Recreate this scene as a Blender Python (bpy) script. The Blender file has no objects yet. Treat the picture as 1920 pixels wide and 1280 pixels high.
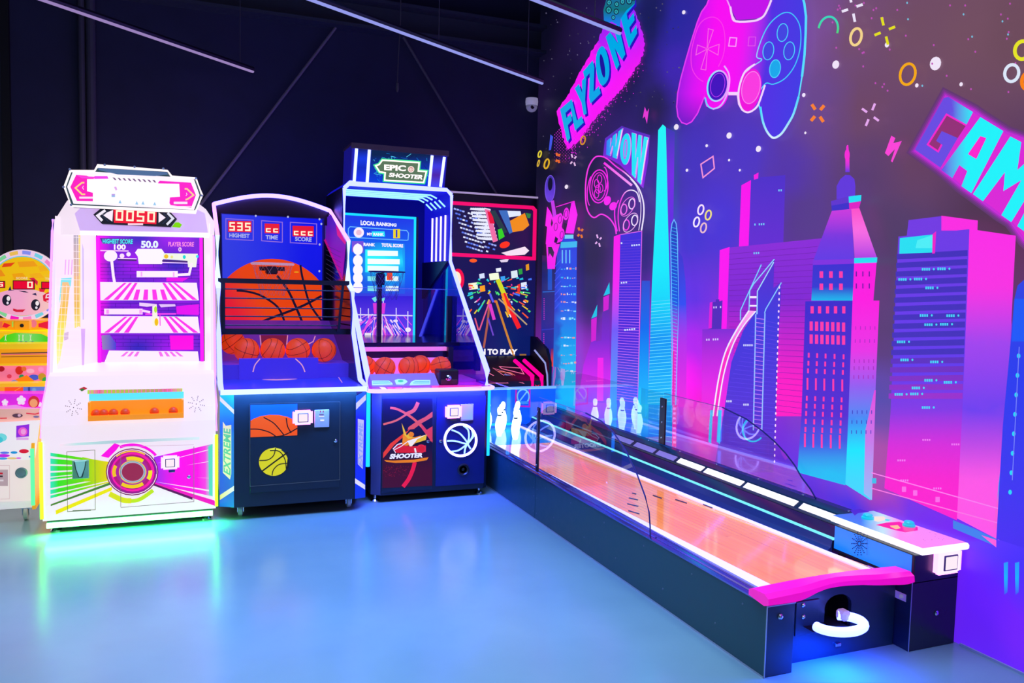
import bpy, math, random
from mathutils import Vector, Matrix
from mathutils.geometry import tessellate_polygon
random.seed(7)
SC = bpy.context.scene
COL = SC.collection
PI = math.pi

# ------------------------------------------------------------------ camera calibration (photo frame 1920 x 1280)
F = 1516.0; PCX, PCY = 960.0, 640.0; H = 1.65
yd = Vector((353-PCX, 521-PCY, F)).normalized()
xd = Vector((4750-PCX, 625-PCY, F)).normalized()
xd = (xd - yd*xd.dot(yd)).normalized()
zd = xd.cross(yd)
if zd.y > 0: zd = -zd
CAMP = Vector((0, 0, H))
def ray(px, py):
    v = Vector((px-PCX, py-PCY, F))
    return Vector((v.dot(xd), v.dot(yd), v.dot(zd)))

class Plane:
    """a real plane in the room; at() measures the point of it seen at a photo pixel"""
    def __init__(s, p, n):
        s.p = Vector(p); s.n = Vector(n).normalized()
    def at(s, px, py, off=0.0):
        r = ray(px, py); q = s.p + s.n*off
        t = (q-CAMP).dot(s.n)/r.dot(s.n)
        return CAMP + r*t
def PY(y): return Plane((0, y, 0), (0, -1, 0))
def PX(x): return Plane((x, 0, 0), (-1, 0, 0))
def PZ(z): return Plane((0, 0, z), (0, 0, 1))
def crop(x0, y0, s): return lambda x, y: (x0+x/s, y0+y/s)

# ------------------------------------------------------------------ colours and materials
def lin(c):
    c = c/255.0
    return c/12.92 if c <= 0.04045 else ((c+0.055)/1.055)**2.4
def C(r, g, b, k=1.0): return (lin(r)*k, lin(g)*k, lin(b)*k)
def mixc(a, b, t): return tuple(a[i]+(b[i]-a[i])*t for i in range(3))
MATS = {}
def mat(name, col, rough=0.5, metal=0.0, em=None, es=0.0, spec=0.5, noise=0.0, nscale=20.0, coat=0.0):
    if name in MATS: return MATS[name]
    m = bpy.data.materials.new(name); m.use_nodes = True
    nt = m.node_tree; b = nt.nodes['Principled BSDF']
    b.inputs['Base Color'].default_value = (*col, 1)
    b.inputs['Roughness'].default_value = rough
    b.inputs['Metallic'].default_value = metal
    b.inputs['Specular IOR Level'].default_value = spec
    b.inputs['Coat Weight'].default_value = coat
    if em is not None:
        b.inputs['Emission Color'].default_value = (*em, 1)
        b.inputs['Emission Strength'].default_value = es
    if noise > 0:
        tc = nt.nodes.new('ShaderNodeTexCoord'); nz = nt.nodes.new('ShaderNodeTexNoise')
        nz.inputs['Scale'].default_value = nscale; nz.inputs['Detail'].default_value = 6
        nt.links.new(tc.outputs['Object'], nz.inputs['Vector'])
        mr = nt.nodes.new('ShaderNodeMapRange')
        mr.inputs['To Min'].default_value = max(0.02, rough-noise); mr.inputs['To Max'].default_value = rough+noise
        nt.links.new(nz.outputs['Fac'], mr.inputs['Value']); nt.links.new(mr.outputs['Result'], b.inputs['Roughness'])
        mx = nt.nodes.new('ShaderNodeMix'); mx.data_type = 'RGBA'
        mx.inputs['A'].default_value = (*[c*(1-noise) for c in col], 1); mx.inputs['B'].default_value = (*[c*(1+noise) for c in col], 1)
        nt.links.new(nz.outputs['Fac'], mx.inputs['Factor']); nt.links.new(mx.outputs['Result'], b.inputs['Base Color'])
    MATS[name] = m
    return m
def led(name, col):
    if name in MATS: return MATS[name]
    m = bpy.data.materials.new(name); m.use_nodes = True
    nt = m.node_tree; nt.nodes.remove(nt.nodes['Principled BSDF'])
    e = nt.nodes.new('ShaderNodeEmission'); e.inputs['Color'].default_value = (*col, 1); e.inputs['Strength'].default_value = 1
    nt.links.new(e.outputs[0], nt.nodes['Material Output'].inputs['Surface'])
    MATS[name] = m
    return m
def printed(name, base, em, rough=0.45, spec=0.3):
    """ink: colour from the mesh's painted colours, part reflecting, part added emission standing in for light on it"""
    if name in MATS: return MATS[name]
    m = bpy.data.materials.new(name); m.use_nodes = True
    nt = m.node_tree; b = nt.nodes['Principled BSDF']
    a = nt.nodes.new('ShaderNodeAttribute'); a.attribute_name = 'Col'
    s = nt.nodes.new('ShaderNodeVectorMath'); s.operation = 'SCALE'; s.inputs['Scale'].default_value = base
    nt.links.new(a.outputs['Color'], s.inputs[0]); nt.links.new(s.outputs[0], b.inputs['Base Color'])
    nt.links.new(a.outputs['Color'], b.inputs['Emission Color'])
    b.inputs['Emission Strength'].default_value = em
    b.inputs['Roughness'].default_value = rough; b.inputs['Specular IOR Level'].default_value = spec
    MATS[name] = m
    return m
def glass(name, tint=(1, 1, 1), base=0.09, body=0.0, bodycol=(0, 0, 0)):
    m = bpy.data.materials.new(name); m.use_nodes = True
    nt = m.node_tree; nt.nodes.remove(nt.nodes['Principled BSDF'])
    tr = nt.nodes.new('ShaderNodeBsdfTransparent'); tr.inputs['Color'].default_value = (*tint, 1)
    gl = nt.nodes.new('ShaderNodeBsdfGlossy'); gl.inputs['Roughness'].default_value = 0.015
    gl.inputs['Color'].default_value = (1, 1, 1, 1)
    lw = nt.nodes.new('ShaderNodeLayerWeight'); lw.inputs['Blend'].default_value = 0.5
    pw = nt.nodes.new('ShaderNodeMath'); pw.operation = 'POWER'; pw.inputs[1].default_value = 4
    nt.links.new(lw.outputs['Facing'], pw.inputs[0])
    ma = nt.nodes.new('ShaderNodeMath'); ma.operation = 'MULTIPLY_ADD'; ma.inputs[1].default_value = 0.9; ma.inputs[2].default_value = base
    nt.links.new(pw.outputs[0], ma.inputs[0])
    mx = nt.nodes.new('ShaderNodeMixShader')
    nt.links.new(ma.outputs[0], mx.inputs[0]); 
    src = tr
    if body > 0:
        df = nt.nodes.new('ShaderNodeBsdfDiffuse'); df.inputs['Color'].default_value = (*bodycol, 1)
        m2 = nt.nodes.new('ShaderNodeMixShader'); m2.inputs[0].default_value = body
        nt.links.new(tr.outputs[0], m2.inputs[1]); nt.links.new(df.outputs[0], m2.inputs[2]); src = m2
    nt.links.new(src.outputs[0], mx.inputs[1]); nt.links.new(gl.outputs[0], mx.inputs[2])
    nt.links.new(mx.outputs[0], nt.nodes['Material Output'].inputs['Surface'])
    return m

BLACK = mat('black_metal', (0.010, 0.013, 0.022), 0.42, noise=0.15)
NAVY = mat('navy_panel', (0.010, 0.020, 0.036), 0.38, noise=0.12)
DARKGREY = mat('dark_grey', (0.05, 0.055, 0.075), 0.45)
STEEL = mat('steel', (0.55, 0.56, 0.62), 0.25, 1.0)
CHROME = mat('chrome', (0.8, 0.8, 0.85), 0.12, 1.0)
WHITEP = mat('white_plastic', (0.80, 0.78, 0.85), 0.35)
RUBBER = mat('rubber', (0.02, 0.02, 0.022), 0.8)
PRINT = printed('printed_graphic', 0.35, 0.75)  # plain print given its own glow instead of being lit
SIGN = printed('emissive_graphic', 0.1, 1.0, 0.25)  # screens and signs; on plain print the emission is added glow
LED_BLUE = led('led_blue_white', (0.74, 0.84, 10.0))
LED_VIOLET = led('led_violet_white', (0.98, 0.78, 9.0))
LED_CYAN = led('led_cyan', (0.02, 0.85, 5.0))
LED_ICE = led('led_ice_white', (0.95, 1.1, 4.0))
LED_GREEN = led('led_green_white', (0.7, 8.0, 1.6))
LED_PINK = led('led_magenta_white', (3.0, 0.8, 3.0))
LED_MAG = led('led_magenta', (1.3, 0.0, 0.35))
LED_WHITE = led('led_white', (1.5, 1.25, 1.5))
CLEAR = glass('clear_acrylic', base=0.07); CLEAR_WALL = glass('clear_acrylic_wall_side', base=0.16)
SMOKE = glass('smoked_acrylic', tint=(0.35, 0.32, 0.6), base=0.08)

# ------------------------------------------------------------------ mesh builder
class MB:
    def __init__(s): s.v = []; s.f = []; s.c = []; s.smooth = False
    def face(s, pts, col=None):
        n = len(s.v); s.v += [Vector(p) for p in pts]; s.f.append(tuple(range(n, n+len(pts)))); s.c.append(col); return s
    def raw(s, verts, faces, col=None):
        n = len(s.v); s.v += [Vector(p) for p in verts]
        for f in faces: s.f.append(tuple(i+n for i in f)); s.c.append(col)
        return s
    def box(s, x0, x1, y0, y1, z0, z1, col=None, M=None):
        vs = [Vector((x, y, z)) for z in (z0, z1) for y in (y0, y1) for x in (x0, x1)]
        if M: vs = [M @ v for v in vs]
        return s.raw(vs, [(0, 2, 3, 1), (4, 5, 7, 6), (0, 1, 5, 4), (2, 6, 7, 3), (0, 4, 6, 2), (1, 3, 7, 5)], col)
    def bbox(s, x0, x1, y0, y1, z0, z1, b=0.01, M=None):
        """box with chamfered edges"""
        P = []
        for (a, c, e) in ((0, b, b), (b, 0, b), (b, b, 0)):
            P.append([Vector((X, Y, Z)) for Z in (z0+e, z1-e) for Y in (y0+c, y1-c) for X in (x0+a, x1-a)])
        vs = P[0]+P[1]+P[2]
        if M: vs = [M @ v for v in vs]
        x, y, z = 0, 8, 16
        fs = [(x+0, x+4, x+6, x+2), (x+1, x+3, x+7, x+5), (y+0, y+1, y+5, y+4), (y+2, y+6, y+7, y+3), (z+0, z+2, z+3, z+1), (z+4, z+5, z+7, z+6)]
        for i, j in ((0, 1), (4, 5), (2, 3), (6, 7)): fs.append((y+i, y+j, z+j, z+i))
        for i, j in ((0, 2), (1, 3), (4, 6), (5, 7)): fs.append((x+i, x+j, z+j, z+i))
        for i, j in ((0, 4), (1, 5), (2, 6), (3, 7)): fs.append((x+i, x+j, y+j, y+i))
        for i in range(8): fs.append((x+i, y+i, z+i))
        return s.raw(vs, fs)
    def prism(s, poly, axis, a, b, col=None):
        """poly: list of 2-tuples in the two other axes (order x,y,z minus axis), extruded a..b"""
        def mk(p, t):
            if axis == 'x': return Vector((t, p[0], p[1]))
            if axis == 'y': return Vector((p[0], t, p[1]))
            return Vector((p[0], p[1], t))
        n = len(poly)
        vs = [mk(p, a) for p in poly]+[mk(p, b) for p in poly]
        fs = [tuple(range(n)), tuple(range(2*n-1, n-1, -1))]+[(i, (i+1) % n, n+(i+1) % n, n+i) for i in range(n)]
        return s.raw(vs, fs, col)
    def slab(s, plane, pts, th, off=0.0, col=None):
        """outline given where the photo shows it on a plane, with thickness behind it"""
        a = [plane.at(*p, off) for p in pts]; b = [q-plane.n*th for q in a]
        n = len(a)
        return s.raw(a+b, [tuple(range(n)), tuple(range(2*n-1, n-1, -1))]+[(i, (i+1) % n, n+(i+1) % n, n+i) for i in range(n)], col)
    def tube(s, pts, r, n=8, closed=False, col=None):
        pts = [Vector(p) for p in pts]; N = len(pts); rings = []
        for i, p in enumerate(pts):
            if closed: t = (pts[(i+1) % N]-pts[i-1])
            else: t = pts[min(i+1, N-1)]-pts[max(i-1, 0)]
            t.normalize()
            up = Vector((0, 0, 1)) if abs(t.z) < 0.9 else Vector((0, 1, 0))
            u = t.cross(up).normalized(); w = u.cross(t)
            k = 1.0
            if 0 < i < N-1 or closed:
                d1 = (pts[i]-pts[i-1]).normalized(); k = 1/max(0.5, abs(d1.dot(t)))
            rings.append([p+(u*math.cos(2*PI*j/n)+w*math.sin(2*PI*j/n))*r*k for j in range(n)])
        vs = [q for g in rings for q in g]; fs = []
        M = N if closed else N-1
        for i in range(M):
            k = (i+1) % N
            for j in range(n): fs.append((i*n+j, i*n+(j+1) % n, k*n+(j+1) % n, k*n+j))
        if not closed: fs += [tuple(range(n-1, -1, -1)), tuple((N-1)*n+j for j in range(n))]
        return s.raw(vs, fs, col)
    def lathe(s, prof, c=(0, 0, 0), axis='z', n=24, col=None):
        """prof: (radius, height)"""
        c = Vector(c); vs = []; fs = []
        for r, h in prof:
            for j in range(n):
                a = 2*PI*j/n; u, w = r*math.cos(a), r*math.sin(a)
                vs.append(c+(Vector((u, w, h)) if axis == 'z' else Vector((u, -h, w)) if axis == 'y' else Vector((-h, u, w))))
        for i in range(len(prof)-1):
            for j in range(n): fs.append((i*n+j, i*n+(j+1) % n, (i+1)*n+(j+1) % n, (i+1)*n+j))
        fs += [tuple(range(n-1, -1, -1)), tuple((len(prof)-1)*n+j for j in range(n))]
        return s.raw(vs, fs, col)
    def build(s, name, m, parent=None, smooth=False):
        o0 = Vector((0, 0, 0)); p = parent
        while p is not None: o0 += p.location; p = p.parent
        me = bpy.data.meshes.new(name)
        me.from_pydata([v-o0 for v in s.v], [], s.f)
        if any(c is not None for c in s.c):
            ca = me.color_attributes.new('Col', 'FLOAT_COLOR', 'CORNER'); k = 0
            buf = []
            for f, c in zip(s.f, s.c):
                for j in range(len(f)):
                    cc = c[j] if (c is not None and not isinstance(c[0], (int, float))) else (c or (1, 1, 1))
                    buf += [cc[0], cc[1], cc[2], 1.0]
            ca.data.foreach_set('color', buf)
        else:
            import bmesh
            bm = bmesh.new(); bm.from_mesh(me); bmesh.ops.recalc_face_normals(bm, faces=bm.faces); bm.to_mesh(me); bm.free()
        me.materials.append(m)
        if smooth:
            for p in me.polygons: p.use_smooth = True
        o = bpy.data.objects.new(name, me); COL.objects.link(o)
        if parent is not None: o.parent = parent
        return o

def spline(pts, n=8, closed=False):
    P = [Vector((p[0], p[1], 0)) for p in pts]; out = []; N = len(P)
    for i in range(N if closed else N-1):
        if closed: a, b, c, d = P[i-1], P[i], P[(i+1) % N], P[(i+2) % N]
        else: a, b, c, d = P[max(i-1, 0)], P[i], P[i+1], P[min(i+2, N-1)]
        for k in range(n):
            t = k/n
            q = 0.5*((2*b)+(c-a)*t+(2*a-5*b+4*c-d)*t*t+(3*b-a-3*c+d)*t**3)
            out.append((q.x, q.y))
    if not closed: out.append((P[-1].x, P[-1].y))
    return out
def quad(tl, tr, br, bl):
    """map unit square (u right, v up) into a pixel quadrilateral"""
    def f(u, v):
        return (bl[0]*(1-u)*(1-v)+br[0]*u*(1-v)+tr[0]*u*v+tl[0]*(1-u)*v, bl[1]*(1-u)*(1-v)+br[1]*u*(1-v)+tr[1]*u*v+tl[1]*(1-u)*v)
    return f
def rectq(x0, y0, x1, y1): return quad((x0, y0), (x1, y0), (x1, y1), (x0, y1))
_TXT = {}
def text_geo(s, bold=0.02):
    if (s, bold) in _TXT: return _TXT[(s, bold)]
    cu = bpy.data.curves.new('t', 'FONT'); cu.body = s; cu.offset = bold; cu.resolution_u = 3
    ob = bpy.data.objects.new('t', cu); COL.objects.link(ob)
    dg = bpy.context.evaluated_depsgraph_get(); ev = ob.evaluated_get(dg); me = ev.to_mesh()
    vs = [(v.co.x, v.co.y) for v in me.vertices]; fs = [tuple(p.vertices) for p in me.polygons]
    ev.to_mesh_clear(); bpy.data.objects.remove(ob); bpy.data.curves.remove(cu)
    x0 = min(v[0] for v in vs); x1 = max(v[0] for v in vs); y0 = min(v[1] for v in vs); y1 = max(v[1] for v in vs)
    r = ([((v[0]-x0)/(x1-x0), (v[1]-y0)/(y1-y0)) for v in vs], fs)
    _TXT[(s, bold)] = r
    return r

class Decal:
    """flat graphic lying on a real plane, traced at photo pixels"""
    EPS = 0.00005
    def __init__(s, plane, off=0.0015, T=None):
        s.pl = plane; s.off = off; s.k = 0; s.mb = MB(); s.T = T or (lambda x, y: (x, y))
    def _o(s): s.k += 1; return s.off+s.k*s.EPS
    def _col(s, c, p): return c(p[0], p[1]) if callable(c) else c
    def poly(s, pts, c, off=None):
        o = s._o() if off is None else off
        q = [s.pl.at(*s.T(*p), o) for p in pts]
        s.mb.face(q, [s._col(c, p) for p in pts] if callable(c) else c); return s
    def fill(s, pts, c, edge=20.0):
        """polygon cut fine enough for a colour function"""
        o = s._o()
        V = [Vector((p[0], p[1], 0)) for p in pts]
        stack = [tuple(V[i] for i in t) for t in tessellate_polygon([V])]
        while stack:
            a, b, d = stack.pop()
            e = [(b-a).length, (d-b).length, (a-d).length]; m = max(e)
            if m > edge:
                i = e.index(m)
                if i == 0: k = (a+b)/2; stack += [(a, k, d), (k, b, d)]
                elif i == 1: k = (b+d)/2; stack += [(a, b, k), (a, k, d)]
                else: k = (a+d)/2; stack += [(a, b, k), (k, b, d)]
            else:
                s.mb.face([s.pl.at(*s.T(p.x, p.y), o) for p in (a, b, d)], [s._col(c, p) for p in (a, b, d)])
        return s
    def rect(s, x0, y0, x1, y1, c): return s.poly([(x0, y0), (x1, y0), (x1, y1), (x0, y1)], c)
    def ell(s, x, y, rx, ry, c, n=24, rot=0.0):
        ca, sa = math.cos(rot), math.sin(rot)
        return s.poly([(x+rx*math.cos(2*PI*i/n)*ca-ry*math.sin(2*PI*i/n)*sa, y+rx*math.cos(2*PI*i/n)*sa+ry*math.sin(2*PI*i/n)*ca) for i in range(n)], c)
    def stroke(s, pts, w, c, closed=False, smooth=0):
        if smooth: pts = spline(pts, smooth, closed)
        N = len(pts); L = []; R = []
        for i in range(N):
            a = pts[i-1] if (i > 0 or closed) else pts[i]; b = pts[(i+1) % N] if (i < N-1 or closed) else pts[i]
            p = pts[i]
            d1 = Vector((p[0]-a[0], p[1]-a[1])); d2 = Vector((b[0]-p[0], b[1]-p[1]))
            if d1.length < 1e-6: d1 = d2
            if d2.length < 1e-6: d2 = d1
            d1 = d1.normalized() if d1.length > 0 else Vector((1, 0)); d2 = d2.normalized() if d2.length > 0 else d1
            t = d1+d2
            t = t.normalized() if t.length > 1e-4 else d1
            k = 1/max(0.45, t.dot(d1)); nn = Vector((-t.y, t.x))*(w/2*k)
            L.append((p[0]+nn.x, p[1]+nn.y)); R.append((p[0]-nn.x, p[1]-nn.y))
        o = s._o()
        for i in range(N if closed else N-1):
            j = (i+1) % N; g = (L[i], L[j], R[j], R[i])
            s.mb.face([s.pl.at(*s.T(*p), o) for p in g], [s._col(c, p) for p in g] if callable(c) else c)
        return s
    def ring(s, x, y, rx, ry, w, c, n=28, rot=0.0, a0=0.0, a1=2*PI):
        ca, sa = math.cos(rot), math.sin(rot); full = abs(a1-a0-2*PI) < 1e-6
        pts = []
        for i in range(n if full else n+1):
            t = a0+(a1-a0)*i/n; u, v = rx*math.cos(t), ry*math.sin(t); pts.append((x+u*ca-v*sa, y+u*sa+v*ca))
        return s.stroke(pts, w, c, closed=full)
    def line(s, x0, y0, x1, y1, w, c): return s.stroke([(x0, y0), (x1, y1)], w, c)
    def text(s, t, q, c, bold=0.02):
        vs, fs = text_geo(t, bold); o = s._o(); w = [q(*v) for v in vs]
        for f in fs:
            g = [w[i] for i in f]
            s.mb.face([s.pl.at(*s.T(*p), o) for p in g], [s._col(c, p) for p in g] if callable(c) else c)
        return s
    def upoly(s, q, pts, c): return s.poly([q(*p) for p in pts], c)
    def seg(s, ch, q, c, w=0.2):
        S = {'a': (0, 1-w, 1, 1), 'd': (0, 0, 1, w), 'g': (0, .5-w/2.4, 1, .5+w/2.4), 'f': (0, .5, w*1.4, 1), 'e': (0, 0, w*1.4, .5), 'b': (1-w*1.4, .5, 1, 1), 'c': (1-w*1.4, 0, 1, .5)}
        D = {'0': 'abcdef', '5': 'afgcd', '3': 'abgcd', 'c': 'ged', '1': 'bc'}
        for k in D[ch]:
            x0, y0, x1, y1 = S[k]; s.upoly(q, [(x0, y0), (x1, y0), (x1, y1), (x0, y1)], c)
        return s
    def build(s, name, parent=None, m=None): return s.mb.build(name, m or PRINT, parent)

# ------------------------------------------------------------------ things
def tag(o, label, cat, group=None):
    o['label'] = label; o['category'] = cat
    if group: o['group'] = group
    return o
def thing(name, label, cat, loc, group=None):
    o = bpy.data.objects.new(name, None); COL.objects.link(o); o.location = loc; o.empty_display_size = 0.1
    return tag(o, label, cat, group)
def struct(o): o['kind'] = 'structure'; return o
def dup(root, loc, label):
    r = root.copy(); COL.objects.link(r); r.location = loc; r['label'] = label
    for ch in list(root.children):
        c = ch.copy(); COL.objects.link(c); c.parent = r
        for g in ch.children:
            d = g.copy(); COL.objects.link(d); d.parent = c
    return r
WHITE = C(250, 240, 252)
# ------------------------------------------------------------------ room
XW, YB = 3.40, 7.90
FLOORM = bpy.data.materials.new('epoxy_floor'); FLOORM.use_nodes = True
nt = FLOORM.node_tree; b = nt.nodes['Principled BSDF']
tc = nt.nodes.new('ShaderNodeTexCoord')
n1 = nt.nodes.new('ShaderNodeTexNoise'); n1.inputs['Scale'].default_value = 0.9; n1.inputs['Detail'].default_value = 8
n2 = nt.nodes.new('ShaderNodeTexNoise'); n2.inputs['Scale'].default_value = 14; n2.inputs['Detail'].default_value = 6
nt.links.new(tc.outputs['Object'], n1.inputs['Vector']); nt.links.new(tc.outputs['Object'], n2.inputs['Vector'])
rp = nt.nodes.new('ShaderNodeValToRGB')
rp.color_ramp.elements[0].position = 0.3; rp.color_ramp.elements[0].color = (0.21, 0.345, 0.375, 1)
rp.color_ramp.elements[1].position = 0.7; rp.color_ramp.elements[1].color = (0.28, 0.43, 0.45, 1)
nt.links.new(n1.outputs['Fac'], rp.inputs['Fac']); nt.links.new(rp.outputs['Color'], b.inputs['Base Color'])
mr = nt.nodes.new('ShaderNodeMapRange'); mr.inputs['To Min'].default_value = 0.16; mr.inputs['To Max'].default_value = 0.26
nt.links.new(n2.outputs['Fac'], mr.inputs['Value']); nt.links.new(mr.outputs['Result'], b.inputs['Roughness'])
b.inputs['Specular IOR Level'].default_value = 0.75
struct(MB().box(-5.0, 3.46, -4.0, 7.96, -0.05, 0.0).build('floor', FLOORM))
WALLM = mat('dark_wall', (0.034, 0.037, 0.100), 0.75, noise=0.25, nscale=5, spec=0.2)
CEILM = mat('dark_ceiling', (0.03, 0.04, 0.08), 0.6, noise=0.2, spec=0.3)
struct(MB().box(-5.0, 3.46, YB, YB+0.06, 0, 4.85).build('wall_back', WALLM))
struct(MB().box(-5.06, -5.0, -4.0, 7.96, 0, 4.85).build('wall_left', WALLM))
struct(MB().box(-5.0, 3.46, -4.06, -4.0, 0, 4.85).build('wall_front', WALLM))
# corrugated steel deck
pr = []; x = -5.0
while x < 3.4:
    pr += [(x, 4.78), (x+0.10, 4.78), (x+0.14, 4.70), (x+0.24, 4.70)]; x += 0.28
pr += [(3.46, 4.78), (3.46, 4.86), (-5.0, 4.86)]
struct(MB().prism(pr, 'y', -4.0, 7.96).build('ceiling', CEILM))
BEAM = mat('beam_steel', (0.035, 0.045, 0.09), 0.5, noise=0.15)
# beams on the back wall and the column pipes
m = MB().prism([(7.72, 4.02), (7.90, 4.02), (7.90, 4.30), (7.72, 4.30), (7.72, 4.27), (7.86, 4.27), (7.86, 4.05), (7.72, 4.05)], 'x', -5.0, XW)
struct(m.build('trim_1', BEAM))
m = MB().tube([(-0.83, 7.85, 0), (-0.83, 7.85, 4.02)], 0.028, 12).tube([(-0.76, 7.85, 0), (-0.76, 7.85, 4.02)], 0.038, 12)
struct(m.build('trim_2', mat('pipe_grey', (0.07, 0.07, 0.12), 0.5)))
struct(MB().box(-1.42, -1.36, 7.84, 7.9, 0, 4.02).build('trim_3', mat('seam_black', (0.003, 0.003, 0.008), 0.6)))
struct(MB().box(-5.0, -1.42, 7.87, 7.9, 0, 4.02).build('trim_4', mat('wall_cladding', (0.06, 0.055, 0.10), 0.7, noise=0.1, nscale=4)))
BR = mat('brace_grey', (0.22, 0.2, 0.27), 0.5)
struct(MB().tube([(1.29, 7.84, 4.02), (0.10, 7.84, 2.30), (-0.6, 7.84, 1.30)], 0.014, 8).build('trim_5', BR))
struct(MB().tube([(1.94, 7.84, 4.02), (2.93, 7.84, 2.59), (3.38, 7.84, 1.94)], 0.014, 8).build('trim_6', mat('brace_dark', (0.10, 0.10, 0.15), 0.5)))

# ------------------------------------------------------------------ printed wall
WP = PX(XW)
BG = [((1016, 60), (10, 10, 32)), ((1020, 300), (20, 19, 44)), ((1030, 480), (26, 24, 56)), ((1060, 200), (16, 15, 42)), ((1100, 330), (36, 34, 72)),
      ((1110, 480), (38, 36, 78)), ((1180, 120), (24, 24, 66)), ((1230, 200), (38, 33, 80)), ((1250, 330), (58, 46, 140)), ((1110, 560), (42, 40, 100)), ((1080, 680), (150, 45, 200)),
      ((1140, 640), (120, 45, 190)), ((1130, 720), (225, 45, 225)), ((1210, 460), (50, 44, 112)), ((1300, 300), (72, 52, 190)), ((1270, 50), (44, 40, 160)), ((1220, 40), (26, 30, 90)), ((1265, 120), (66, 40, 180)),
      ((1300, 440), (70, 52, 205)), ((1300, 560), (100, 50, 220)), ((1300, 640), (175, 40, 230)), ((1290, 720), (250, 25, 235)), ((1310, 790), (252, 30, 190)),
      ((1400, 290), (80, 55, 195)), ((1350, 420), (74, 52, 210)), ((1480, 330), (86, 55, 170)), ((1530, 60), (125, 78, 150)), ((1540, 200), (108, 72, 140)), ((1500, 400), (88, 60, 135)),
      ((1600, 60), (118, 78, 110)), ((1620, 200), (112, 72, 102)), ((1620, 330), (92, 62, 110)), ((1720, 60), (116, 78, 100)), ((1720, 300), (104, 66, 98)), ((1670, 450), (80, 60, 100)),
      ((1820, 60), (118, 80, 98)), ((1900, 60), (112, 76, 92)), ((1850, 400), (82, 55, 82)), ((1910, 420), (84, 55, 80)), ((1660, 620), (78, 66, 110)), ((1655, 760), (86, 78, 165)), ((1650, 860), (180, 70, 160)), ((1640, 900), (190, 65, 150)),
      ((1280, 830), (120, 45, 220)), ((1380, 870), (100, 50, 225)), ((1500, 920), (95, 50, 225)), ((1600, 950), (70, 55, 235)), ((1700, 975), (105, 40, 235)), ((1760, 1010), (112, 35, 240)), ((1830, 1100), (98, 30, 248)), ((1900, 1180), (118, 34, 245)), ((1850, 1200), (95, 32, 240)), ((1910, 1050), (70, 50, 245))]
BGW = []
for (px, py), c in BG:
    p = WP.at(px, py); BGW.append((p.y, p.z, C(*c)))
BGW += [(7.8, 4.6, C(6, 6, 22)), (6.5, 4.7, C(10, 10, 34)), (5, 4.7, C(30, 26, 80)), (4, 4.7, C(70, 46, 90)), (2, 4.5, C(70, 44, 66)), (0, 3.0, C(90, 60, 84)), (0, 0.5, C(100, 36, 230)), (-3, 2, C(80, 50, 120))]
def bg(y, z):
    s = 0; a = [0, 0, 0]
    for (yy, zz, c) in BGW:
        w = 1/(((y-yy)**2+(z-zz)**2)+0.004)**1.6
        s += w
        for i in range(3): a[i] += w*c[i]
    return tuple(v/s for v in a)
wm = MB(); NZ = 40; ys = []; y = -4.0
while y < 2.2: ys.append(y); y += 0.4
while y < YB-0.01: ys.append(y); y += 0.12
ys.append(YB)
for i in range(len(ys)-1):
    for j in range(NZ):
        z0, z1 = 4.85*j/NZ, 4.85*(j+1)/NZ
        g = [(ys[i], z0), (ys[i], z1), (ys[i+1], z1), (ys[i+1], z0)]
        wm.face([(XW, *q) for q in g], [bg(*q) for q in g])
wm.box(XW+0.002, XW+0.06, -4.0, YB, 0, 4.85, (0.02, 0.02, 0.05))
D = Decal(WP, off=0.001); D.mb = wm
A = crop(1000, 0, 3.2); B = crop(1480, 0, 2.6667); Cc = crop(1000, 220, 2.2857); Dd = crop(1300, 300, 2.6661); Ee = crop(1300, 680, 3.0484); G = crop(1000, 260, 5.819)
def vgrad(stops):
    """colour by image height: [(y, colour)...] in the decal's own coordinates"""
    def f(x, y):
        if y <= stops[0][0]: return stops[0][1]
        for (y0, c0), (y1, c1) in zip(stops, stops[1:]):
            if y <= y1: return mixc(c0, c1, (y-y0)/(y1-y0))
        return stops[-1][1]
    return f
def hgrad(stops):
    g = vgrad(stops); return lambda x, y: g(y, x)
MAG = C(255, 30, 250); PNK = C(255, 40, 225); CY = C(35, 245, 250)
R = random.Random(3)

# dots of the night sky
D.T = lambda x, y: (x, y)
for i in range(150):
    x, y = R.uniform(1018, 1290), R.uniform(5, 330)
    if x > 1140 and y > 200: continue
    k = R.uniform(0.25, 0.75); s = R.uniform(0.8, 1.6)
    D.ell(x, y, s*0.8, s, C(150*k, 140*k, 190*k), 6)
for x, y, r in ((1282, 23, 4), (1567, 121, 8), (1754, 119, 13), (1507, 178, 4), (1663, 84, 5), (1719, 160, 4), (1802, 158, 4), (1510, 249, 2.5), (1268, 238, 5.5), (1367, 254, 6), (1422, 279, 6), (1325, 273, 3), (1367, 300, 2.5), (1288, 319, 3), (1387, 319, 2.5), (1062, 350, 4), (1469, 189, 3)):
    D.ell(x, y, r*0.8, r, C(246, 232, 250), 14, rot=0.3)
for i in range(46):
    D.ell(R.uniform(1560, 1915), R.uniform(0, 200), 1.8, 2.2, C(190, 80, 180) if R.random() < .8 else C(120, 190, 220), 7)

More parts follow.
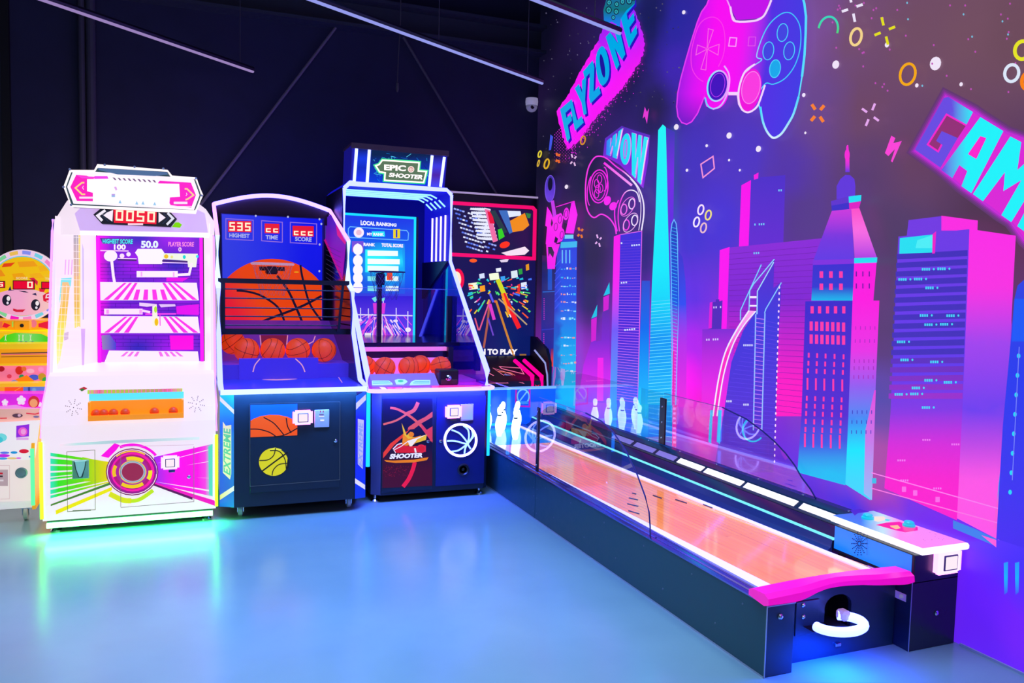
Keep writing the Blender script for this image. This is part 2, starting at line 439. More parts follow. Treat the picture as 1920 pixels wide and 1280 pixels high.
# splash banner with lettering
D.T = A
rag = [(140, 670), (235, 520), (330, 345), (385, 250), (432, 130), (520, 60), (590, 0), (612, 70), (640, 150), (672, 262), (655, 340), (600, 430), (540, 520), (470, 600), (400, 680), (350, 735), (290, 830), (205, 900), (175, 825)]
rr = []
for i in range(len(rag)):
    a, b2 = rag[i], rag[(i+1) % len(rag)]
    for k in range(9):
        t = k/9; j = 5 if 0 < k else 2
        rr.append((a[0]+(b2[0]-a[0])*t+R.uniform(-j, j), a[1]+(b2[1]-a[1])*t+R.uniform(-j*1.6, j*1.6)))
D.fill(rr, lambda x, y: mixc(C(255, 25, 250), C(80, 40, 250), max(0, min(1, (0.9*(470-y)/470 + (560-x)/300*0.25) if x > 380 else 0.0))), 60)
for i in range(260):
    t = R.random(); s = R.gauss(0, 1)
    x = 205+t*450; y = 900-t*560+abs(s)*45-10
    D.ell(x+R.uniform(-18, 18), y, 2.6, 3.6, C(230, 40, 230), 6)
for i in range(15):
    for j in range(11):
        x = 128+i*9; y = 770+j*19+(i % 2)*9
        if abs((x-190))*0.9+abs(y-880)*0.75 < 120: D.ell(x, y, 3.0*(1-j/16), 4.2*(1-j/16), C(225, 40, 225), 6)
GL = {
 'F': [(0, 0), (.38, 0), (.38, .4), (.85, .4), (.85, .62), (.38, .62), (.38, .78), (1, .78), (1, 1), (0, 1)],
 'L': [(0, 0), (1, 0), (1, .24), (.42, .24), (.42, 1), (0, 1)],
 'Y': [(.3, 0), (.68, 0), (.68, .4), (1, 1), (.62, 1), (.5, .66), (.36, 1), (0, 1), (.3, .42)],
 'Z': [(0, 0), (1, 0), (1, .22), (.46, .22), (1, .8), (1, 1), (0, 1), (0, .78), (.52, .78), (0, .2)],
 'N': [(0, 0), (.34, 0), (.34, .52), (.64, 0), (1, 0), (1, 1), (.66, 1), (.66, .5), (.36, 1), (0, 1)],
 'E': [(0, 0), (1, 0), (1, .22), (.4, .22), (.4, .4), (.88, .4), (.88, .6), (.4, .6), (.4, .78), (1, .78), (1, 1), (0, 1)],
 'W': [(.14, 0), (.42, 0), (.5, .5), (.58, 0), (.86, 0), (1, 1), (.74, 1), (.68, .42), (.6, 1), (.4, 1), (.32, .42), (.26, 1), (0, 1)],
 'G': [(.12, 0), (1, 0), (1, .52), (.55, .52), (.55, .34), (.7, .34), (.7, .2), (.36, .2), (.3, .26), (.3, .76), (.36, .8), (.98, .8), (.98, 1), (.14, 1), (0, .9), (0, .1)],
 'A': [(0, 0), (.34, 0), (.38, .24), (.62, .24), (.66, 0), (1, 0), (.82, 1), (.18, 1)],
 'M': [(0, 0), (.28, 0), (.28, .56), (.5, .2), (.72, .56), (.72, 0), (1, 0), (1, 1), (.72, 1), (.5, .56), (.28, 1), (0, 1)]}
def glyph(ch, q, c, dx=0, dy=0, hole=None, cf=None):
    w = [(q(*p)[0]+dx, q(*p)[1]+dy) for p in GL[ch]]
    D.fill(w, c, 45)
LB = vgrad([(60, C(0, 170, 235)), (300, C(0, 175, 235)), (620, C(20, 170, 235)), (850, C(30, 185, 230))])
FZ = [('F', (160, 655), (225, 600), (250, 790), (203, 852)), ('L', (216, 608), (250, 575), (302, 735), (250, 785)), ('Y', (248, 530), (318, 455), (335, 672), (288, 700)),
      ('Z', (298, 430), (356, 362), (404, 560), (343, 622)), ('O', (362, 335), (428, 245), (470, 455), (398, 545)), ('N', (434, 222), (508, 140), (552, 325), (498, 420)), ('E', (515, 75), (604, -25), (622, 200), (573, 288))]
for sh in (1, 0):
    for ch, tl, tr, br, bl in FZ:
        q = quad(tl, tr, br, bl)
        dx, dy = (11, 12) if sh else (0, 0); c = C(40, 20, 190) if sh else LB
        if ch == 'O':
            pts = [(0.5+0.5*math.cos(t*PI/10)*(abs(math.cos(t*PI/10))**-0.25 if abs(math.cos(t*PI/10)) > .05 else 1), 0.5+0.5*math.sin(t*PI/10)) for t in range(20)]
            D.fill([(q(*p)[0]+dx, q(*p)[1]+dy) for p in pts], c, 45)
            if not sh: D.fill([q(0.5+0.16*math.cos(t*PI/10), 0.5+0.33*math.sin(t*PI/10)) for t in range(20)], C(30, 20, 160), 45)
        else: glyph(ch, q, c, dx, dy)
# blue creature-like swirl above the lettering, only its curls
D.fill([(425, 150), (420, 60), (440, -10), (520, -60), (612, -60), (610, 20), (560, 60), (525, 110), (520, 160), (470, 130)], vgrad([(-40, C(30, 110, 170)), (60, C(20, 120, 130)), (150, C(30, 130, 250))]), 40)
for x, y, r in ((452, 60, 20), (455, 15, 16), (497, 70, 16), (500, 25, 14), (535, 10, 16), (575, 5, 20), (480, 105, 12), (530, -25, 16), (600, -10, 14)):
    D.ring(x, y, r*0.8, r, 5, C(20, 30, 60)); D.ring(x, y, r*0.5, r*0.6, 4, C(60, 190, 190))

# WOW
halo = [(418, 935), (430, 830), (530, 755), (600, 780), (700, 810), (690, 960), (660, 1130), (590, 1060), (520, 990), (470, 960)]
D.fill(halo, vgrad([(760, C(90, 50, 190)), (1100, C(140, 40, 230))]), 60)
cw = hgrad([(430, C(60, 110, 250)), (500, C(40, 215, 250)), (600, C(40, 235, 250)), (690, C(60, 235, 250))])
for ch, tl, tr, br, bl in (('W', (440, 845), (536, 768), (512, 958), (424, 922)), ('W', (590, 795), (690, 826), (656, 1120), (580, 1035))):
    q = quad(tl, tr, br, bl); glyph(ch, q, C(250, 120, 250), 5, 0); glyph(ch, q, cw)
    D.line(*q(.86, .1), *q(.97, .95), 5, C(245, 235, 255)); D.line(*q(.4, .1), *q(.47, .5), 4, C(240, 150, 250))
q = quad((526, 808), (590, 792), (576, 1000), (515, 975))
op = lambda a, b3: [q(.5+a*math.cos(t*PI/12), .5+b3*math.sin(t*PI/12)) for t in range(24)]
D.fill([(p[0]+5, p[1]) for p in op(.5, .5)], C(250, 120, 250), 60).fill(op(.5, .5), cw, 60).fill(op(.2, .32), C(225, 60, 235), 60).fill(op(.12, .27), C(90, 200, 250), 60)

# large game pad
def pc(x, y):
    t = x+0.12*(y-300)
    base = hgrad([(880, C(150, 30, 225)), (990, C(225, 20, 245)), (1080, C(255, 14, 245)), (1240, C(250, 18, 245)), (1330, C(190, 40, 240)), (1400, C(86, 50, 228)), (1600, C(72, 60, 228))])(t, 0)
    if y > 560 and x < 1060: base = mixc(base, C(80, 30, 190), min(1, (y-560)/220))
    return base
body = [(1055, -10), (1040, 30), (1010, 70), (985, 130), (950, 240), (915, 360), (885, 470), (866, 560), (860, 640), (868, 700), (890, 735), (920, 745), (950, 730), (985, 680), (1012, 615), (1026, 580),
        (1040, 635), (1080, 655), (1122, 640), (1150, 605), (1166, 568), (1224, 568), (1232, 625), (1252, 660), (1285, 675), (1320, 660), (1352, 625), (1362, 660), (1375, 720), (1397, 780), (1425, 818), (1450, 826), (1490, 800), (1530, 740),
        (1562, 680), (1592, 580), (1612, 460), (1627, 330), (1634, 200), (1636, 100), (1626, 20), (1600, -70), (1540, -100), (1470, -80), (1425, 0), (1405, 55), (1378, 100), (1325, 126), (1215, 130), (1195, 95), (1182, 45), (1150, -30), (1100, -50)]
D.fill([(1190, 60), (1150, -40), (1280, -90), (1430, -40), (1400, 60), (1360, 110), (1220, 120)], C(200, 20, 235), 50)
D.fill(body, pc, 40)
lc = hgrad([(860, C(225, 60, 245)), (1100, C(255, 60, 245)), (1180, C(250, 170, 255)), (1260, C(250, 200, 255)), (1360, C(80, 220, 255)), (1500, C(60, 220, 255)), (1640, C(110, 230, 255))])
D.stroke(body, 8, lc, True)
D.stroke([(1182, 40), (1192, 95), (1215, 128), (1325, 125), (1378, 100), (1405, 55), (1428, 0)], 12, C(250, 210, 255), smooth=4)
D.stroke([(1362, 640), (1375, 720), (1397, 780), (1425, 818), (1450, 826), (1490, 800), (1530, 740), (1562, 680), (1592, 580)], 13, hgrad([(1360, C(40, 220, 255)), (1430, C(230, 245, 255)), (1600, C(60, 220, 255))]), smooth=4)
D.stroke([(1612, 460), (1627, 330), (1634, 200), (1636, 100), (1626, 20), (1600, -70)], 14, C(90, 225, 255))
LP = spline([(1020, 490), (980, 460), (950, 400), (950, 300), (985, 170), (1030, 115), (1090, 105), (1135, 150), (1150, 240), (1140, 330), (1110, 400)], 6)
D.stroke(LP, 5, C(255, 60, 235))
D.stroke([(1350, 560), (1395, 500), (1440, 505), (1510, 470), (1570, 390), (1602, 280), (1600, 160), (1560, 90), (1510, 75), (1450, 110), (1400, 170), (1360, 260), (1340, 340), (1370, 360), (1290, 420), (1240, 520)], 6, hgrad([(1240, C(250, 200, 255)), (1380, C(70, 220, 255)), (1600, C(70, 200, 255))]), smooth=5)
for pts in ([(1045, 285), (1080, 180), (1050, 172), (1042, 285)], [(1045, 295), (1035, 420), (1005, 415), (1040, 300)], [(1048, 290), (1115, 265), (1108, 330), (1050, 298)], [(1038, 290), (985, 270), (975, 330), (1036, 298)]):
    D.stroke(pts, 4, C(255, 110, 225), True)
D.stroke([(1180, 225), (1220, 228), (1214, 278), (1172, 276)], 6, C(255, 160, 250), True); D.stroke([(1294, 222), (1334, 222), (1330, 275), (1288, 275)], 4, C(235, 90, 235), True)
for x, y in ((1495, 195), (1410, 305), (1535, 305), (1450, 412)):
    D.ell(x, y, 30, 54, C(70, 70, 225) if (x, y) != (1450, 412) else C(30, 170, 235), 20, 0.15); D.ring(x, y, 32, 54, 5, C(80, 215, 255), rot=0.15)
D.ell(1100, 560, 70, 96, pc, 26, 0.2); D.ell(1106, 515, 56, 88, C(70, 20, 190), 26, 0.2); D.ring(1106, 515, 60, 92, 10, hgrad([(1050, C(120, 240, 255)), (1160, C(240, 150, 255))]), rot=0.2); D.ring(1106, 510, 42, 72, 4, C(190, 60, 245), rot=0.2)
D.stroke([(1145, 395), (1172, 440), (1176, 500), (1160, 570), (1125, 632), (1080, 652), (1045, 632), (1030, 585)], 9, hgrad([(1030, C(80, 220, 255)), (1180, C(250, 170, 255))]), smooth=4)
D.ell(1300, 540, 66, 130, C(245, 20, 220), 26, 0.2); D.ell(1306, 525, 52, 96, C(255, 60, 225), 26, 0.2); D.ring(1306, 525, 54, 98, 5, C(255, 130, 240), rot=0.2)
D.stroke([(1330, 385), (1270, 430), (1236, 520), (1232, 600), (1252, 655), (1285, 674), (1320, 660), (1350, 625), (1390, 510)], 11, C(250, 215, 255), smooth=4)
D.line(1170, 560, 1226, 560, 16, C(250, 215, 255))

# confetti
for x, y, rx, ry, w, c in ((1605, 69, 10, 16, 5, C(250, 215, 140)), (1702, 139, 14, 20, 5, C(250, 170, 20)), (1897, 137, 13, 16, 6, C(225, 235, 250)), (1917, 94, 14, 17, 7, C(235, 230, 40)), (1930, 152, 14, 17, 7, C(255, 130, 20)), (1093, 263, 4, 8, 2.5, C(225, 150, 40)), (1025, 307, 4, 9, 3, C(230, 180, 40)), (1012, 289, 2.6, 6, 2.5, C(235, 215, 60)), (1009.5, 306, 1.5, 6, 2, C(220, 180, 60)),
                       (1314, 393, 5, 9, 3, C(250, 225, 255)), (1328, 403, 5, 9, 3, C(245, 225, 120)), (1306, 416, 5, 9, 3, C(250, 235, 255)), (1319, 427, 5, 9, 3, C(240, 190, 200))):
    D.T = lambda x, y: (x, y); D.ring(x, y, rx, ry, w, c, 22, 0.25)
D.T = lambda x, y: (x, y)
D.ring(1553, 55, 18, 24, 4, lambda x, y: mixc(C(60, 220, 190), C(90, 220, 60), max(0, min(1, (y-35)/40))), 20, 0.2, PI*0.98, PI*2.05)
def spark(x, y, r, w, c, a=0.3, hx=0.75):
    for k in range(4):
        t = a+k*PI/2; D.line(x+hx*r*.4*math.cos(t), y+r*.4*math.sin(t), x+hx*r*math.cos(t), y+r*math.sin(t), w, c)
spark(1659, 58, 27, 5, C(232, 225, 30), -0.3); spark(1598, 15, 27, 5, C(240, 230, 250), -0.25); spark(1533, 212, 22, 6, C(255, 130, 50), 0.85); spark(1632, 215, 24, 4.5, C(235, 170, 240), 0.5); spark(1046, 296, 12, 4, C(240, 110, 50), 0.9, .35); spark(1075, 300, 13, 3, C(235, 190, 235), 1.0, .5); spark(1088, 436, 12, 4, C(235, 120, 40), 0.95, .5); spark(1122, 451, 13, 3, C(235, 180, 240), 1.1, .5)
D.poly([(1029, 282), (1032, 252), (1037, 256), (1033, 281)], C(70, 90, 235))
D.poly([(1205, 222), (1209, 200), (1213, 210), (1217, 203), (1213, 232), (1209, 218)], C(235, 60, 215))
D.T = B; D.poly([(478, 765), (510, 678), (530, 690), (520, 715), (562, 705), (515, 812), (508, 805), (528, 745), (495, 780)], C(255, 70, 215))
D.T = A; D.stroke([(1005, 985), (1078, 938), (1086, 1010), (1018, 1065)], 8, C(250, 150, 215), True)

# GAME lettering
D.T = B
hal = [(612, 750), (690, 610), (775, 470), (800, 465), (925, 545), (960, 570), (1085, 650), (1180, 690), (1300, 760), (1300, 1330), (1180, 1210), (1050, 1095), (960, 1015), (860, 945), (790, 895), (640, 800)]
hal2 = [(640, 752), (785, 492), (918, 560), (960, 590), (1085, 670), (1180, 705), (1300, 780), (1300, 1310), (1180, 1195), (1110, 1100), (1060, 1070), (966, 1000), (862, 925), (800, 872), (755, 835)]
for w_, g in ((86, C(100, 58, 112)), (70, C(116, 54, 132)), (54, C(140, 50, 158)), (40, C(170, 46, 190)), (26, C(200, 46, 212))): D.stroke(hal2, w_, g, True)
D.fill(hal2, C(222, 42, 214), 80)
gc = lambda x, y: mixc(C(108, 78, 226), CY, max(0, min(1, (x-815)/110)) if y < 650 else 0)
D.fill([(628, 748), (772, 490), (795, 484), (918, 560), (884, 626), (786, 572), (692, 722), (744, 757), (762, 722), (734, 704), (762, 655), (842, 690), (756, 838)], gc, 30)
D.fill([(786, 572), (884, 626), (842, 690), (762, 655), (734, 704), (762, 722), (744, 757), (692, 722)], C(150, 50, 120), 60); D.stroke([(884, 626), (786, 572), (692, 722), (744, 757), (762, 722)], 9, C(250, 40, 205))
gca = lambda x, y: mixc(C(110, 80, 230), CY, max(0, min(1, (x-770)/120)))
D.fill([(760, 850), (955, 585), (1070, 655), (910, 965), (860, 930), (890, 855), (850, 825), (815, 890)], gca, 30); D.poly([(955, 680), (985, 690), (935, 795), (893, 770)], C(255, 40, 205))
D.fill([(918, 970), (1105, 682), (1160, 710), (1140, 850), (1240, 760), (1300, 800), (1110, 1110), (1060, 1075), (1160, 900), (1070, 955), (1078, 860), (968, 1006)], CY, 60)
D.fill([(1140, 1130), (1260, 900), (1310, 940), (1310, 1260)], CY, 60)

# ---- skyline
# far left blue tower and joystick
D.T = Cc
D.fill([(38, 590), (95, 600), (95, 1210), (30, 1210)], vgrad([(590, C(26, 30, 90)), (900, C(45, 45, 150)), (1200, C(40, 45, 170))]), 120)
D.rect(62, 620, 80, 740, C(25, 80, 200)); D.line(40, 748, 95, 745, 4, C(40, 110, 220)); D.line(36, 910, 95, 905, 4, C(50, 60, 200))
for i in range(12): D.rect(44, 775+i*8, 48, 779+i*8, C(200, 50, 200)); D.rect(43, 925+i*8, 47, 929+i*8, C(200, 50, 200))
D.fill([(75, 990), (90, 990), (90, 1068), (75, 1066)], vgrad([(990, C(90, 40, 120)), (1060, C(255, 70, 50))]), 40)
D.T = G
D.ell(182, 545, 54, 145, vgrad([(420, C(60, 50, 160)), (560, C(105, 70, 235)), (680, C(110, 60, 220))]), 26, 0.04); D.ell(184, 495, 26, 72, C(22, 20, 52), 18, 0.04); D.ring(182, 545, 54, 145, 7, C(130, 90, 240), rot=0.04)
D.poly([(190, 680), (225, 670), (255, 850), (215, 860)], C(200, 60, 235))
D.stroke([(245, 745), (450, 680)], 9, C(255, 40, 235))
D.fill([(415, 700), (450, 685), (482, 830), (440, 1035), (350, 1030), (385, 860)], C(255, 35, 245), 60)
D.fill([(150, 740), (190, 800), (215, 860), (270, 820), (330, 850), (310, 960), (330, 1010), (300, 1120), (230, 1150), (135, 1150), (150, 960), (130, 950)], C(255, 35, 245), 60)
for x, y in ((358, 820), (290, 880), (245, 960), (310, 1050)): D.ell(x, y, 30, 70, C(255, 35, 245), 18, 0.1); D.ring(x, y, 18, 42, 6, C(90, 20, 120), 18, 0.1)
D.poly([(200, 870), (215, 920), (200, 960), (190, 930)], C(40, 20, 80)); D.poly([(330, 910), (370, 930), (350, 1010), (330, 990)], C(30, 20, 70)); D.poly([(240, 1065), (270, 1090), (255, 1140), (225, 1130)], C(30, 20, 70))
D.fill([(140, 1150), (290, 1148), (245, 1300), (235, 1420), (155, 1420)], C(250, 35, 240), 80); D.fill([(160, 1180), (200, 1180), (228, 1240), (215, 1300), (180, 1250), (165, 1290)], C(30, 24, 70), 60)
# left banded tower
D.T = Cc
fr = vgrad([(560, C(36, 70, 225)), (800, C(34, 90, 235)), (1000, C(20, 170, 240)), (1215, C(20, 205, 250))])
D.fill([(115, 545), (135, 502), (172, 502), (172, 520), (187, 530), (187, 560), (180, 1215), (82, 1215), (92, 720), (100, 590)], lambda x, y: mixc(C(40, 40, 190), fr(x, y), 0.35 if x < 112 else 1), 40)
D.poly([(135, 503), (172, 502), (172, 519), (134, 520)], C(120, 215, 245)); D.poly([(118, 534), (188, 531), (187, 556), (116, 560)], C(60, 190, 240))
for y0 in (645, 685, 720, 755, 790, 825, 860, 940, 975, 1015, 1050, 1085):
    x = 118
    while x < 182:
        w = R.uniform(4, 12); D.rect(x, y0+R.uniform(-4, 4), min(x+w, 184), y0+R.uniform(3, 8), R.choice([C(130, 230, 255), C(230, 240, 255), C(240, 150, 160), C(60, 180, 245)])); x += w+R.uniform(2, 6)
for x in (122, 138, 154): D.rect(x, 568, x+4, 625, C(120, 220, 255))
for i in range(7): D.line(92, 640+i*30, 118, 610+i*30, 3, C(70, 90, 240))
# spired purple houses
D.fill([(250, 862), (272, 850), (270, 960), (292, 955), (296, 835), (322, 820), (325, 755), (330, 1230), (190, 1230), (215, 1060), (248, 960)], vgrad([(760, C(80, 45, 150)), (960, C(130, 45, 210)), (1120, C(215, 40, 240)), (1230, C(150, 45, 215))]), 50)
D.poly([(248, 862), (274, 802), (272, 852)], C(30, 200, 230)); D.poly([(300, 765), (326, 706), (328, 755)], C(30, 200, 230))
D.poly([(248, 866), (272, 856), (268, 955), (248, 962)], C(215, 35, 210)); D.poly([(300, 770), (325, 760), (322, 822), (300, 832)], C(215, 35, 210))
D.fill([(276, 1030), (300, 1030), (300, 1215), (272, 1215)], C(250, 40, 235), 90)
# slab tower under the small pad
D.fill([(345, 510), (373, 500), (358, 1230), (328, 1230)], vgrad([(500, C(255, 25, 235)), (720, C(250, 40, 240)), (900, C(120, 90, 245)), (1230, C(60, 170, 250))]), 60)
D.fill([(373, 502), (465, 487), (447, 1230), (357, 1230)], vgrad([(490, C(64, 48, 215)), (800, C(70, 45, 215)), (960, C(80, 45, 215)), (1230, C(75, 90, 225))]), 60)
for i in range(60):
    y0 = 530+i*11.5; a = max(0.12, min(1, (y0-560)/340)); c = mixc(C(72, 48, 215), C(240, 130, 250), a)
    D.line(371-(y0-502)*.019, y0, 462-(y0-490)*.023, y0-6+i*0.32, 1.6, c)
D.stroke([(373, 502), (465, 487), (447, 1230)], 3, C(240, 110, 240))
for x, y, n in ((420, 548, 4), (375, 708, 3), (390, 910, 5), (375, 538, 1)):
    for i in range(n): D.rect(x+i*10, y-3-i, x+i*10+6, y+4-i, C(220, 235, 255))
D.fill([(465, 700), (500, 700), (492, 1230), (447, 1230)], vgrad([(560, C(60, 50, 180)), (900, C(20, 110, 235)), (1230, C(20, 190, 250))]), 80)
# cyan needle tower
D.fill([(567, 42), (606, 62), (600, 440), (622, 800), (600, 1000), (580, 640)], vgrad([(40, C(60, 60, 180)), (240, C(120, 45, 230)), (600, C(80, 45, 210)), (1000, C(60, 60, 220))]), 60)
D.fill([(535, 55), (555, 30), (568, 42), (576, 400), (590, 900), (597, 1240), (490, 1240), (508, 720), (524, 400)], vgrad([(60, C(40, 250, 250)), (640, C(20, 238, 248)), (800, C(20, 215, 245)), (950, C(20, 150, 240)), (1240, C(20, 190, 250))]), 60)
for i in range(32):
    y0 = 790+i*14; D.line(506-(y0-790)*.036, y0, 590+(y0-900)*.02, y0-8, 2.2, mixc(C(20, 190, 245), C(130, 240, 255), .5+.5*(i % 2)))
# round slender tower
D.fill([(588, 500), (594, 455), (603, 438), (612, 455), (617, 500), (622, 800), (608, 1240), (594, 1240)], vgrad([(440, C(40, 60, 180)), (800, C(30, 90, 220)), (1000, C(220, 40, 220)), (1240, C(230, 60, 220))]), 60)
for i in range(48): D.line(591, 470+i*15, 617, 478+i*15, 2.2, C(60, 190, 245) if i < 32 else C(250, 130, 250))
D.stroke([(590, 1240), (596, 1000), (588, 500), (594, 455), (603, 438), (612, 455), (617, 500), (624, 800), (610, 1240)], 4, C(110, 190, 255))
D.fill([(620, 570), (640, 600), (652, 700), (658, 900), (655, 1240), (612, 1240), (624, 800)], vgrad([(570, C(66, 50, 200)), (800, C(50, 80, 235)), (960, C(180, 50, 230)), (1240, C(245, 30, 220))]), 60)
D.rect(598, 1000, 604, 1240, C(235, 40, 170))
# feet of the towers, down behind the lane
D.T = lambda x, y: (x, y)
D.fill([(1036, 748), (1079, 750), (1077, 800), (1035, 788)], vgrad([(748, C(20, 205, 250)), (800, C(30, 120, 235))]), 30)
D.fill([(1079, 752), (1146, 756), (1144, 815), (1077, 800)], vgrad([(752, C(190, 45, 215)), (815, C(95, 45, 215))]), 30)
D.fill([(1143, 756), (1157, 757), (1155, 818), (1142, 815)], vgrad([(756, C(60, 170, 250)), (818, C(50, 110, 235))]), 30)
D.fill([(1157, 757), (1196, 758), (1194, 825), (1155, 818)], vgrad([(757, C(75, 90, 225)), (825, C(60, 60, 225))]), 30)
D.fill([(1196, 758), (1216, 758), (1215, 830), (1194, 825)], vgrad([(758, C(20, 200, 245)), (830, C(20, 110, 235))]), 30)
D.fill([(1216, 758), (1262, 760), (1261, 838), (1215, 830)], vgrad([(758, C(20, 160, 245)), (838, C(30, 90, 230))]), 30)
for i in range(7): D.line(1158, 764+i*8.5, 1195, 770+i*8.5, 1.2, C(130, 110, 245)); D.line(1217, 764+i*9.5, 1261, 772+i*9.5, 1.4, C(70, 180, 250))
D.fill([(1261, 758), (1269, 760), (1268, 838), (1260, 836)], C(240, 40, 190), 40)
for i in range(8): D.rect(1262, 764+i*9, 1267, 768+i*9, C(250, 140, 240))
# small pad line drawing
D.T = G
pp = vgrad([(200, C(255, 40, 235)), (1100, C(255, 50, 245))])
pw = lambda x, y: mixc(C(255, 60, 235), C(245, 235, 255), max(0, min(1, (x-960)/120)))
D.stroke([(905, 1040), (890, 960), (840, 880), (780, 835), (730, 825), (660, 860), (600, 800), (572, 680), (572, 480), (600, 320), (660, 215), (720, 190), (800, 215), (900, 300), (1010, 380), (1100, 470), (1160, 560), (1200, 690), (1205, 830), (1180, 1000)], 15, pw, smooth=6)
D.stroke([(770, 262), (1075, 510)], 26, lambda x, y: mixc(C(255, 50, 235), C(255, 170, 250), max(0, (x-900)/200)))
D.stroke([(1060, 440), (1130, 530), (1170, 680), (1170, 850), (1150, 1000)], 8, C(245, 225, 255), smooth=5)
D.stroke([(930, 670), (890, 760), (890, 880), (915, 1010)], 13, pp, smooth=5)
D.stroke([(940, 1010), (925, 860), (940, 720), (990, 600), (1060, 560), (1130, 590), (1160, 690)], 12, pw, smooth=6)
for x, y, c in ((988, 770, C(255, 110, 240)), (1075, 710, C(250, 215, 255)), (1015, 940, C(255, 70, 240)), (1105, 890, C(245, 235, 255))): D.ring(x, y, 32, 56, 12, c, rot=0.12)
for a, b4, c in (((1030, 740), (62, 116), C(255, 120, 240)), ((1060, 915), (62, 116), C(252, 190, 250))): D.ring(*a, *b4, 7, c, rot=0.55)
D.ring(715, 520, 100, 180, 13, pp, rot=0.05); D.ring(715, 520, 76, 150, 9, pp, rot=0.05); D.ring(650, 560, 60, 180, 10, pp, 20, 0.1, PI*.6, PI*1.3); D.ring(770, 440, 40, 130, 11, pp, 20, 0, -PI*.5, PI*.5)
for x, y in ((690, 490), (722, 440), (735, 540), (690, 600), (705, 550)): D.ring(x, y, 25, 46, 8, pp, 16)
D.ell(808, 676, 36, 52, pp, 20, 0.35); D.ell(870, 735, 38, 48, pp, 20, 0.6)
# stepped purple block
D.T = Dd
D.fill([(288, 90), (460, 75), (450, 410), (276, 432)], vgrad([(80, C(80, 50, 200)), (400, C(100, 45, 205))]), 60)
D.fill([(240, 126), (288, 100), (276, 430), (228, 432)], C(255, 20, 235), 90); D.poly([(302, 75), (326, 62), (324, 92), (303, 98)], C(250, 30, 225))
D.fill([(180, 437), (700, 385), (700, 1280), (400, 1280), (160, 1280), (168, 845)], lambda x, y: mixc(mixc(C(140, 45, 212), C(128, 38, 205), min(1, max(0, (y-400)/300))), C(255, 22, 190), max(0, min(1, (y-700)/420))), 60)
D.fill([(132, 450), (181, 434), (166, 845), (122, 845)], C(255, 20, 235), 120)
for i in range(30):
    y0 = 470+i*26; D.line(178, y0, 620, y0-38+i*3.2, 2.0, C(110, 30, 170))
D.fill([(82, 712), (112, 708), (112, 696), (130, 696), (130, 706), (146, 700), (140, 845), (76, 845)], C(84, 42, 180), 60); D.poly([(82, 712), (96, 708), (92, 840), (76, 842)], C(225, 30, 210))
D.fill([(45, 845), (210, 842), (180, 1280), (40, 1280)], vgrad([(840, C(125, 45, 205)), (1100, C(225, 35, 225)), (1280, C(250, 35, 215))]), 70)
for x, y, n in ((100, 736, 4), (64, 898, 6), (305, 322, 6), (414, 152, 3), (290, 466, 5)):
    for i in range(n):
        if (i+int(x)) % 4 != 2: D.rect(x+i*11, y-5-i*.6, x+i*11+6, y+5-i*.6, C(220, 200, 255) if x < 200 else C(120, 210, 250))
# arched tower with curved stair and ladder
D.T = Dd
D.fill([(150, 1280), (190, 1010), (250, 850), (310, 760), (320, 650), (405, 495), (400, 640), (440, 610), (425, 900), (408, 1400), (400, 1560), (100, 1560)], vgrad([(500, C(90, 45, 200)), (800, C(62, 58, 215)), (1280, C(84, 48, 205)), (1500, C(95, 50, 205))]), 70)
for i in range(34):
    y0 = 800+i*21; x0 = 150+max(0, 150-(i*9)); D.line(x0+16, y0-6, 425-i*.6, y0+18, 1.8, C(100, 70, 225))
cs = spline([(312, 755), (250, 830), (195, 930), (150, 1080), (118, 1280)], 8); cl = spline([(278, 752), (215, 850), (160, 960), (125, 1100), (98, 1280)], 8)
D.fill(cl+cs[::-1], vgrad([(750, C(255, 170, 235)), (870, C(250, 120, 225)), (960, C(255, 40, 190)), (1280, C(255, 30, 200))]), 40)
D.stroke(cl, 7, C(245, 240, 255)); D.stroke(cs, 6, C(245, 240, 255))
D.stroke([(235, 800), (236, 750), (340, 522)], 5, C(120, 210, 255)); D.stroke([(278, 752), (282, 652), (300, 620), (405, 495)], 5, C(140, 215, 255)); D.stroke([(318, 770), (320, 655), (402, 510)], 5, C(170, 225, 255)); D.stroke([(356, 765), (362, 745), (440, 612)], 5, C(140, 205, 255))
D.rect(282, 680, 316, 690, C(250, 235, 255)); D.rect(282, 724, 316, 732, C(250, 235, 255)); D.rect(282, 738, 316, 752, C(150, 30, 170))
D.line(312, 770, 300, 1350, 6, C(150, 190, 255)); D.line(358, 765, 342, 1350, 6, C(150, 190, 255))
for i in range(27): D.line(311-i*.5, 790+i*21, 355-i*.55, 796+i*21, 3, C(200, 130, 240))
for i in range(30): D.ell(430-i*0.85, 636+i*30, 4, 7, C(250, 215, 250), 8)
for x, y, n in ((250, 925, 5), (165, 1205, 3), (250, 1222, 3)):
    for i in range(n): D.rect(x+i*10, y-5, x+i*10+6, y+5, C(230, 235, 255))
D.T = Ee
for (x0, x1) in ((88, 108), (135, 158)): D.fill([(x0+8, 270), (x1+4, 270), (x1-6, 465), (x0-2, 450)], C(60, 190, 245), 200)
D.ring(345, 380, 62, 70, 9, C(40, 200, 245), 24, 0.3, PI*.15, PI*1.2)  # cyan arc: reflection of the neon ring, painted into the wall print
D.T = Dd
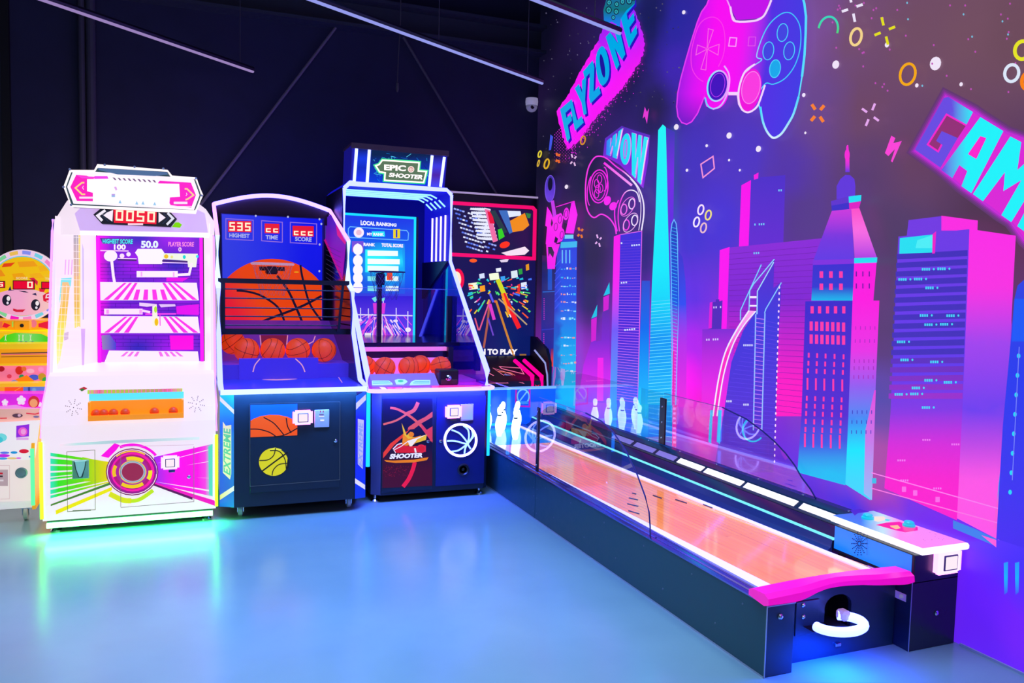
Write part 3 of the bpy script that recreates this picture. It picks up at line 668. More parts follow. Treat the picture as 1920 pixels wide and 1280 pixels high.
# clock tower with spire
D.fill([(768, -75), (774, -75), (780, -22), (781, 60), (760, 60), (760, -22)], vgrad([(-75, C(255, 50, 225)), (10, C(240, 50, 215)), (60, C(95, 60, 225))]), 30)
D.ell(769, -25, 13, 30, C(250, 45, 215), 16); D.ell(770, -60, 6, 14, C(250, 45, 215), 12)
D.fill([(716, 195), (716, 130), (735, 95), (760, 74), (785, 76), (805, 95), (810, 130), (808, 195)], C(100, 58, 218), 60)
D.poly([(688, 205), (780, 180), (780, 246), (692, 254)], C(98, 55, 205)); D.poly([(690, 228), (778, 212), (778, 246), (692, 254)], C(64, 50, 200))
D.poly([(776, 182), (840, 174), (838, 205), (778, 214)], C(40, 225, 245)); D.poly([(778, 214), (838, 206), (828, 242), (780, 246)], C(225, 35, 195))
D.fill([(692, 254), (790, 244), (806, 515), (596, 522), (604, 490)], vgrad([(250, C(205, 60, 220)), (380, C(120, 55, 220)), (515, C(95, 60, 225))]), 40)
D.fill([(790, 244), (830, 240), (918, 488), (806, 490)], vgrad([(240, C(255, 80, 200)), (350, C(255, 110, 225)), (490, C(175, 65, 225))]), 40)
D.poly([(804, 490), (920, 486), (918, 512), (804, 516)], C(40, 225, 240)); D.poly([(600, 500), (804, 494), (804, 518), (598, 524)], C(130, 50, 220))
D.fill([(598, 524), (804, 518), (796, 702), (590, 702)], vgrad([(520, C(62, 46, 205)), (640, C(50, 60, 205)), (702, C(20, 185, 235))]), 40)
D.fill([(804, 516), (916, 512), (900, 702), (796, 702)], C(255, 25, 220), 90)
D.fill([(560, 706), (796, 702), (775, 1280), (760, 1625), (520, 1560), (540, 1280)], vgrad([(700, C(60, 42, 200)), (1280, C(84, 42, 205)), (1420, C(60, 90, 225)), (1560, C(20, 190, 240))]), 60)
D.fill([(796, 702), (930, 702), (905, 1280), (885, 1700), (760, 1620), (775, 1280)], vgrad([(700, C(255, 25, 220)), (950, C(235, 50, 225)), (1120, C(150, 90, 235)), (1300, C(60, 140, 240)), (1450, C(10, 230, 250)), (1620, C(60, 215, 250))]), 60)
D.fill([(905, 1150), (912, 1150), (893, 1700), (852, 1665), (860, 1350)], vgrad([(1150, C(230, 70, 220)), (1400, C(200, 120, 230)), (1700, C(140, 190, 245))]), 60)
RD = C(255, 60, 165)
for y0 in (572, 633):
    for x0 in (640, 688, 738): D.rect(x0-9, y0-16, x0+9, y0+16, RD)
for x0 in (594, 631, 671, 711, 752): D.rect(x0-8, 730, x0+8, 766, RD)
for y0 in (830, 895):
    for i in range(7): D.rect(589+i*27-8, y0-24+i, 589+i*27+8, y0+22+i, RD)
for i, x0 in enumerate((577, 619, 661, 706, 751)):
    for y0, h in ((975, 12), (1015, 12), (1053, 12), (1118, 30), (1190, 12), (1228, 12), (1266, 12), (1306, 13), (1346, 13), (1400, 34)):
        xx = x0-(y0-975)*0.045; D.rect(xx-4.5, y0-h+i*2, xx+4.5, y0+h+i*2, RD)
for y0 in (570, 630):
    for x0 in (815, 848, 880): D.rect(x0-3, y0-14, x0+2, y0+12, C(60, 20, 150))
for y0 in (840, 905, 1005, 1040, 1085, 1260, 1310, 1360):
    for i in range(5): xx = 812+i*24-(y0-840)*.04; D.rect(xx-2, y0-10, xx+2, y0+8, C(170, 40, 190) if y0 < 1100 else C(60, 60, 190))
# office block with rows of lit windows
D.fill([(1076, 300), (1240, 280), (1240, 352), (1380, 345), (1380, 420), (1062, 420)], C(116, 60, 225), 70); D.poly([(1240, 278), (1422, 302), (1420, 352), (1240, 352)], C(255, 45, 225))
D.fill([(1025, 382), (1380, 345), (1368, 700), (1345, 1240), (1318, 1800), (955, 1640), (985, 1270), (1010, 700)], vgrad([(350, C(112, 60, 228)), (1050, C(98, 58, 232)), (1250, C(130, 55, 225)), (1420, C(215, 40, 215)), (1600, C(250, 28, 205))]), 70)
for i in range(17):
    y0 = 470+i*43.5; k = y0-380; sk = -(1-(i/19.0))*20
    c = mixc(C(68, 48, 185), C(165, 45, 205), max(0, (i-11)/6))
    xl = 1022-k*0.058; xr = 1374-k*0.036
    D.poly([(xl, y0), (xr, y0+sk), (xr, y0+sk+30), (xl, y0+26)], c)
D.poly([(1032, 390), (1196, 372), (1194, 462), (1030, 468)], C(40, 225, 240)); D.poly([(1120, 400), (1196, 375), (1194, 440), (1110, 440)], C(80, 240, 245)); D.poly([(1196, 370), (1214, 355), (1208, 466), (1194, 468)], C(240, 35, 200))
for x, y, n in ((1142, 545, 2), (1025, 596, 2), (1160, 638, 1), (1132, 776, 1), (1265, 777, 1), (1155, 822, 2), (1018, 908, 1), (1035, 998, 1), (1184, 1008, 1), (1155, 1100, 1), (1252, 1110, 1), (1092, 1138, 1), (1006, 1170, 2), (1142, 1236, 1)):
    for r in range(n):
        for i in range(4): D.rect(x+r*78+i*11, y-6-r*2, x+r*78+i*11+8, y+7-r*2, C(70, 215, 245))
        D.ell(x+r*78+60, y-r*2, 5, 6, C(70, 215, 245), 8)
for x, y in ((1145, 1398), (1290, 1420), (1020, 1500), (1035, 1600), (1200, 1640)):
    for i in range(4): D.rect(x+i*11, y-4, x+i*11+7, y+5, C(240, 130, 240))
D.fill([(1380, 345), (1420, 350), (1612, 378), (1590, 800), (1565, 1280), (1535, 1700), (1530, 1900), (1318, 1790), (1345, 1240), (1368, 700)], vgrad([(350, C(255, 45, 230)), (640, C(252, 50, 225)), (900, C(165, 68, 235)), (1250, C(110, 62, 235)), (1420, C(190, 70, 225)), (1600, C(255, 85, 225))]), 70)
D.fill([(1582, 940), (1592, 800), (1600, 900), (1545, 1860), (1500, 1840), (1540, 1500)], vgrad([(800, C(150, 70, 230)), (1150, C(80, 90, 235)), (1400, C(40, 150, 240)), (1650, C(40, 150, 240)), (1700, C(250, 90, 215)), (1860, C(250, 90, 215))]), 60)
D.T = lambda x, y: (x, y)
D.fill([(1787, 990), (1787, 975), (1830, 992), (1868, 1010), (1868, 1024)], C(60, 130, 230), 40); D.poly([(1840, 1003), (1868, 1012), (1868, 1026)], C(255, 95, 215))
# pale streaks near the foot of the office block
D.line(1634, 886, 1925, 968, 2.0, C(250, 130, 235)); D.line(1634, 915, 1925, 995, 2.0, C(250, 120, 225))
for x, y in ((1639, 901, ), (1695, 917), (1716, 924), (1758, 936)): D.rect(x-4, y-5, x+4, y+5, C(60, 190, 230) if x < 1650 else C(250, 110, 230))
# blue dotted tower, far right
D.fill([(1902, 560), (1908, 535), (1925, 520), (1960, 520), (1960, 1040), (1868, 1010), (1880, 800), (1895, 640)], vgrad([(520, C(50, 70, 225)), (700, C(42, 60, 235)), (1040, C(70, 45, 235))]), 50)
D.fill([(1897, 640), (1960, 640), (1960, 560), (1902, 560)], C(30, 90, 245), 60)
for i in range(8):
    D.ell(1910-i*2.3, 667+i*36.5, 3.4, 4.6, C(40, 215, 245), 12)
    if i > 4: D.ell(1930-i*0.9, 680+i*35.5, 3.4, 4.6, C(40, 215, 245), 12)
D.line(1911, 650, 1898, 900, 1.6, C(120, 130, 245))
for x in (1886, 1907): D.fill([(x-4, 1055), (x+4, 1053), (x+3, 1110), (x-3, 1115)], vgrad([(1050, C(40, 150, 245)), (1085, C(20, 180, 250)), (1115, C(70, 80, 240))]), 20)  # two blurred cyan reflection streaks, painted into the wall print
WALLPRINT = printed('wall_print', 0.22, 0.92, 0.42, 0.35)  # emission stands in for light on the wall, the print is no lamp
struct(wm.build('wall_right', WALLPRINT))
struct(MB().box(XW-0.010, XW-0.001, -4.0, 2.66, 0, 0.010).build('baseboard_right', mat('skirting_pale', (0.45, 0.45, 0.6), 0.4)))
# ------------------------------------------------------------------ small fittings used on several machines
def card_reader(parent, x, y, z, w, h, ax='y', col=None):
    """card reader: a rounded glowing frame round a screen, on a panel facing -y"""
    fr = MB().bbox(x-w/2, x+w/2, y-0.028, y, z-h/2, z+h/2, 0.012).build('card_reader', led('reader_glow', (1.25, 0.9, 1.3)), parent)
    MB().bbox(x-w*0.30, x+w*0.30, y-0.033, y-0.026, z-h*0.34, z+h*0.34, 0.003).build('reader_bezel', mat('bezel_violet', (0.10, 0.04, 0.20), 0.4), fr)
    MB().bbox(x-w*0.25, x+w*0.25, y-0.036, y-0.030, z-h*0.28, z+h*0.28, 0.002).build('reader_screen', led('reader_screen', (1.0, 0.85, 0.95)), fr)
    g = MB()
    for s in (-1, 1): g.box(x+s*w*0.52-0.004, x+s*w*0.52+0.004, y-0.02, y-0.002, z-h*0.42, z+h*0.42)
    g.box(x-w*0.42, x+w*0.42, y-0.02, y-0.002, z-h*0.53, z-h*0.50); g.box(x-w*0.42, x+w*0.42, y-0.02, y-0.002, z+h*0.50, z+h*0.53)
    g.build('reader_edge_light', LED_PINK, fr)
    return fr
def caster(parent, x, y, r=0.04):
    c = MB().box(x-0.025, x+0.025, y-0.025, y+0.025, 2*r-0.012, 2*r+0.015).box(x-0.022, x-0.017, y-0.02, y+0.02, r*0.8, 2*r).box(x+0.017, x+0.022, y-0.02, y+0.02, r*0.8, 2*r).build('caster', CHROME, parent)
    MB().lathe([(r*0.8, -0.014), (r, -0.010), (r, 0.010), (r*0.8, 0.014)], (x, y, r), 'x', 20).build('wheel', mat('caster_wheel', (0.75, 0.75, 0.72), 0.4), c)
def level_foot(parent, x, y, h):
    MB().lathe([(0.034, 0), (0.034, 0.008), (0.024, 0.02), (0.010, 0.024), (0.010, h)], (x, y, 0), 'z', 16).build('leveling_foot', CHROME, parent)
def frame_rect(mb, x0, x1, y, z0, z1, w=0.006, d=0.006):
    mb.box(x0, x1, y-d, y, z0, z0+w).box(x0, x1, y-d, y, z1-w, z1).box(x0, x0+w, y-d, y, z0, z1).box(x1-w, x1, y-d, y, z0, z1)
    return mb
def speaker_dots(mb, pl, cx, cy, R0, sx, sy, c, T=None):
    pass
GLOW_WHITE = mat('white_panel_added_glow', (0.20, 0.17, 0.20), 0.35, em=C(252, 234, 247), es=0.88)  # emission paints in marquee and inside light overexposing the white body
GLOW_LAV = mat('lavender_panel_added_glow', (0.7, 0.55, 0.8), 0.35, em=C(225, 185, 245), es=0.75)  # same added glow, for hood and sill
RED_LCD = mat('red_display', (0.3, 0.01, 0.02), 0.3, em=C(225, 10, 45), es=1.0)
DIG = C(255, 232, 200, 1.15)

# ------------------------------------------------------------------ white ball-shooting cabinet
wc = thing('ball_shooting_cabinet', 'tall glowing white arcade cabinet with striped shelves behind glass and a red 0050 display', 'arcade machine', (-0.34, 6.4, 0))
X0, X1 = -0.86, 0.168
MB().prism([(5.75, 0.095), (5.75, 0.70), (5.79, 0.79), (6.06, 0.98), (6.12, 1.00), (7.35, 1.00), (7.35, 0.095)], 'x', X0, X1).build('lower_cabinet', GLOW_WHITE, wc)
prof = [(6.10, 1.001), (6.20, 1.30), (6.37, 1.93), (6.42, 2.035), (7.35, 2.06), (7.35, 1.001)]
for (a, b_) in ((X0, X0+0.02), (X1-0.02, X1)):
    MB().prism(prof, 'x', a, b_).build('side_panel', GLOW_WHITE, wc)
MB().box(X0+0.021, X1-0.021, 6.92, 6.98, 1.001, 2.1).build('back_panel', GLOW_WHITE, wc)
# splayed inner frame round the window
sc_pl = PY(6.80)
w0 = [sc_pl.at(*p) for p in ((183, 443), (379, 446), (381, 690), (186, 692))]
for side in ('L', 'R'):
    xa, xb = (X0+0.021, w0[3].x-0.01) if side == 'L' else (X1-0.021, w0[2].x+0.01)
    m = MB()
    m.face([(xa, 6.30, 1.001), (xb, 6.79, 1.001), (xb, 6.79, 2.05), (xa, 6.30, 2.05)])
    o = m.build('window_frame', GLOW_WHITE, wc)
# tinted lattice windows in the left splayed panel
def onplane(a, b_, c_): a, b_, c_ = map(Vector, (a, b_, c_)); return Plane(a, (b_-a).cross(c_-a))
spl = onplane((X0+0.021, 6.30, 1.001), (w0[3].x-0.01, 6.79, 1.001), (X0+0.021, 6.30, 2.05))
if spl.n.y > 0: spl.n = -spl.n
Pc = crop(90, 360, 3.5556)
d = Decal(spl, T=Pc, off=0.003)
d.fill([(170, 265), (202, 275), (205, 560), (172, 560)], vgrad([(265, C(170, 165, 185)), (560, C(225, 180, 150))]), 60)
d.fill([(172, 560), (215, 560), (212, 890), (178, 908)], vgrad([(560, C(235, 185, 130)), (780, C(232, 185, 60)), (900, C(240, 225, 120))]), 60)
d.fill([(204, 270), (216, 290), (216, 900), (207, 895)], C(245, 215, 120), 90)
d.fill([(95, 590), (150, 585), (120, 880), (80, 1120), (50, 1180), (60, 920), (85, 740)], vgrad([(590, C(240, 190, 130)), (780, C(240, 190, 50)), (950, C(240, 235, 90)), (1180, C(245, 240, 170))]), 60)
d.fill([(88, 575), (158, 570), (150, 640), (135, 600), (95, 600), (80, 740), (76, 720)], C(120, 225, 235), 60)
d.fill([(105, 940), (138, 930), (135, 980), (108, 990)], C(215, 185, 215), 60)
d.fill([(228, 340), (238, 380), (240, 850), (230, 850)], C(205, 185, 240), 120); d.fill([(220, 910), (248, 910), (240, 1190), (228, 1190)], C(215, 170, 245), 120)
for x in (115, 137, 158): d.fill([(x, 450), (x+7, 450), (x+2, 550), (x-5, 550)], C(235, 165, 240), 80)
for i in range(19): d.line(60 if i > 5 else 165, 300+i*47, 212, 300+i*47+3, 3, C(250, 235, 240))
for x in (190, 75, 100, 125): d.line(x, 290 if x == 190 else 620, x-(0 if x == 190 else 30), 900 if x == 190 else 1150, 2.5, C(250, 235, 240))
d.build('side_window', wc, SIGN)
# hood with chamfered top
hood = PY(6.22)
m = MB().slab(hood, [(150, 432), (140, 400), (170, 372), (330, 372), (384, 400), (390, 436)], 0.62)
m.build('hood', GLOW_LAV, wc)
m = MB().slab(PY(6.36), [(103, 412), (126, 376), (150, 366), (360, 372), (386, 392), (402, 416), (402, 440), (103, 440)], 0.06)
m.build('top_panel', GLOW_WHITE, wc)
Hc = crop(110, 300, 6.857)
mq = PY(6.02); mql = [(75, 345), (150, 140), (460, 140), (500, 75), (1400, 138), (1455, 215), (1765, 235), (1845, 450), (1760, 668), (160, 590)]
m = MB().slab(mq, [Hc(*p) for p in mql], 0.16); mar = m.build('marquee', mat('marquee_shell', (0.35, 0.40, 0.38), 0.3), wc)
d = Decal(mq, T=Hc, off=0.004)
d.poly([(95, 345), (165, 158), (440, 158), (470, 158), (505, 92), (1390, 150), (1440, 228), (1750, 250), (1825, 450), (1745, 650), (170, 575)], C(40, 70, 80))
d.poly([(110, 345), (185, 145), (470, 150), (1440, 215), (1740, 250), (1812, 450), (1740, 640), (190, 560)], C(250, 235, 250, 1.1))
d.poly([(150, 345), (225, 190), (360, 200), (460, 240), (460, 530), (235, 525)], C(255, 25, 190)); d.poly([(1270, 300), (1300, 265), (1700, 290), (1765, 450), (1705, 610), (1440, 580)], C(255, 25, 200))
d.poly([(460, 205), (625, 205), (645, 250), (600, 255), (460, 250)], C(240, 60, 235)); d.poly([(225, 190), (250, 205), (470, 215), (470, 235), (300, 235)], C(250, 60, 220))
d.poly([(500, 100), (1390, 155), (1410, 185), (1240, 205), (760, 185), (520, 130)], C(75, 105, 150))
d.poly([(365, 245), (650, 240), (700, 210), (1260, 240), (1280, 300), (1550, 305), (1560, 470), (1430, 480), (1420, 600), (440, 545), (440, 420), (365, 400)], C(252, 238, 250, 1.15))
d.stroke([(330, 290), (300, 290), (215, 358), (300, 440), (340, 440)], 20, C(250, 215, 130)); d.stroke([(1620, 370), (1650, 370), (1735, 450), (1660, 500), (1630, 510)], 20, C(252, 205, 150))
d.stroke([(320, 330), (305, 355), (325, 380)], 8, C(250, 210, 250)); d.stroke([(1640, 420), (1650, 440), (1635, 460)], 8, C(250, 210, 250))
d.rect(265, 470, 440, 495, C(250, 225, 245)); d.rect(1480, 535, 1655, 565, C(250, 225, 245)); d.rect(1490, 590, 1710, 600, C(250, 225, 245))
for i in range(9): d.poly([(690+i*64, 222+i*4), (720+i*64, 225+i*4), (745+i*64, 258+i*4), (720+i*64, 256+i*4)], C(120, 90, 130))
d.poly([(710, 345), (740, 340), (755, 380), (735, 395)], C(225, 170, 235)); d.rect(680, 435, 725, 475, C(150, 185, 230)); d.poly([(680, 440), (725, 440), (700, 455)], C(210, 130, 225))
for x, y in ((790, 545), (1005, 560), (1085, 560), (1235, 570)): d.poly([(x-22, y+10), (x, y-35), (x+20, y+14)], C(150, 200, 235))
d.build('marquee_graphic', mar, SIGN)
for p in ((143, 118), (62, 345), (592, 62), (975, 88), (1345, 110), (1765, 235), (1840, 455), (160, 575)): MB().tube([mq.at(*Hc(*p), 0.02), mq.at(*Hc(*p), -0.05)], 0.008, 8).build('marquee_bolt', WHITEP, mar)
MB().tube([mq.at(*Hc(*p), 0.008) for p in mql], 0.0065, 8, True).build('marquee_light', led('led_frame_white', (1.3, 1.1, 1.15)), mar)
# score display hung below the marquee
sd = PY(6.14)
dsp = [(445, 700), (560, 605), (1420, 650), (1520, 755), (1440, 860), (555, 820)]
o = MB().slab(sd, [Hc(*p) for p in dsp], 0.08).build('score_display', mat('display_navy', (0.012, 0.014, 0.035), 0.3), wc)
d = Decal(sd, T=Hc, off=0.003)
d.fill([(705, 612), (1262, 640), (1255, 825), (710, 805)], C(238, 10, 50), 200)
for i, ch in enumerate('0050'):
    x = 735+i*136; y = 640+i*7
    d.seg(ch, quad((x, y), (x+98, y+4), (x+92, y+140), (x-4, y+136)), DIG, 0.17)
d.poly([(700, 640), (560, 700), (690, 790)], C(250, 235, 250)); d.poly([(1285, 670), (1285, 805), (1375, 740)], C(250, 235, 250))
for dx in (0,): d.stroke([(600, 645), (500, 715), (560, 780)], 34, C(245, 235, 250)); d.stroke([(1400, 680), (1470, 750), (1390, 830)], 30, C(225, 225, 240))
d.stroke([(640, 650), (560, 715), (640, 790)], 12, C(30, 40, 70)); d.stroke([(1340, 670), (1410, 745), (1335, 820)], 12, C(30, 40, 70))
d.rect(890, 812, 1085, 836, C(250, 210, 225))
d.build('score_digits', o, SIGN)
d = Decal(PY(6.20), T=Hc, off=0.004); d.poly([(1455, 860), (1500, 800), (1545, 800), (1585, 830), (1560, 870)], C(140, 240, 0)); d.build('lime_sticker', wc)
m = MB().slab(PY(6.25), [(150, 432), (392, 437), (392, 445), (150, 440)], 0.04); m.build('hood_light', LED_WHITE, wc)
# lit screen picture with shelves
J = crop(180, 440, 4.924)
m = MB().slab(sc_pl, [(180, 438), (382, 438), (384, 694), (182, 694)], 0.05); scr = m.build('display_window', BLACK, wc)
d = Decal(sc_pl, T=J, off=0.003)
d.fill([(10, 5), (975, 20), (980, 1240), (30, 1245)], lambda x, y: mixc(mixc(C(52, 35, 190), C(160, 20, 235), max(0, min(1, 0.5+0.5*math.sin(x*.009+1.2)*math.cos(y*.012)))), C(255, 10, 235), max(0, min(1, (140-x)/140))), 60)
for i in range(30):
    y = 270+i*33
    if not (430 < y < 610 or 745 < y < 910 or y > 1060):
        d.line(40, y, 960, y+4, 3, C(40, 18, 130))
        for k in range(7): d.line(110+k*140+(i % 2)*70, y, 110+k*140+(i % 2)*70, y+33, 3, C(40, 18, 130))
d.fill([(680, 930), (900, 930), (900, 1060), (690, 1060)], C(250, 10, 225), 200); d.fill([(650, 395), (860, 395), (800, 430), (650, 430)], C(230, 15, 230), 200); d.fill([(740, 660), (950, 640), (950, 740), (745, 735)], C(225, 20, 235), 200)
d.fill([(50, 930), (125, 920), (185, 1000), (185, 1060), (60, 1060)], lambda x, y: mixc(C(150, 130, 180), C(70, 60, 210), (x-50)/135), 60)
for (yt, yb, xl, xr, ov) in ((435, 605, 35, 950, 0), (748, 908, 40, 960, 1), (1068, 1222, 60, 960, 2)):
    d.fill([(xl+(60 if ov == 2 else 0), yt), (xr-20, yt+8), (xr, yb), (xl, yb)], C(252, 232, 250), 200)
    n = 10
    for k in range(n):
        u = (k+0.35)/n; u2 = (k+0.85)/n
        xb0, xb1 = xl+(xr-xl)*u, xl+(xr-xl)*u2; vx = (xl+xr)/2
        xt0, xt1 = vx+(xb0-vx)*0.55, vx+(xb1-vx)*0.55
        yy = yt+8
        if ov == 0 and 3 <= k <= 6: yy = yt+70; xt0 = vx+(xb0-vx)*0.8; xt1 = vx+(xb1-vx)*0.8
        if ov == 1 and 3 <= k <= 6: continue
        if ov == 2:
            d.poly([(xb0, yt+110), (xb1, yt+110), (xb1-4, yt+150), (xb0-8, yt+150)], C(240, 80, 235))
            if k in (0, 1, 2, 6, 7, 8, 9): d.poly([(xt0, yt+10), (xt1, yt+10), (vx+(xb1-vx)*.68, yt+55), (vx+(xb0-vx)*.68, yt+55)], C(240, 110, 235))
        else: d.poly([(xt0, yy), (xt1, yy), (xb1, yb-4), (xb0, yb-4)], C(250, 55, 232))
d.fill([(35, 30), (340, 38), (340, 85), (60, 82)], C(80, 50, 150), 200)
d.text('HIGHEST SCORE', quad((62, 38), (340, 42), (338, 84), (62, 80)), C(60, 235, 240), 0.03); d.text('100', rectq(165, 88, 275, 138), C(252, 235, 250), 0.04)
d.text('50.0', rectq(415, 55, 575, 122), C(225, 240, 255), 0.05); d.text('PLAYER SCORE', quad((668, 64), (905, 66), (903, 110), (668, 108)), C(255, 140, 220), 0.03); d.text('0', rectq(760, 115, 790, 155), C(255, 210, 230), 0.03)
d.poly([(360, 165), (385, 130), (605, 130), (630, 165), (610, 270), (395, 270), (385, 200)], C(253, 236, 250, 1.05))
d.stroke([(40, 145), (300, 150)], 10, C(250, 200, 250)); d.ell(135, 195, 62, 52, C(252, 235, 250)); d.ell(240, 195, 22, 22, C(250, 220, 250)); d.ell(300, 180, 20, 20, C(250, 230, 250)); d.stroke([(145, 240), (160, 380), (175, 460)], 26, C(252, 235, 250))
d.line(200, 230, 375, 235, 14, C(70, 40, 110)); d.line(610, 240, 850, 248, 14, C(70, 40, 110)); d.line(200, 218, 375, 222, 6, C(250, 215, 250)); d.line(610, 255, 850, 262, 8, C(250, 215, 250))
d.poly([(620, 170), (940, 175), (925, 300), (850, 300), (845, 240), (620, 225)], C(235, 240, 225)); d.ell(648, 200, 20, 20, C(235, 190, 30)); d.ell(815, 205, 14, 18, C(20, 215, 205)); d.ell(700, 205, 12, 14, C(230, 225, 130)); d.ell(935, 200, 12, 14, C(60, 220, 240))
d.stroke([(885, 260), (860, 365), (750, 370)], 22, C(252, 232, 250)); d.rect(375, 335, 755, 392, C(252, 235, 250)); d.rect(412, 340, 428, 385, C(245, 170, 245)); d.rect(710, 345, 725, 388, C(245, 170, 245))
d.rect(75, 682, 430, 735, C(252, 225, 250)); d.rect(95, 690, 120, 728, C(245, 150, 245)); d.rect(400, 690, 425, 728, C(245, 160, 245)); d.stroke([(430, 700), (500, 715)], 22, C(250, 215, 250)); d.line(455, 732, 740, 730, 14, C(245, 70, 235))
d.poly([(520, 660), (560, 640), (575, 850), (520, 845)], C(245, 240, 225)); d.ell(550, 690, 14, 30, C(180, 235, 60)); d.ell(558, 805, 18, 35, C(240, 190, 20)); d.line(590, 730, 592, 840, 8, C(240, 60, 230))
d.poly([(400, 625), (560, 640), (540, 655), (470, 665), (400, 655)], C(235, 205, 250)); d.poly([(580, 640), (730, 640), (735, 660), (600, 670)], C(225, 190, 250))
d.build('screen_picture', scr, SIGN)
for p, q2 in (((183, 443), (187, 692)), ((377, 446), (379, 688))): MB().tube([sc_pl.at(*p, 0.03), sc_pl.at(*q2, 0.03)], 0.012, 8).build('window_light', led('led_pure_magenta', (1.4, 0.02, 1.4)), wc)
m = MB().slab(PY(6.5), [(178, 690), (384, 688), (388, 700), (176, 704)], 0.02); m.build('window_sill', GLOW_LAV, wc)
# controls on the console
cons = onplane((0, 5.79, 0.79), (1, 5.79, 0.79), (0, 6.06, 0.98))
if cons.n.y > 0: cons.n = -cons.n
K = crop(0, 640, 3.0476)
fr5 = PY(5.75)
d = Decal(cons, T=K, off=0.003)
d.fill([(500, 278), (1042, 268), (1042, 290), (500, 300)], hgrad([(500, C(170, 225, 60)), (570, C(235, 60, 150)), (600, C(170, 200, 60)), (900, C(180, 150, 90)), (960, C(235, 60, 150)), (1042, C(190, 215, 70))]), 40)
for i in range(22): d.line(515+i*24.5, 279-i*.4, 515+i*24.5, 297-i*.4, 5, C(250, 90, 190))
d.poly([(450, 272), (480, 258), (500, 268), (470, 284)], C(190, 40, 60)); d.poly([(455, 274), (475, 268), (485, 276), (465, 284)], C(30, 120, 50))
d.build('control_strip', wc, SIGN)
for cx, cy in ((420, 377), (1122, 357)):
    d = Decal(cons, T=K, off=0.003)
    for i in range(8):
        for rr_ in (24, 36, 46): d.ell(cx+rr_*math.cos(i*PI/4+.2), cy+rr_*0.98*math.sin(i*PI/4+.2), 3.0, 3.0, C(110, 100, 110), 6)
    d.ell(cx, cy, 3, 3, C(40, 30, 40), 6)
    d.build('speaker_holes', wc, SIGN)
# ball tray: an orange trough with a cyan rim that stands out from the console
y_t = 5.735; pa = PY(y_t)
t0, t1 = pa.at(*K(505, 300)), pa.at(*K(1050, 420))
zo = pa.at(*K(505, 345)).z
m = MB().box(t0.x, t1.x, 5.692, 5.80, t1.z-0.012, t1.z).box(t0.x, t0.x+0.012, 5.70, 5.80, t1.z, zo).box(t1.x-0.012, t1.x, 5.70, 5.80, t1.z, zo).box(t0.x, t1.x, 5.692, 5.699, t1.z, t1.z+0.022).box(t0.x, t1.x, 5.766, 5.772, t1.z, zo)
tray = m.build('ball_tray', mat('tray_orange', (0.9, 0.30, 0.02), 0.35, em=C(255, 140, 10), es=0.7), wc)
MB().box(t0.x, t1.x, 5.7725, 5.776, zo-0.01, t0.z-0.005).build('tray_back', mat('tray_cyan', (0.2, 0.8, 0.8), 0.4, em=C(80, 235, 225), es=0.7), tray)
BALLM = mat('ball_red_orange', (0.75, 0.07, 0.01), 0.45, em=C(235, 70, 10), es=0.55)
def sphere_prof(r, n=10, dent=0): return [(max(0.0005, r*math.sin(PI*i/n)), -r*math.cos(PI*i/n)) for i in range(n+1)]
lbl = ['small orange ball at the left end of the white cabinet\'s tray', 'small orange ball second from the left in the white cabinet\'s tray', 'small orange ball third from the left in the white cabinet\'s tray', 'small orange ball left of the gap, right of three others in the tray', 'small orange ball fourth along, standing apart in the white cabinet\'s tray', 'small orange ball at the right end of the white cabinet\'s tray']
first = None; k = 0
for px in (548, 592, 648, 715, 882, 990):
    p = pa.at(*K(px, 385)); r = 0.0285; loc = (p.x, 5.732, t1.z+r+0.0005)
    if first is None:
        first = thing('toy_ball', lbl[0], 'ball', loc, 'small orange balls in the white cabinet tray')
        MB().lathe(sphere_prof(r), loc, 'z', 20).build('shell', BALLM, first, True)
        MB().tube([(loc[0]+(r-0.0005)*math.cos(2*PI*i/24), loc[1]+(r-.0005)*math.sin(2*PI*i/24), loc[2]) for i in range(24)], 0.0012, 6, True).build('seam', mat('seam_dark', (0.2, 0.02, 0.0), 0.6), first)
    else: dup(first, loc, lbl[k])
    k += 1
# front artwork
d = Decal(fr5, T=K, off=0.003)
def beam(x0, x1, ya0, ya1, yb0, yb1, c): d.fill([(x0, ya0), (x1, yb0), (x1, yb1), (x0, ya1)], c, 80)
lg = hgrad([(275, C(60, 225, 225)), (315, C(40, 225, 40)), (480, C(110, 215, 0)), (640, C(235, 215, 20))])
for ya0, ya1, yb0, yb1 in ((635, 655, 690, 697), (668, 700, 700, 712), (710, 740, 716, 724), (750, 772, 728, 738), (778, 790, 742, 748), (800, 838, 752, 770), (848, 872, 775, 790), (880, 896, 795, 802)): beam(288, 640, ya0, ya1, yb0, yb1, lg)
d.fill([(290, 930), (640, 800), (640, 815), (290, 940)], C(70, 130, 40), 90); d.fill([(318, 965), (640, 830), (640, 850), (320, 988)], C(235, 225, 0), 90)
d.fill([(470, 660), (640, 695), (640, 780), (560, 800), (480, 800)], hgrad([(470, C(130, 215, 10)), (640, C(238, 205, 10))]), 90)
mg = hgrad([(900, C(165, 40, 235)), (1000, C(250, 5, 230)), (1170, C(252, 20, 225)), (1215, C(60, 225, 200))])
for ya0, ya1, yb0, yb1 in ((660, 700, 585, 610), (700, 740, 615, 680), (735, 770, 684, 780), (765, 800, 782, 850), (800, 812, 860, 885)): d.fill([(880, ya0), (1215, yb0), (1215, yb1), (880, ya1)], mg, 80)
d.fill([(870, 800), (1232, 910), (1232, 940), (870, 815)], C(240, 20, 190), 90); d.fill([(870, 820), (1100, 905), (1100, 890), (870, 808)], C(90, 20, 90), 90)
d.poly([(1190, 600), (1215, 590), (1215, 880), (1195, 875)], C(90, 220, 190))
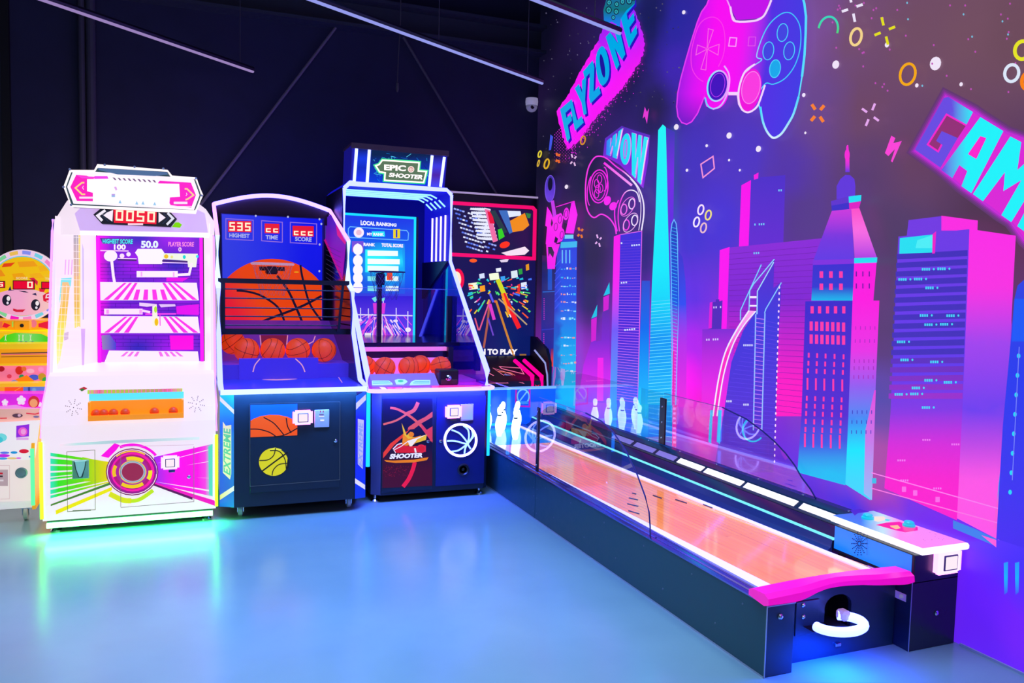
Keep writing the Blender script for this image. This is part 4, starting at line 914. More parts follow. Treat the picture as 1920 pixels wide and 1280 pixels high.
d.ell(755, 745, 150, 135, C(120, 25, 95)); d.ell(755, 745, 144, 129, C(250, 225, 245)); d.ell(755, 745, 140, 125, C(150, 20, 140)); d.ell(758, 745, 125, 112, C(245, 20, 170)); d.ell(755, 745, 112, 100, C(175, 20, 120)); d.ell(755, 742, 96, 84, C(170, 30, 150))
for a0, a1, rx, ry, w, c in ((-1.9, -0.9, 100, 78, 20, C(240, 215, 20)), (-.1, .5, 104, 86, 22, C(240, 225, 30)), (.9, 2.2, 100, 84, 20, C(240, 200, 20)), (2.8, 3.6, 104, 80, 20, C(240, 190, 30)), (-2.3, -1.0, 135, 118, 8, C(250, 190, 60)), (-.6, .1, 135, 118, 12, C(130, 20, 150))): d.ring(755, 745, rx, ry, w, c, 16, 0, a0, a1)
d.ell(758, 745, 76, 64, C(185, 170, 190)); d.ring(758, 745, 76, 64, 5, C(240, 190, 80)); d.ring(758, 745, 70, 59, 4, C(90, 170, 200)); d.ell(758, 745, 62, 52, lambda x, y: C(150, 40, 80))
d.ring(755, 745, 170, 155, 16, C(250, 10, 225), 24, 0, -2.0, -0.65); d.poly([(575, 655), (655, 580), (685, 592), (665, 620), (620, 665)], C(250, 10, 225))
d.stroke([(625, 870), (700, 905), (790, 905), (875, 850)], 22, C(190, 225, 30), smooth=5); d.stroke([(625, 870), (700, 905), (750, 910)], 30, C(215, 220, 20), smooth=5)
d.line(690, 640, 690, 945, 3, C(120, 110, 120)); d.line(690, 948, 1108, 915, 3, C(120, 110, 120)); d.line(1108, 600, 1108, 915, 3, C(120, 110, 120)); d.line(690, 600, 1108, 590, 2, C(190, 160, 180))
d.stroke([(382, 630), (542, 620), (545, 960), (386, 972)], 3, C(90, 110, 60), True); d.line(415, 968, 520, 963, 7, C(80, 110, 70))
d.fill([(345, 585), (700, 562), (1140, 545), (1140, 560), (700, 580), (340, 598)], hgrad([(340, C(250, 225, 240)), (450, C(185, 225, 225)), (700, C(175, 195, 210)), (1140, C(215, 235, 240))]), 80)
d.build('front_artwork', wc, SIGN)
# ticket outlet, reader, keyhole on the front
p0, p1 = fr5.at(*K(412, 678)), fr5.at(*K(510, 780))
o = MB().bbox(p0.x, p1.x, 5.738, 5.75, p1.z, p0.z, 0.004).build('ticket_outlet', mat('outlet_grey', (0.42, 0.55, 0.40), 0.35, 0.3), wc)
cx = (p0.x+p1.x)/2
m = MB()
for a in range(9):
    pass
m.prism([(cx-0.030, p0.z-0.004), (cx+0.034, p0.z-0.002), (cx+0.028, p0.z-0.05), (cx+0.010, p1.z+0.018), (cx-0.008, p1.z+0.018), (cx-0.026, p0.z-0.05)], 'y', 5.712, 5.738)
m.build('outlet_cup', mat('cup_green', (0.35, 0.62, 0.50), 0.2, em=C(150, 220, 200), es=0.35), o)
mm = MB().tube([(cx-0.030, 5.711, p0.z-0.006), (cx-0.024, 5.711, p0.z-0.05), (cx-0.007, 5.711, p1.z+0.018), (cx+0.010, 5.711, p1.z+0.018), (cx+0.027, 5.711, p0.z-0.05), (cx+0.034, 5.711, p0.z-0.004)], 0.0025, 6); mm.build('cup_rim', BLACK, o)
pr = fr5.at(*K(973, 688)); card_reader(wc, pr.x, 5.748, pr.z, 0.10, 0.085)
pr = fr5.at(*K(982, 735)); MB().bbox(pr.x-0.02, pr.x+0.02, 5.735, 5.75, pr.z-0.012, pr.z+0.008, 0.004).build('reader_mount', mat('mount_navy', (0.02, 0.02, 0.2), 0.4), wc)
pr = fr5.at(*K(1080, 772)); MB().lathe([(0.011, 0), (0.011, 0.006), (0.007, 0.009)], (pr.x, 5.75, pr.z), 'y', 14).build('lock', STEEL, wc)
# edge lights, kick light and feet
for x in (X0-0.004, X1+0.004): MB().tube([(x, 5.75, 0.11), (x, 5.75, 0.60)], 0.010, 8).build('edge_light', led('led_lime', (1.0, 10.0, 0.05)), wc)
for x in (X0-0.006, X1+0.006): MB().tube([(x, 5.78, 0.62), (x, 5.80, 0.79), (x, 6.10, 1.0), (x, 6.36, 1.95), (x, 6.40, 2.03)], 0.007, 8).build('upper_edge_light', led('led_violet_edge', (1.2, 0.5, 4.5)), wc)
MB().tube([(X0+0.02, 5.765, 0.060), (X1-0.02, 5.765, 0.060)], 0.018, 8).build('kick_light', led('led_kick', (1.2, 9.0, 2.4)), wc)
MB().box(X0+0.02, X1-0.02, 5.78, 7.3, 0.045, 0.094).build('plinth', BLACK, wc)
for x in (X0+0.06, X1-0.06):
    for y in (5.85, 7.2): level_foot(wc, x, y, 0.05)

# ------------------------------------------------------------------ children's hammer machine, partly cut by the frame
km = thing('hammer_game', 'small colourful children\'s arcade machine with a smiling round face header, cut by the left edge', 'arcade machine', (-1.17, 6.6, 0))
KX0, KX1 = -1.40, -0.95
Lc = crop(0, 440, 4.923); Mc = crop(0, 680, 4.571)
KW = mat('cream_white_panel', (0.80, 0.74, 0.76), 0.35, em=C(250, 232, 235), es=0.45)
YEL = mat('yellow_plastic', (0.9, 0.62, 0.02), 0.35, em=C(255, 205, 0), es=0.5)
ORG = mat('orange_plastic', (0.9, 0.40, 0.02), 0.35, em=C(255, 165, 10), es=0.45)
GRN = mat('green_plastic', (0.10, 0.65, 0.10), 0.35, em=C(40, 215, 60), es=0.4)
MB().prism([(6.10, 0.10), (6.10, 0.56), (6.13, 0.60), (6.30, 0.62), (7.10, 0.62), (7.10, 0.10)], 'x', KX0, KX1-0.02).build('base_cabinet', KW, km)
base = PY(6.10)
d = Decal(base, T=Mc, off=0.003)
d.fill([(-200, 520), (345, 490), (300, 830), (-200, 840)], C(250, 238, 246), 200)
d.poly([(140, 540), (252, 525), (248, 630), (138, 640)], C(150, 40, 225)); d.ell(195, 590, 40, 38, C(245, 90, 210)); d.ell(200, 590, 22, 24, C(250, 160, 225)); d.rect(140, 640, 245, 660, C(230, 170, 235))
for x, y, rx, ry, c in ((205, 757, 42, 18, C(225, 20, 60)), (120, 768, 30, 11, C(30, 150, 220)), (40, 770, 40, 10, C(90, 120, 235)), (30, 795, 55, 14, C(205, 40, 230)), (20, 820, 45, 10, C(70, 160, 225)), (105, 818, 45, 9, C(240, 200, 130)), (160, 816, 22, 7, C(230, 100, 225)), (270, 804, 24, 10, C(80, 140, 225)), (10, 640, 50, 36, C(120, 220, 225)), (-20, 660, 45, 30, C(70, 200, 215))): d.ell(x, y, rx, ry, c, 18)
d.fill([(-200, 840), (300, 830), (300, 1180), (-200, 1195)], C(250, 228, 228), 200)
d.stroke([(-60, 880), (82, 880), (82, 1165), (-60, 1170)], 4, C(215, 180, 185), True)
d.poly([(-30, 915), (68, 915), (68, 1055), (-30, 1055)], C(190, 160, 170)); d.rect(-10, 940, 24, 955, C(200, 30, 50)); d.rect(-12, 965, 24, 980, C(60, 50, 60)); d.rect(-12, 1000, 30, 1015, C(230, 210, 220))
d.build('base_graphic', km)
p = base.at(*Mc(185, 940)); MB().lathe([(0.036, 0), (0.036, 0.008), (0.028, 0.010), (0.026, 0.004), (0.003, 0.006)], (p.x, 6.098, p.z), 'y', 24).build('speaker_grille', mat('grille_grey', (0.35, 0.42, 0.5), 0.35, 0.5), km)
# side fin with green light
MB().prism([(6.085, 0.09), (6.085, 0.50), (6.12, 0.60), (6.40, 0.75), (6.55, 1.08), (7.10, 1.08), (7.10, 0.09)], 'x', KX1-0.02, KX1).build('side_panel', ORG, km)
MB().box(KX1-0.024, KX1-0.002, 6.070, 6.083, 0.12, 0.50).build('side_light', led('led_soft_green', (0.15, 1.2, 0.45)), km)
# magenta play drum, tiers, header
def tier(name, y, pts, th, m, T=Lc): return MB().slab(PY(y), [T(*p) for p in pts], th).build(name, m, km)
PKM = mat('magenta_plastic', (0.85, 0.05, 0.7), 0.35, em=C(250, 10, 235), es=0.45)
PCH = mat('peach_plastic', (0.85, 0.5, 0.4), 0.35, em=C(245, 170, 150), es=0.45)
o = tier('play_drum', 6.16, [(-220, 268), (372, 265), (375, 400), (-220, 395)], 0.5, PKM, Mc)
d = Decal(PY(6.16), T=Mc, off=0.003)
for x, y, r in ((42, 340, 24), (182, 322, 34), (345, 358, 18)):
    for i in range(5): d.ell(x+r*.7*math.cos(i*1.257-.3), y+r*.75*math.sin(i*1.257-.3), r*.5, r*.5, C(252, 225, 250), 12)
    d.ell(x, y, r*.5, r*.5, C(252, 235, 250), 12)
d.ell(290, 335, 48, 52, C(215, 45, 60)); d.ell(288, 345, 34, 36, C(250, 160, 110)); d.fill([(-200, 400), (-200, 385), (140, 360), (210, 380), (372, 385), (375, 400)], C(245, 150, 240), 120)
d.build('drum_graphic', o)
o = tier('drum_front', 6.13, [(-220, 400), (375, 395), (345, 470), (330, 490), (-220, 520)], 0.3, PCH, Mc)
d = Decal(PY(6.13), T=Mc, off=0.003); d.ell(150, 452, 45, 18, C(90, 60, 80)); d.ell(165, 450, 14, 12, C(220, 170, 190)); d.stroke([(225, 432), (300, 440), (335, 430)], 10, C(225, 50, 80)); d.ell(310, 462, 26, 9, C(120, 110, 160)); d.line(-200, 480, 60, 474, 8, C(215, 40, 60)); d.build('drum_pattern', o)
tier('blue_band', 6.32, [(-220, 205), (412, 205), (380, 270), (-220, 270)], 0.4, mat('blue_orange_band', (0.1, 0.35, 0.8), 0.35, em=C(60, 140, 225), es=0.4), Mc)
d = Decal(PY(6.32), T=Mc, off=0.003); d.fill([(40, 208), (200, 208), (195, 268), (30, 268)], C(255, 90, 20), 200); d.rect(-60, 208, 40, 265, C(240, 160, 30)); d.line(80, 266, 180, 210, 5, C(250, 170, 60)); d.rect(240, 208, 258, 266, C(40, 70, 150)); d.ell(292, 235, 18, 20, C(110, 170, 220)); d.build('band_graphic', km)
tier('yellow_ledge', 6.28, [(-220, 180), (415, 172), (412, 203), (-220, 210)], 0.3, YEL, Mc)
o = tier('picture_band', 6.40, [(-220, 28), (410, 25), (412, 182), (-220, 182)], 0.4, mat('picture_pink', (0.85, 0.3, 0.5), 0.35, em=C(250, 110, 170), es=0.45), Mc)
d = Decal(PY(6.40), T=Mc, off=0.003)
for x, y, rx, ry, c in ((10, 52, 30, 24, C(170, 20, 40)), (165, 65, 34, 36, C(215, 40, 30)), (205, 52, 22, 20, C(230, 110, 50)), (260, 70, 34, 20, C(252, 175, 200)), (185, 120, 22, 20, C(40, 150, 90)), (290, 125, 46, 24, C(70, 90, 210)), (360, 120, 34, 32, C(200, 150, 40)), (385, 150, 24, 28, C(40, 170, 70)), (350, 55, 24, 22, C(252, 150, 200)), (80, 115, 20, 18, C(225, 60, 90))): d.ell(x, y, rx, ry, c, 16)
d.fill([(90, 165), (150, 135), (230, 105), (290, 150), (300, 180), (100, 180)], C(255, 130, 20), 100); d.stroke([(70, 175), (120, 150), (160, 165)], 10, C(130, 140, 210)); d.build('band_picture', o)
tier('yellow_tier', 6.36, [(-220, 1010), (465, 1005), (450, 1205), (-220, 1210)], 0.5, YEL)
d = Decal(PY(6.36), T=Lc, off=0.003); d.fill([(-200, 1055), (450, 1055), (446, 1185), (-200, 1190)], C(255, 165, 15), 300); d.line(10, 1095, 445, 1085, 9, C(60, 40, 60)); d.line(10, 1127, 440, 1120, 7, C(160, 90, 30)); d.line(10, 1107, 445, 1098, 10, C(240, 110, 110)); d.build('tier_lines', km)
tier('green_arch', 6.55, [(-220, 900), (380, 905), (440, 925), (468, 950), (465, 1010), (-220, 1010)], 0.4, YEL)
d = Decal(PY(6.55), T=Lc, off=0.003); d.fill([(-200, 1005), (-20, 985), (40, 930), (140, 905), (380, 915), (460, 950), (462, 1005)], hgrad([(-20, C(60, 215, 20)), (140, C(90, 225, 40)), (240, C(130, 225, 120)), (420, C(70, 215, 30))]), 80)
for x in (195, 240, 300): d.ell(x, 994, 18, 10, C(20, 60, 140), 12)
for x in (45, 170, 205, 275): d.stroke([(x, 920), (x+8, 950), (x, 980)], 5, C(225, 235, 205)); d.stroke([(x+16, 920), (x+4, 950), (x+14, 980)], 5, C(225, 235, 205))
d.build('arch_graphic', km)
tier('neck_panel', 6.75, [(-220, 790), (490, 790), (470, 880), (470, 910), (-220, 905)], 0.4, ORG)
d = Decal(PY(6.75), T=Lc, off=0.003); d.fill([(-200, 870), (140, 880), (280, 880), (470, 870), (465, 905), (-200, 905)], C(255, 240, 0), 200); d.poly([(355, 820), (470, 790), (475, 875), (355, 850)], C(235, 20, 60)); d.poly([(40, 810), (100, 835), (60, 860), (20, 850)], C(235, 20, 50)); d.poly([(-60, 800), (25, 800), (20, 860), (-60, 860)], C(245, 110, 70)); d.rect(110, 800, 150, 850, C(160, 225, 90))
d.ell(310, 820, 30, 36, C(235, 120, 140), 14); d.build('neck_graphic', km)
p = PY(6.74).at(*Lc(212, 835)); MB().bbox(p.x-0.055, p.x+0.055, 6.70, 6.75, p.z-0.035, p.z+0.035, 0.01).build('lock_box', ORG, km); MB().lathe([(0.013, 0), (0.013, 0.005), (0.004, 0.006)], (p.x, 6.70, p.z), 'y', 14).build('lock', BLACK, km)
# header disc
hd = PY(6.95)
ctr = (205, 470); Rx, Ry = 355, 335
pts = [(ctr[0]+Rx*math.cos(t*PI/24), ctr[1]+Ry*math.sin(t*PI/24)) for t in range(48)]
o = MB().slab(hd, [Lc(*p) for p in pts], 0.10).build('header_disc', KW, km)
d = Decal(hd, T=Lc, off=0.003)
d.ell(*ctr, Rx-4, Ry-4, C(250, 215, 245), 48)
for i in range(16):
    a = -PI/2+(i-3)*0.36; c = [C(250, 20, 200), C(130, 225, 160), C(250, 200, 90), C(140, 150, 250), C(120, 220, 240), C(250, 140, 210)][i % 6]
    d.ring(ctr[0], ctr[1], Rx-28, Ry-28, 34, c, 6, 0, a, a+0.24)
d.ell(ctr[0], ctr[1]+4, Rx-52, Ry-56, C(90, 215, 235), 48); d.ell(ctr[0], ctr[1]+6, Rx-60, Ry-62, C(252, 200, 10), 48)
for x0, y0, x1, y1, c in ((15, 300, 120, 255, C(240, 70, 20)), (160, 250, 330, 290, C(250, 165, 20)), (350, 290, 430, 330, C(250, 185, 20)), (110, 360, 230, 400, C(252, 170, 10)), (270, 360, 390, 395, C(252, 185, 20)), (-60, 330, 30, 380, C(250, 150, 20)), (400, 370, 470, 420, C(250, 200, 30))):
    d.poly([(x0, y0), (x1-20, y0-8), (x1+20, y1), (x0+20, y1+10)], c)
d.fill([(330-300*math.cos(t*PI/16)-125, 620+150*math.sin(t*PI/16)) if False else (205+285*math.cos(t*PI/16), 610+(135 if math.sin(t*PI/16) > 0 else 110)*math.sin(t*PI/16)) for t in range(32)], lambda x, y: mixc(C(250, 175, 215), C(250, 205, 200), max(0, min(1, (x-200)/250))), 60)
for x, y in ((62, 603), (328, 647)): d.ell(x, y, 42, 52, C(30, 28, 50), 24); d.ell(x+16, y-15, 17, 22, C(250, 245, 250), 16); d.ell(x+8, y+26, 11, 13, C(235, 230, 250), 14)
d.poly([(120, 680), (160, 690), (235, 688), (210, 712), (150, 712), (122, 702)], C(215, 25, 60)); d.poly([(170, 515), (230, 518), (265, 535), (215, 530)], C(40, 35, 70)); d.poly([(75, 515), (95, 470), (105, 510), (135, 515)], C(40, 36, 90)); d.poly([(295, 548), (330, 535), (340, 562)], C(40, 36, 90))
d.poly([(395, 560), (440, 530), (500, 540), (500, 600), (440, 625), (400, 610)], C(230, 20, 55)); d.stroke([(470, 545), (430, 555), (425, 580), (490, 575), (480, 610), (430, 612)], 12, C(250, 215, 225)); d.poly([(265, 400), (310, 395), (350, 430), (345, 470), (320, 440)], C(225, 30, 70))
d.poly([(360, 490), (420, 500), (405, 530), (365, 525)], C(235, 30, 60)); d.poly([(450, 640), (500, 635), (470, 670)], C(30, 130, 50))
for tx, q in (('SCORE', quad((148, 390), (256, 390), (256, 412), (148, 412))), ('TIME', quad((415, 395), (490, 398), (490, 418), (415, 415)))): d.text(tx, q, C(250, 225, 160), 0.03)
d.build('header_graphic', o)
for (x0, y0, x1, y1) in ((118, 420, 320, 505), (380, 432, 520, 500), (-60, 425, 45, 492)):
    pts = [(x0, y0), (x1, y0+2), (x1, y1), (x0, y1)]
    q = MB().slab(hd, [Lc(*p) for p in pts], 0.02, 0.02).build('score_display', mat('display_navy', (0, 0, 0)), o)
    d = Decal(hd, T=Lc, off=0.023); d.poly([(x0+7, y0+7), (x1-5, y0+9), (x1-5, y1-7), (x0+7, y1-7)], C(228, 5, 50))
    xx = x1-68 if x0 != 380 else 485
    d.seg('5' if x0 < 0 else '0', rectq(xx, y0+12, xx+50, y1-14), DIG, 0.18); d.build('score_digits', q, SIGN)
for x in (KX1-0.07, KX0+0.08):
    for y in (6.18, 6.98): caster(km, x, y, 0.045)
# ------------------------------------------------------------------ blue basketball machine
ORANGE_BALL = bpy.data.materials.new('basketball_rubber'); ORANGE_BALL.use_nodes = True
nt = ORANGE_BALL.node_tree; b = nt.nodes['Principled BSDF']
vo = nt.nodes.new('ShaderNodeTexVoronoi'); vo.inputs['Scale'].default_value = 140
bp = nt.nodes.new('ShaderNodeBump'); bp.inputs['Strength'].default_value = 0.25; bp.inputs['Distance'].default_value = 0.002
tc = nt.nodes.new('ShaderNodeTexCoord'); nt.links.new(tc.outputs['Object'], vo.inputs['Vector']); nt.links.new(vo.outputs['Distance'], bp.inputs['Height']); nt.links.new(bp.outputs[0], b.inputs['Normal'])
b.inputs['Base Color'].default_value = (0.78, 0.10, 0.015, 1); b.inputs['Roughness'].default_value = 0.5
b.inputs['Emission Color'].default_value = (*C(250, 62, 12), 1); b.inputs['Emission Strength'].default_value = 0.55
SEAM = mat('ball_seam', (0.10, 0.012, 0.006), 0.6)
def basketball(loc, r, label, group, rot=(0.3, 0.2, 0.5)):
    loc = (loc[0], loc[1], loc[2]+0.0025)
    t = thing('basketball', label, 'basketball', loc, group)
    MB().lathe(sphere_prof(r, 16), loc, 'z', 28).build('cover', ORANGE_BALL, t, True)
    from mathutils import Euler
    E_ = Euler(rot).to_matrix(); L = Vector(loc); rs = r*1.0
    cs = []
    for ax in range(2):
        cs.append(([(math.cos(2*PI*i/40), math.sin(2*PI*i/40), 0) if ax == 0 else (0, math.cos(2*PI*i/40), math.sin(2*PI*i/40)) for i in range(40)], True))
    for s in (-1, 1):
        cs.append(([(Vector((s*(0.45+0.25*math.cos(2*PI*i/40)**2), 0.9*math.cos(2*PI*i/40), 0.9*math.sin(2*PI*i/40))).normalized())[:] for i in range(40)], True))
    m = MB()
    for c, cl in cs: m.tube([L+E_ @ Vector(p)*(rs-0.0006) for p in c], r*0.022, 5, cl)
    m.build('seam', SEAM, t)
    return t
bb = thing('basketball_machine', 'blue basketball shooting machine with arched neon top and 535 HIGHEST display', 'arcade machine', (0.68, 6.5, 0))
CAB = [(0.282, 5.74), (1.115, 5.74), (1.19, 5.84), (1.19, 7.48), (0.20, 7.48), (0.20, 5.84)]
MB().prism(CAB, 'z', 0.09, 0.875).build('base_cabinet', NAVY, bb)
DEEPBLUE = mat('deep_blue_panel', (0.02, 0.05, 0.55), 0.3, em=C(30, 45, 200), es=0.35)
wl = onplane((0.20, 5.84, 0.1), (0.282, 5.74, 0.1), (0.20, 5.84, 0.8)); wr = onplane((1.115, 5.74, 0.1), (1.19, 5.84, 0.1), (1.19, 5.84, 0.8))
for p in (wl, wr):
    if p.n.y > 0: p.n = -p.n
O = crop(380, 640, 3.7647)
T4 = crop(400, 720, 5.12)
d = Decal(wl, T=T4, off=0.002)
d.fill([(62, 80), (198, 80), (198, 1182), (58, 1175)], vgrad([(80, C(10, 225, 240)), (200, C(10, 170, 240)), (380, C(0, 105, 230)), (800, C(5, 100, 225)), (1000, C(15, 90, 215)), (1180, C(30, 120, 225))]), 60)
d.poly([(62, 115), (198, 245), (198, 288), (62, 160)], C(238, 232, 245)); d.poly([(198, 975), (198, 1022), (62, 1112), (62, 1065)], hgrad([(62, C(225, 220, 120)), (140, C(245, 240, 250))]))
d.fill([(92, 360), (120, 400), (172, 390), (172, 860), (160, 915), (92, 850)], C(240, 225, 190), 90)
d.text('EXTREME', quad((98, 840), (98, 420), (165, 430), (165, 880)), C(90, 190, 160), 0.03)
d.build('left_wing_graphic', bb)
d = Decal(wr, T=O, off=0.002)
d.fill([(1082, 385), (1152, 345), (1148, 1100), (1075, 1110)], vgrad([(360, C(30, 110, 250)), (560, C(25, 25, 235)), (1100, C(20, 60, 205))]), 60)
d.poly([(1083, 435), (1152, 372), (1152, 412), (1083, 482)], C(225, 215, 245)); d.poly([(1076, 965), (1146, 1012), (1146, 1045), (1076, 1000)], C(240, 235, 250))
d.fill([(1095, 545), (1138, 555), (1130, 900), (1095, 865)], C(205, 200, 200), 90); d.text('EXTREME', quad((1098, 860), (1100, 570), (1132, 580), (1128, 890)), C(150, 170, 215), 0.03)
d.build('right_wing_graphic', bb)
# door with graphics
fb = PY(5.732)
q0, q1 = fb.at(*O(335, 440)), fb.at(*O(972, 1022)); q2 = fb.at(*O(968, 975))
door = MB().bbox(q0.x, q2.x, 5.732, 5.742, q1.z-0.005, q0.z, 0.003).build('service_door', NAVY, bb)
d = Decal(fb, T=O, off=0.0015)
d.poly([(338, 448), (668, 440), (668, 662), (338, 676)], C(20, 95, 245))
d.fill([(338, 676), (338, 560), (360, 545), (410, 526), (470, 517), (540, 518), (600, 532), (650, 555), (668, 566), (668, 662)], C(255, 88, 15), 90)
for pts in ([(338, 618), (400, 620), (470, 640), (520, 672)], [(430, 535), (500, 575), (550, 630), (575, 662)], [(590, 540), (600, 600), (625, 645)], [(500, 672), (560, 665), (610, 645), (668, 612)]): d.stroke(pts, 8, C(35, 15, 20), smooth=5)
d.ell(500, 850, 103, 98, C(228, 215, 25), 36); d.poly([(470, 758), (510, 748), (560, 762), (520, 775), (480, 772)], C(240, 235, 60))
d.poly([(600, 820), (612, 850), (606, 890), (590, 905), (595, 860)], C(22, 25, 34))
for pts, w in (([(400, 840), (460, 835), (500, 805), (515, 752)], 7), ([(420, 915), (500, 855), (600, 782)], 10), ([(490, 945), (500, 905), (540, 868), (606, 858)], 7), ([(475, 770), (540, 775), (580, 830), (590, 900)], 7)): d.stroke(pts, w, C(25, 26, 20), smooth=5)
for e in ([(334, 440), (970, 425)], [(334, 440), (334, 1022)], [(334, 1022), (968, 975)], [(970, 425), (968, 975)]): d.line(*e[0], *e[1], 3, C(70, 85, 105))
d.build('door_graphic', door)
p = fb.at(*O(705, 533)); card_reader(bb, p.x, 5.730, p.z, 0.122, 0.095)
p0, p1 = fb.at(*O(788, 482)), fb.at(*O(892, 602))
o = MB().bbox(p0.x, p1.x, 5.722, 5.732, p1.z, p0.z, 0.003).build('coin_plate', mat('coin_plate', (0.75, 0.55, 0.62), 0.35, 0.3), door)
d = Decal(PY(5.722), T=O, off=0.0015)
for x in (828, 848): d.rect(x, 488, x+6, 500, C(200, 30, 60))
d.rect(820, 525, 858, 532, C(250, 235, 245)); d.rect(830, 550, 858, 562, C(250, 235, 245)); d.rect(822, 512, 856, 518, C(120, 90, 110)); d.build('coin_slots', door)
p = fb.at(*O(937, 700)); MB().lathe([(0.012, 0), (0.012, 0.006), (0.006, 0.010)], (p.x, 5.732, p.z), 'y', 14).build('lock', CHROME, door)
for x in (0.333, 1.085):
    for y in (5.86, 7.36): caster(bb, x, y, 0.038)
# table, rails, arch
MB().prism([(0.192, 5.70), (1.17, 5.70), (1.19, 5.72), (1.19, 7.48), (0.192, 7.48)], 'z', 0.876, 0.902).build('table_top', mat('court_blue', (0.05, 0.06, 0.45), 0.3, em=C(40, 40, 195), es=0.45), bb)
MB().tube([(0.196, 5.692, 0.893), (1.178, 5.692, 0.893)], 0.018, 10).build('table_light', led('led_sky_white', (0.85, 1.1, 6.0)), bb)
RAIL = [(5.772, 0.905), (5.99, 0.905), (6.262, 1.251), (6.312, 1.568), (6.521, 1.629), (6.505, 1.968), (7.44, 2.262)]
RAIL = [(5.76, 0.905), (5.99, 0.92), (6.262, 1.251), (6.312, 1.568), (6.521, 1.639), (6.505, 1.968), (7.44, 2.262)]
PAN = RAIL+[(7.46, 2.26), (7.46, 0.903)]
GLOSS = mat('black_gloss_panel', (0.010, 0.010, 0.03), 0.12)
for x, s in ((0.208, 1), (1.178, -1)):
    MB().prism(PAN, 'x', x-0.012, x+0.012).build('side_panel', GLOSS, bb)
    MB().tube([(x-s*0.004, y, z) for y, z in ((5.745, 0.905), (5.955, 0.93), (6.23, 1.255), (6.28, 1.58))], 0.016, 10).build('lower_rail_light', LED_BLUE, bb)
    MB().tube([(x-s*0.004, y, z) for y, z in ((6.28, 1.58), (6.49, 1.645), (6.475, 1.975))], 0.016, 10).build('middle_rail_light', led('led_aqua_white', (0.9, 1.3, 3.5)), bb)
    MB().tube([(x-s*0.004, y, z) for y, z in ((6.475, 1.975), (7.42, 2.285))], 0.015, 10).build('upper_rail_light', led('led_hot_pink_white', (2.0, 0.70, 4.0)), bb)
arc = [(0.206+0.972*i/20, 7.42, 2.285+0.10*math.sin(PI*i/20)) for i in range(21)]
MB().tube(arc, 0.018, 10).build('arch_light', LED_VIOLET, bb)
m = MB()
for i in range(20):
    a, c = arc[i], arc[i+1]
    m.face([(a[0], 7.44, 2.15), (c[0], 7.44, 2.15), (c[0], 7.44, c[2]-0.01), (a[0], 7.44, a[2]-0.01)])
m.build('arch_panel', mat('arch_brown', (0.05, 0.025, 0.03), 0.6), bb)
# backboard with the ball picture
bd = PY(7.35); Nn = crop(380, 340, 3.7647); Qq = crop(400, 400, 8.0)
b0, b1 = bd.at(414, 399), bd.at(606, 650)
board = MB().box(b0.x, b1.x, 7.35, 7.39, 1.05, 2.205).build('backboard', mat('board_blue', (0.02, 0.03, 0.5), 0.4), bb)
d = Decal(bd, off=0.002)
d.fill([(416, 401), (604, 411), (604, 640), (418, 640)], lambda x, y: mixc(C(58, 70, 245), C(15, 25, 250), max(0, min(1, (x-420)/150))), 25)
pts = []
for i in range(72):
    a = 2*PI*i/72; x, y = 510+116*math.cos(a), 601+116*math.sin(a); pts.append((max(421, min(603.5, x)), min(638, y)))
d.fill(pts, lambda x, y: mixc(C(252, 30, 60), C(255, 75, 10), max(0, min(1, (x-425)/60+(560-y)/90))), 14)
d.T = Nn
for pts, w in (([(525, 665), (600, 765), (660, 890), (722, 1040)], 17), ([(690, 590), (705, 680), (755, 860), (840, 985)], 15), ([(240, 770), (330, 780), (430, 815), (540, 900), (592, 1040)], 15), ([(310, 1035), (480, 965), (690, 885), (840, 808)], 17)): d.stroke(pts, w, C(28, 18, 50), smooth=6)
for x, y in ((375, 243), (602, 250), (825, 267), (838, 300), (826, 445), (824, 633)): d.ell(x, y, 7, 8, C(200, 205, 240), 10)
d.ell(662, 640, 18, 6, C(255, 165, 20), 12)
d.build('board_graphic', board)
for (x0, y0, x1, y1), (rx0, ry0, rx1, ry1), ch, tx, tq, nm in (((188, 78, 598, 405), (222, 108, 572, 282), '535', 'HIGHEST', quad((240, 296), (545, 306), (542, 368), (240, 358)), 0), ((724, 108, 1035, 432), (770, 150, 990, 302), 'cc', 'TIME', quad((785, 325), (970, 330), (966, 392), (785, 386)), 1), ((1155, 133, 1550, 460), (1190, 185, 1506, 348), 'ccc', 'SCORE', quad((1226, 350), (1475, 358), (1472, 424), (1226, 414)), 2)):
    k = 14
    o = MB().slab(bd, [Qq(*p) for p in ((rx0, ry0), (rx1, ry0+8), (rx1, ry1), (rx0, ry1-6))], 0.012, 0.008).build('score_display', RED_LCD, board)
    n = len(ch); w = (rx1-rx0)/n
    for i, c_ in enumerate(ch):
        d = Decal(bd, T=Qq, off=0.0095)
        x = rx0+w*i+w*0.17
        if c_ == 'c': q = quad((x, ry0+28+i*4), (x+w*.66, ry0+30+i*4), (x+w*.66, ry1-12+i*4-8), (x, ry1-14+i*4-8))
        else: q = quad((x, ry0+22+i*4), (x+w*.70, ry0+24+i*4), (x+w*.70, ry1-24+i*4), (x, ry1-26+i*4))
        d.seg(c_, q, DIG, 0.19); d.build('score_digit', o, SIGN)
    d = Decal(bd, T=Qq, off=0.004); d.stroke([(x0, y0), (x1, y0+24), (x1, y1), (x0, y1-22)], 13, C(160, 120, 235), True); d.text(tx, tq, C(190, 200, 250), 0.035); d.build('display_frame', board)
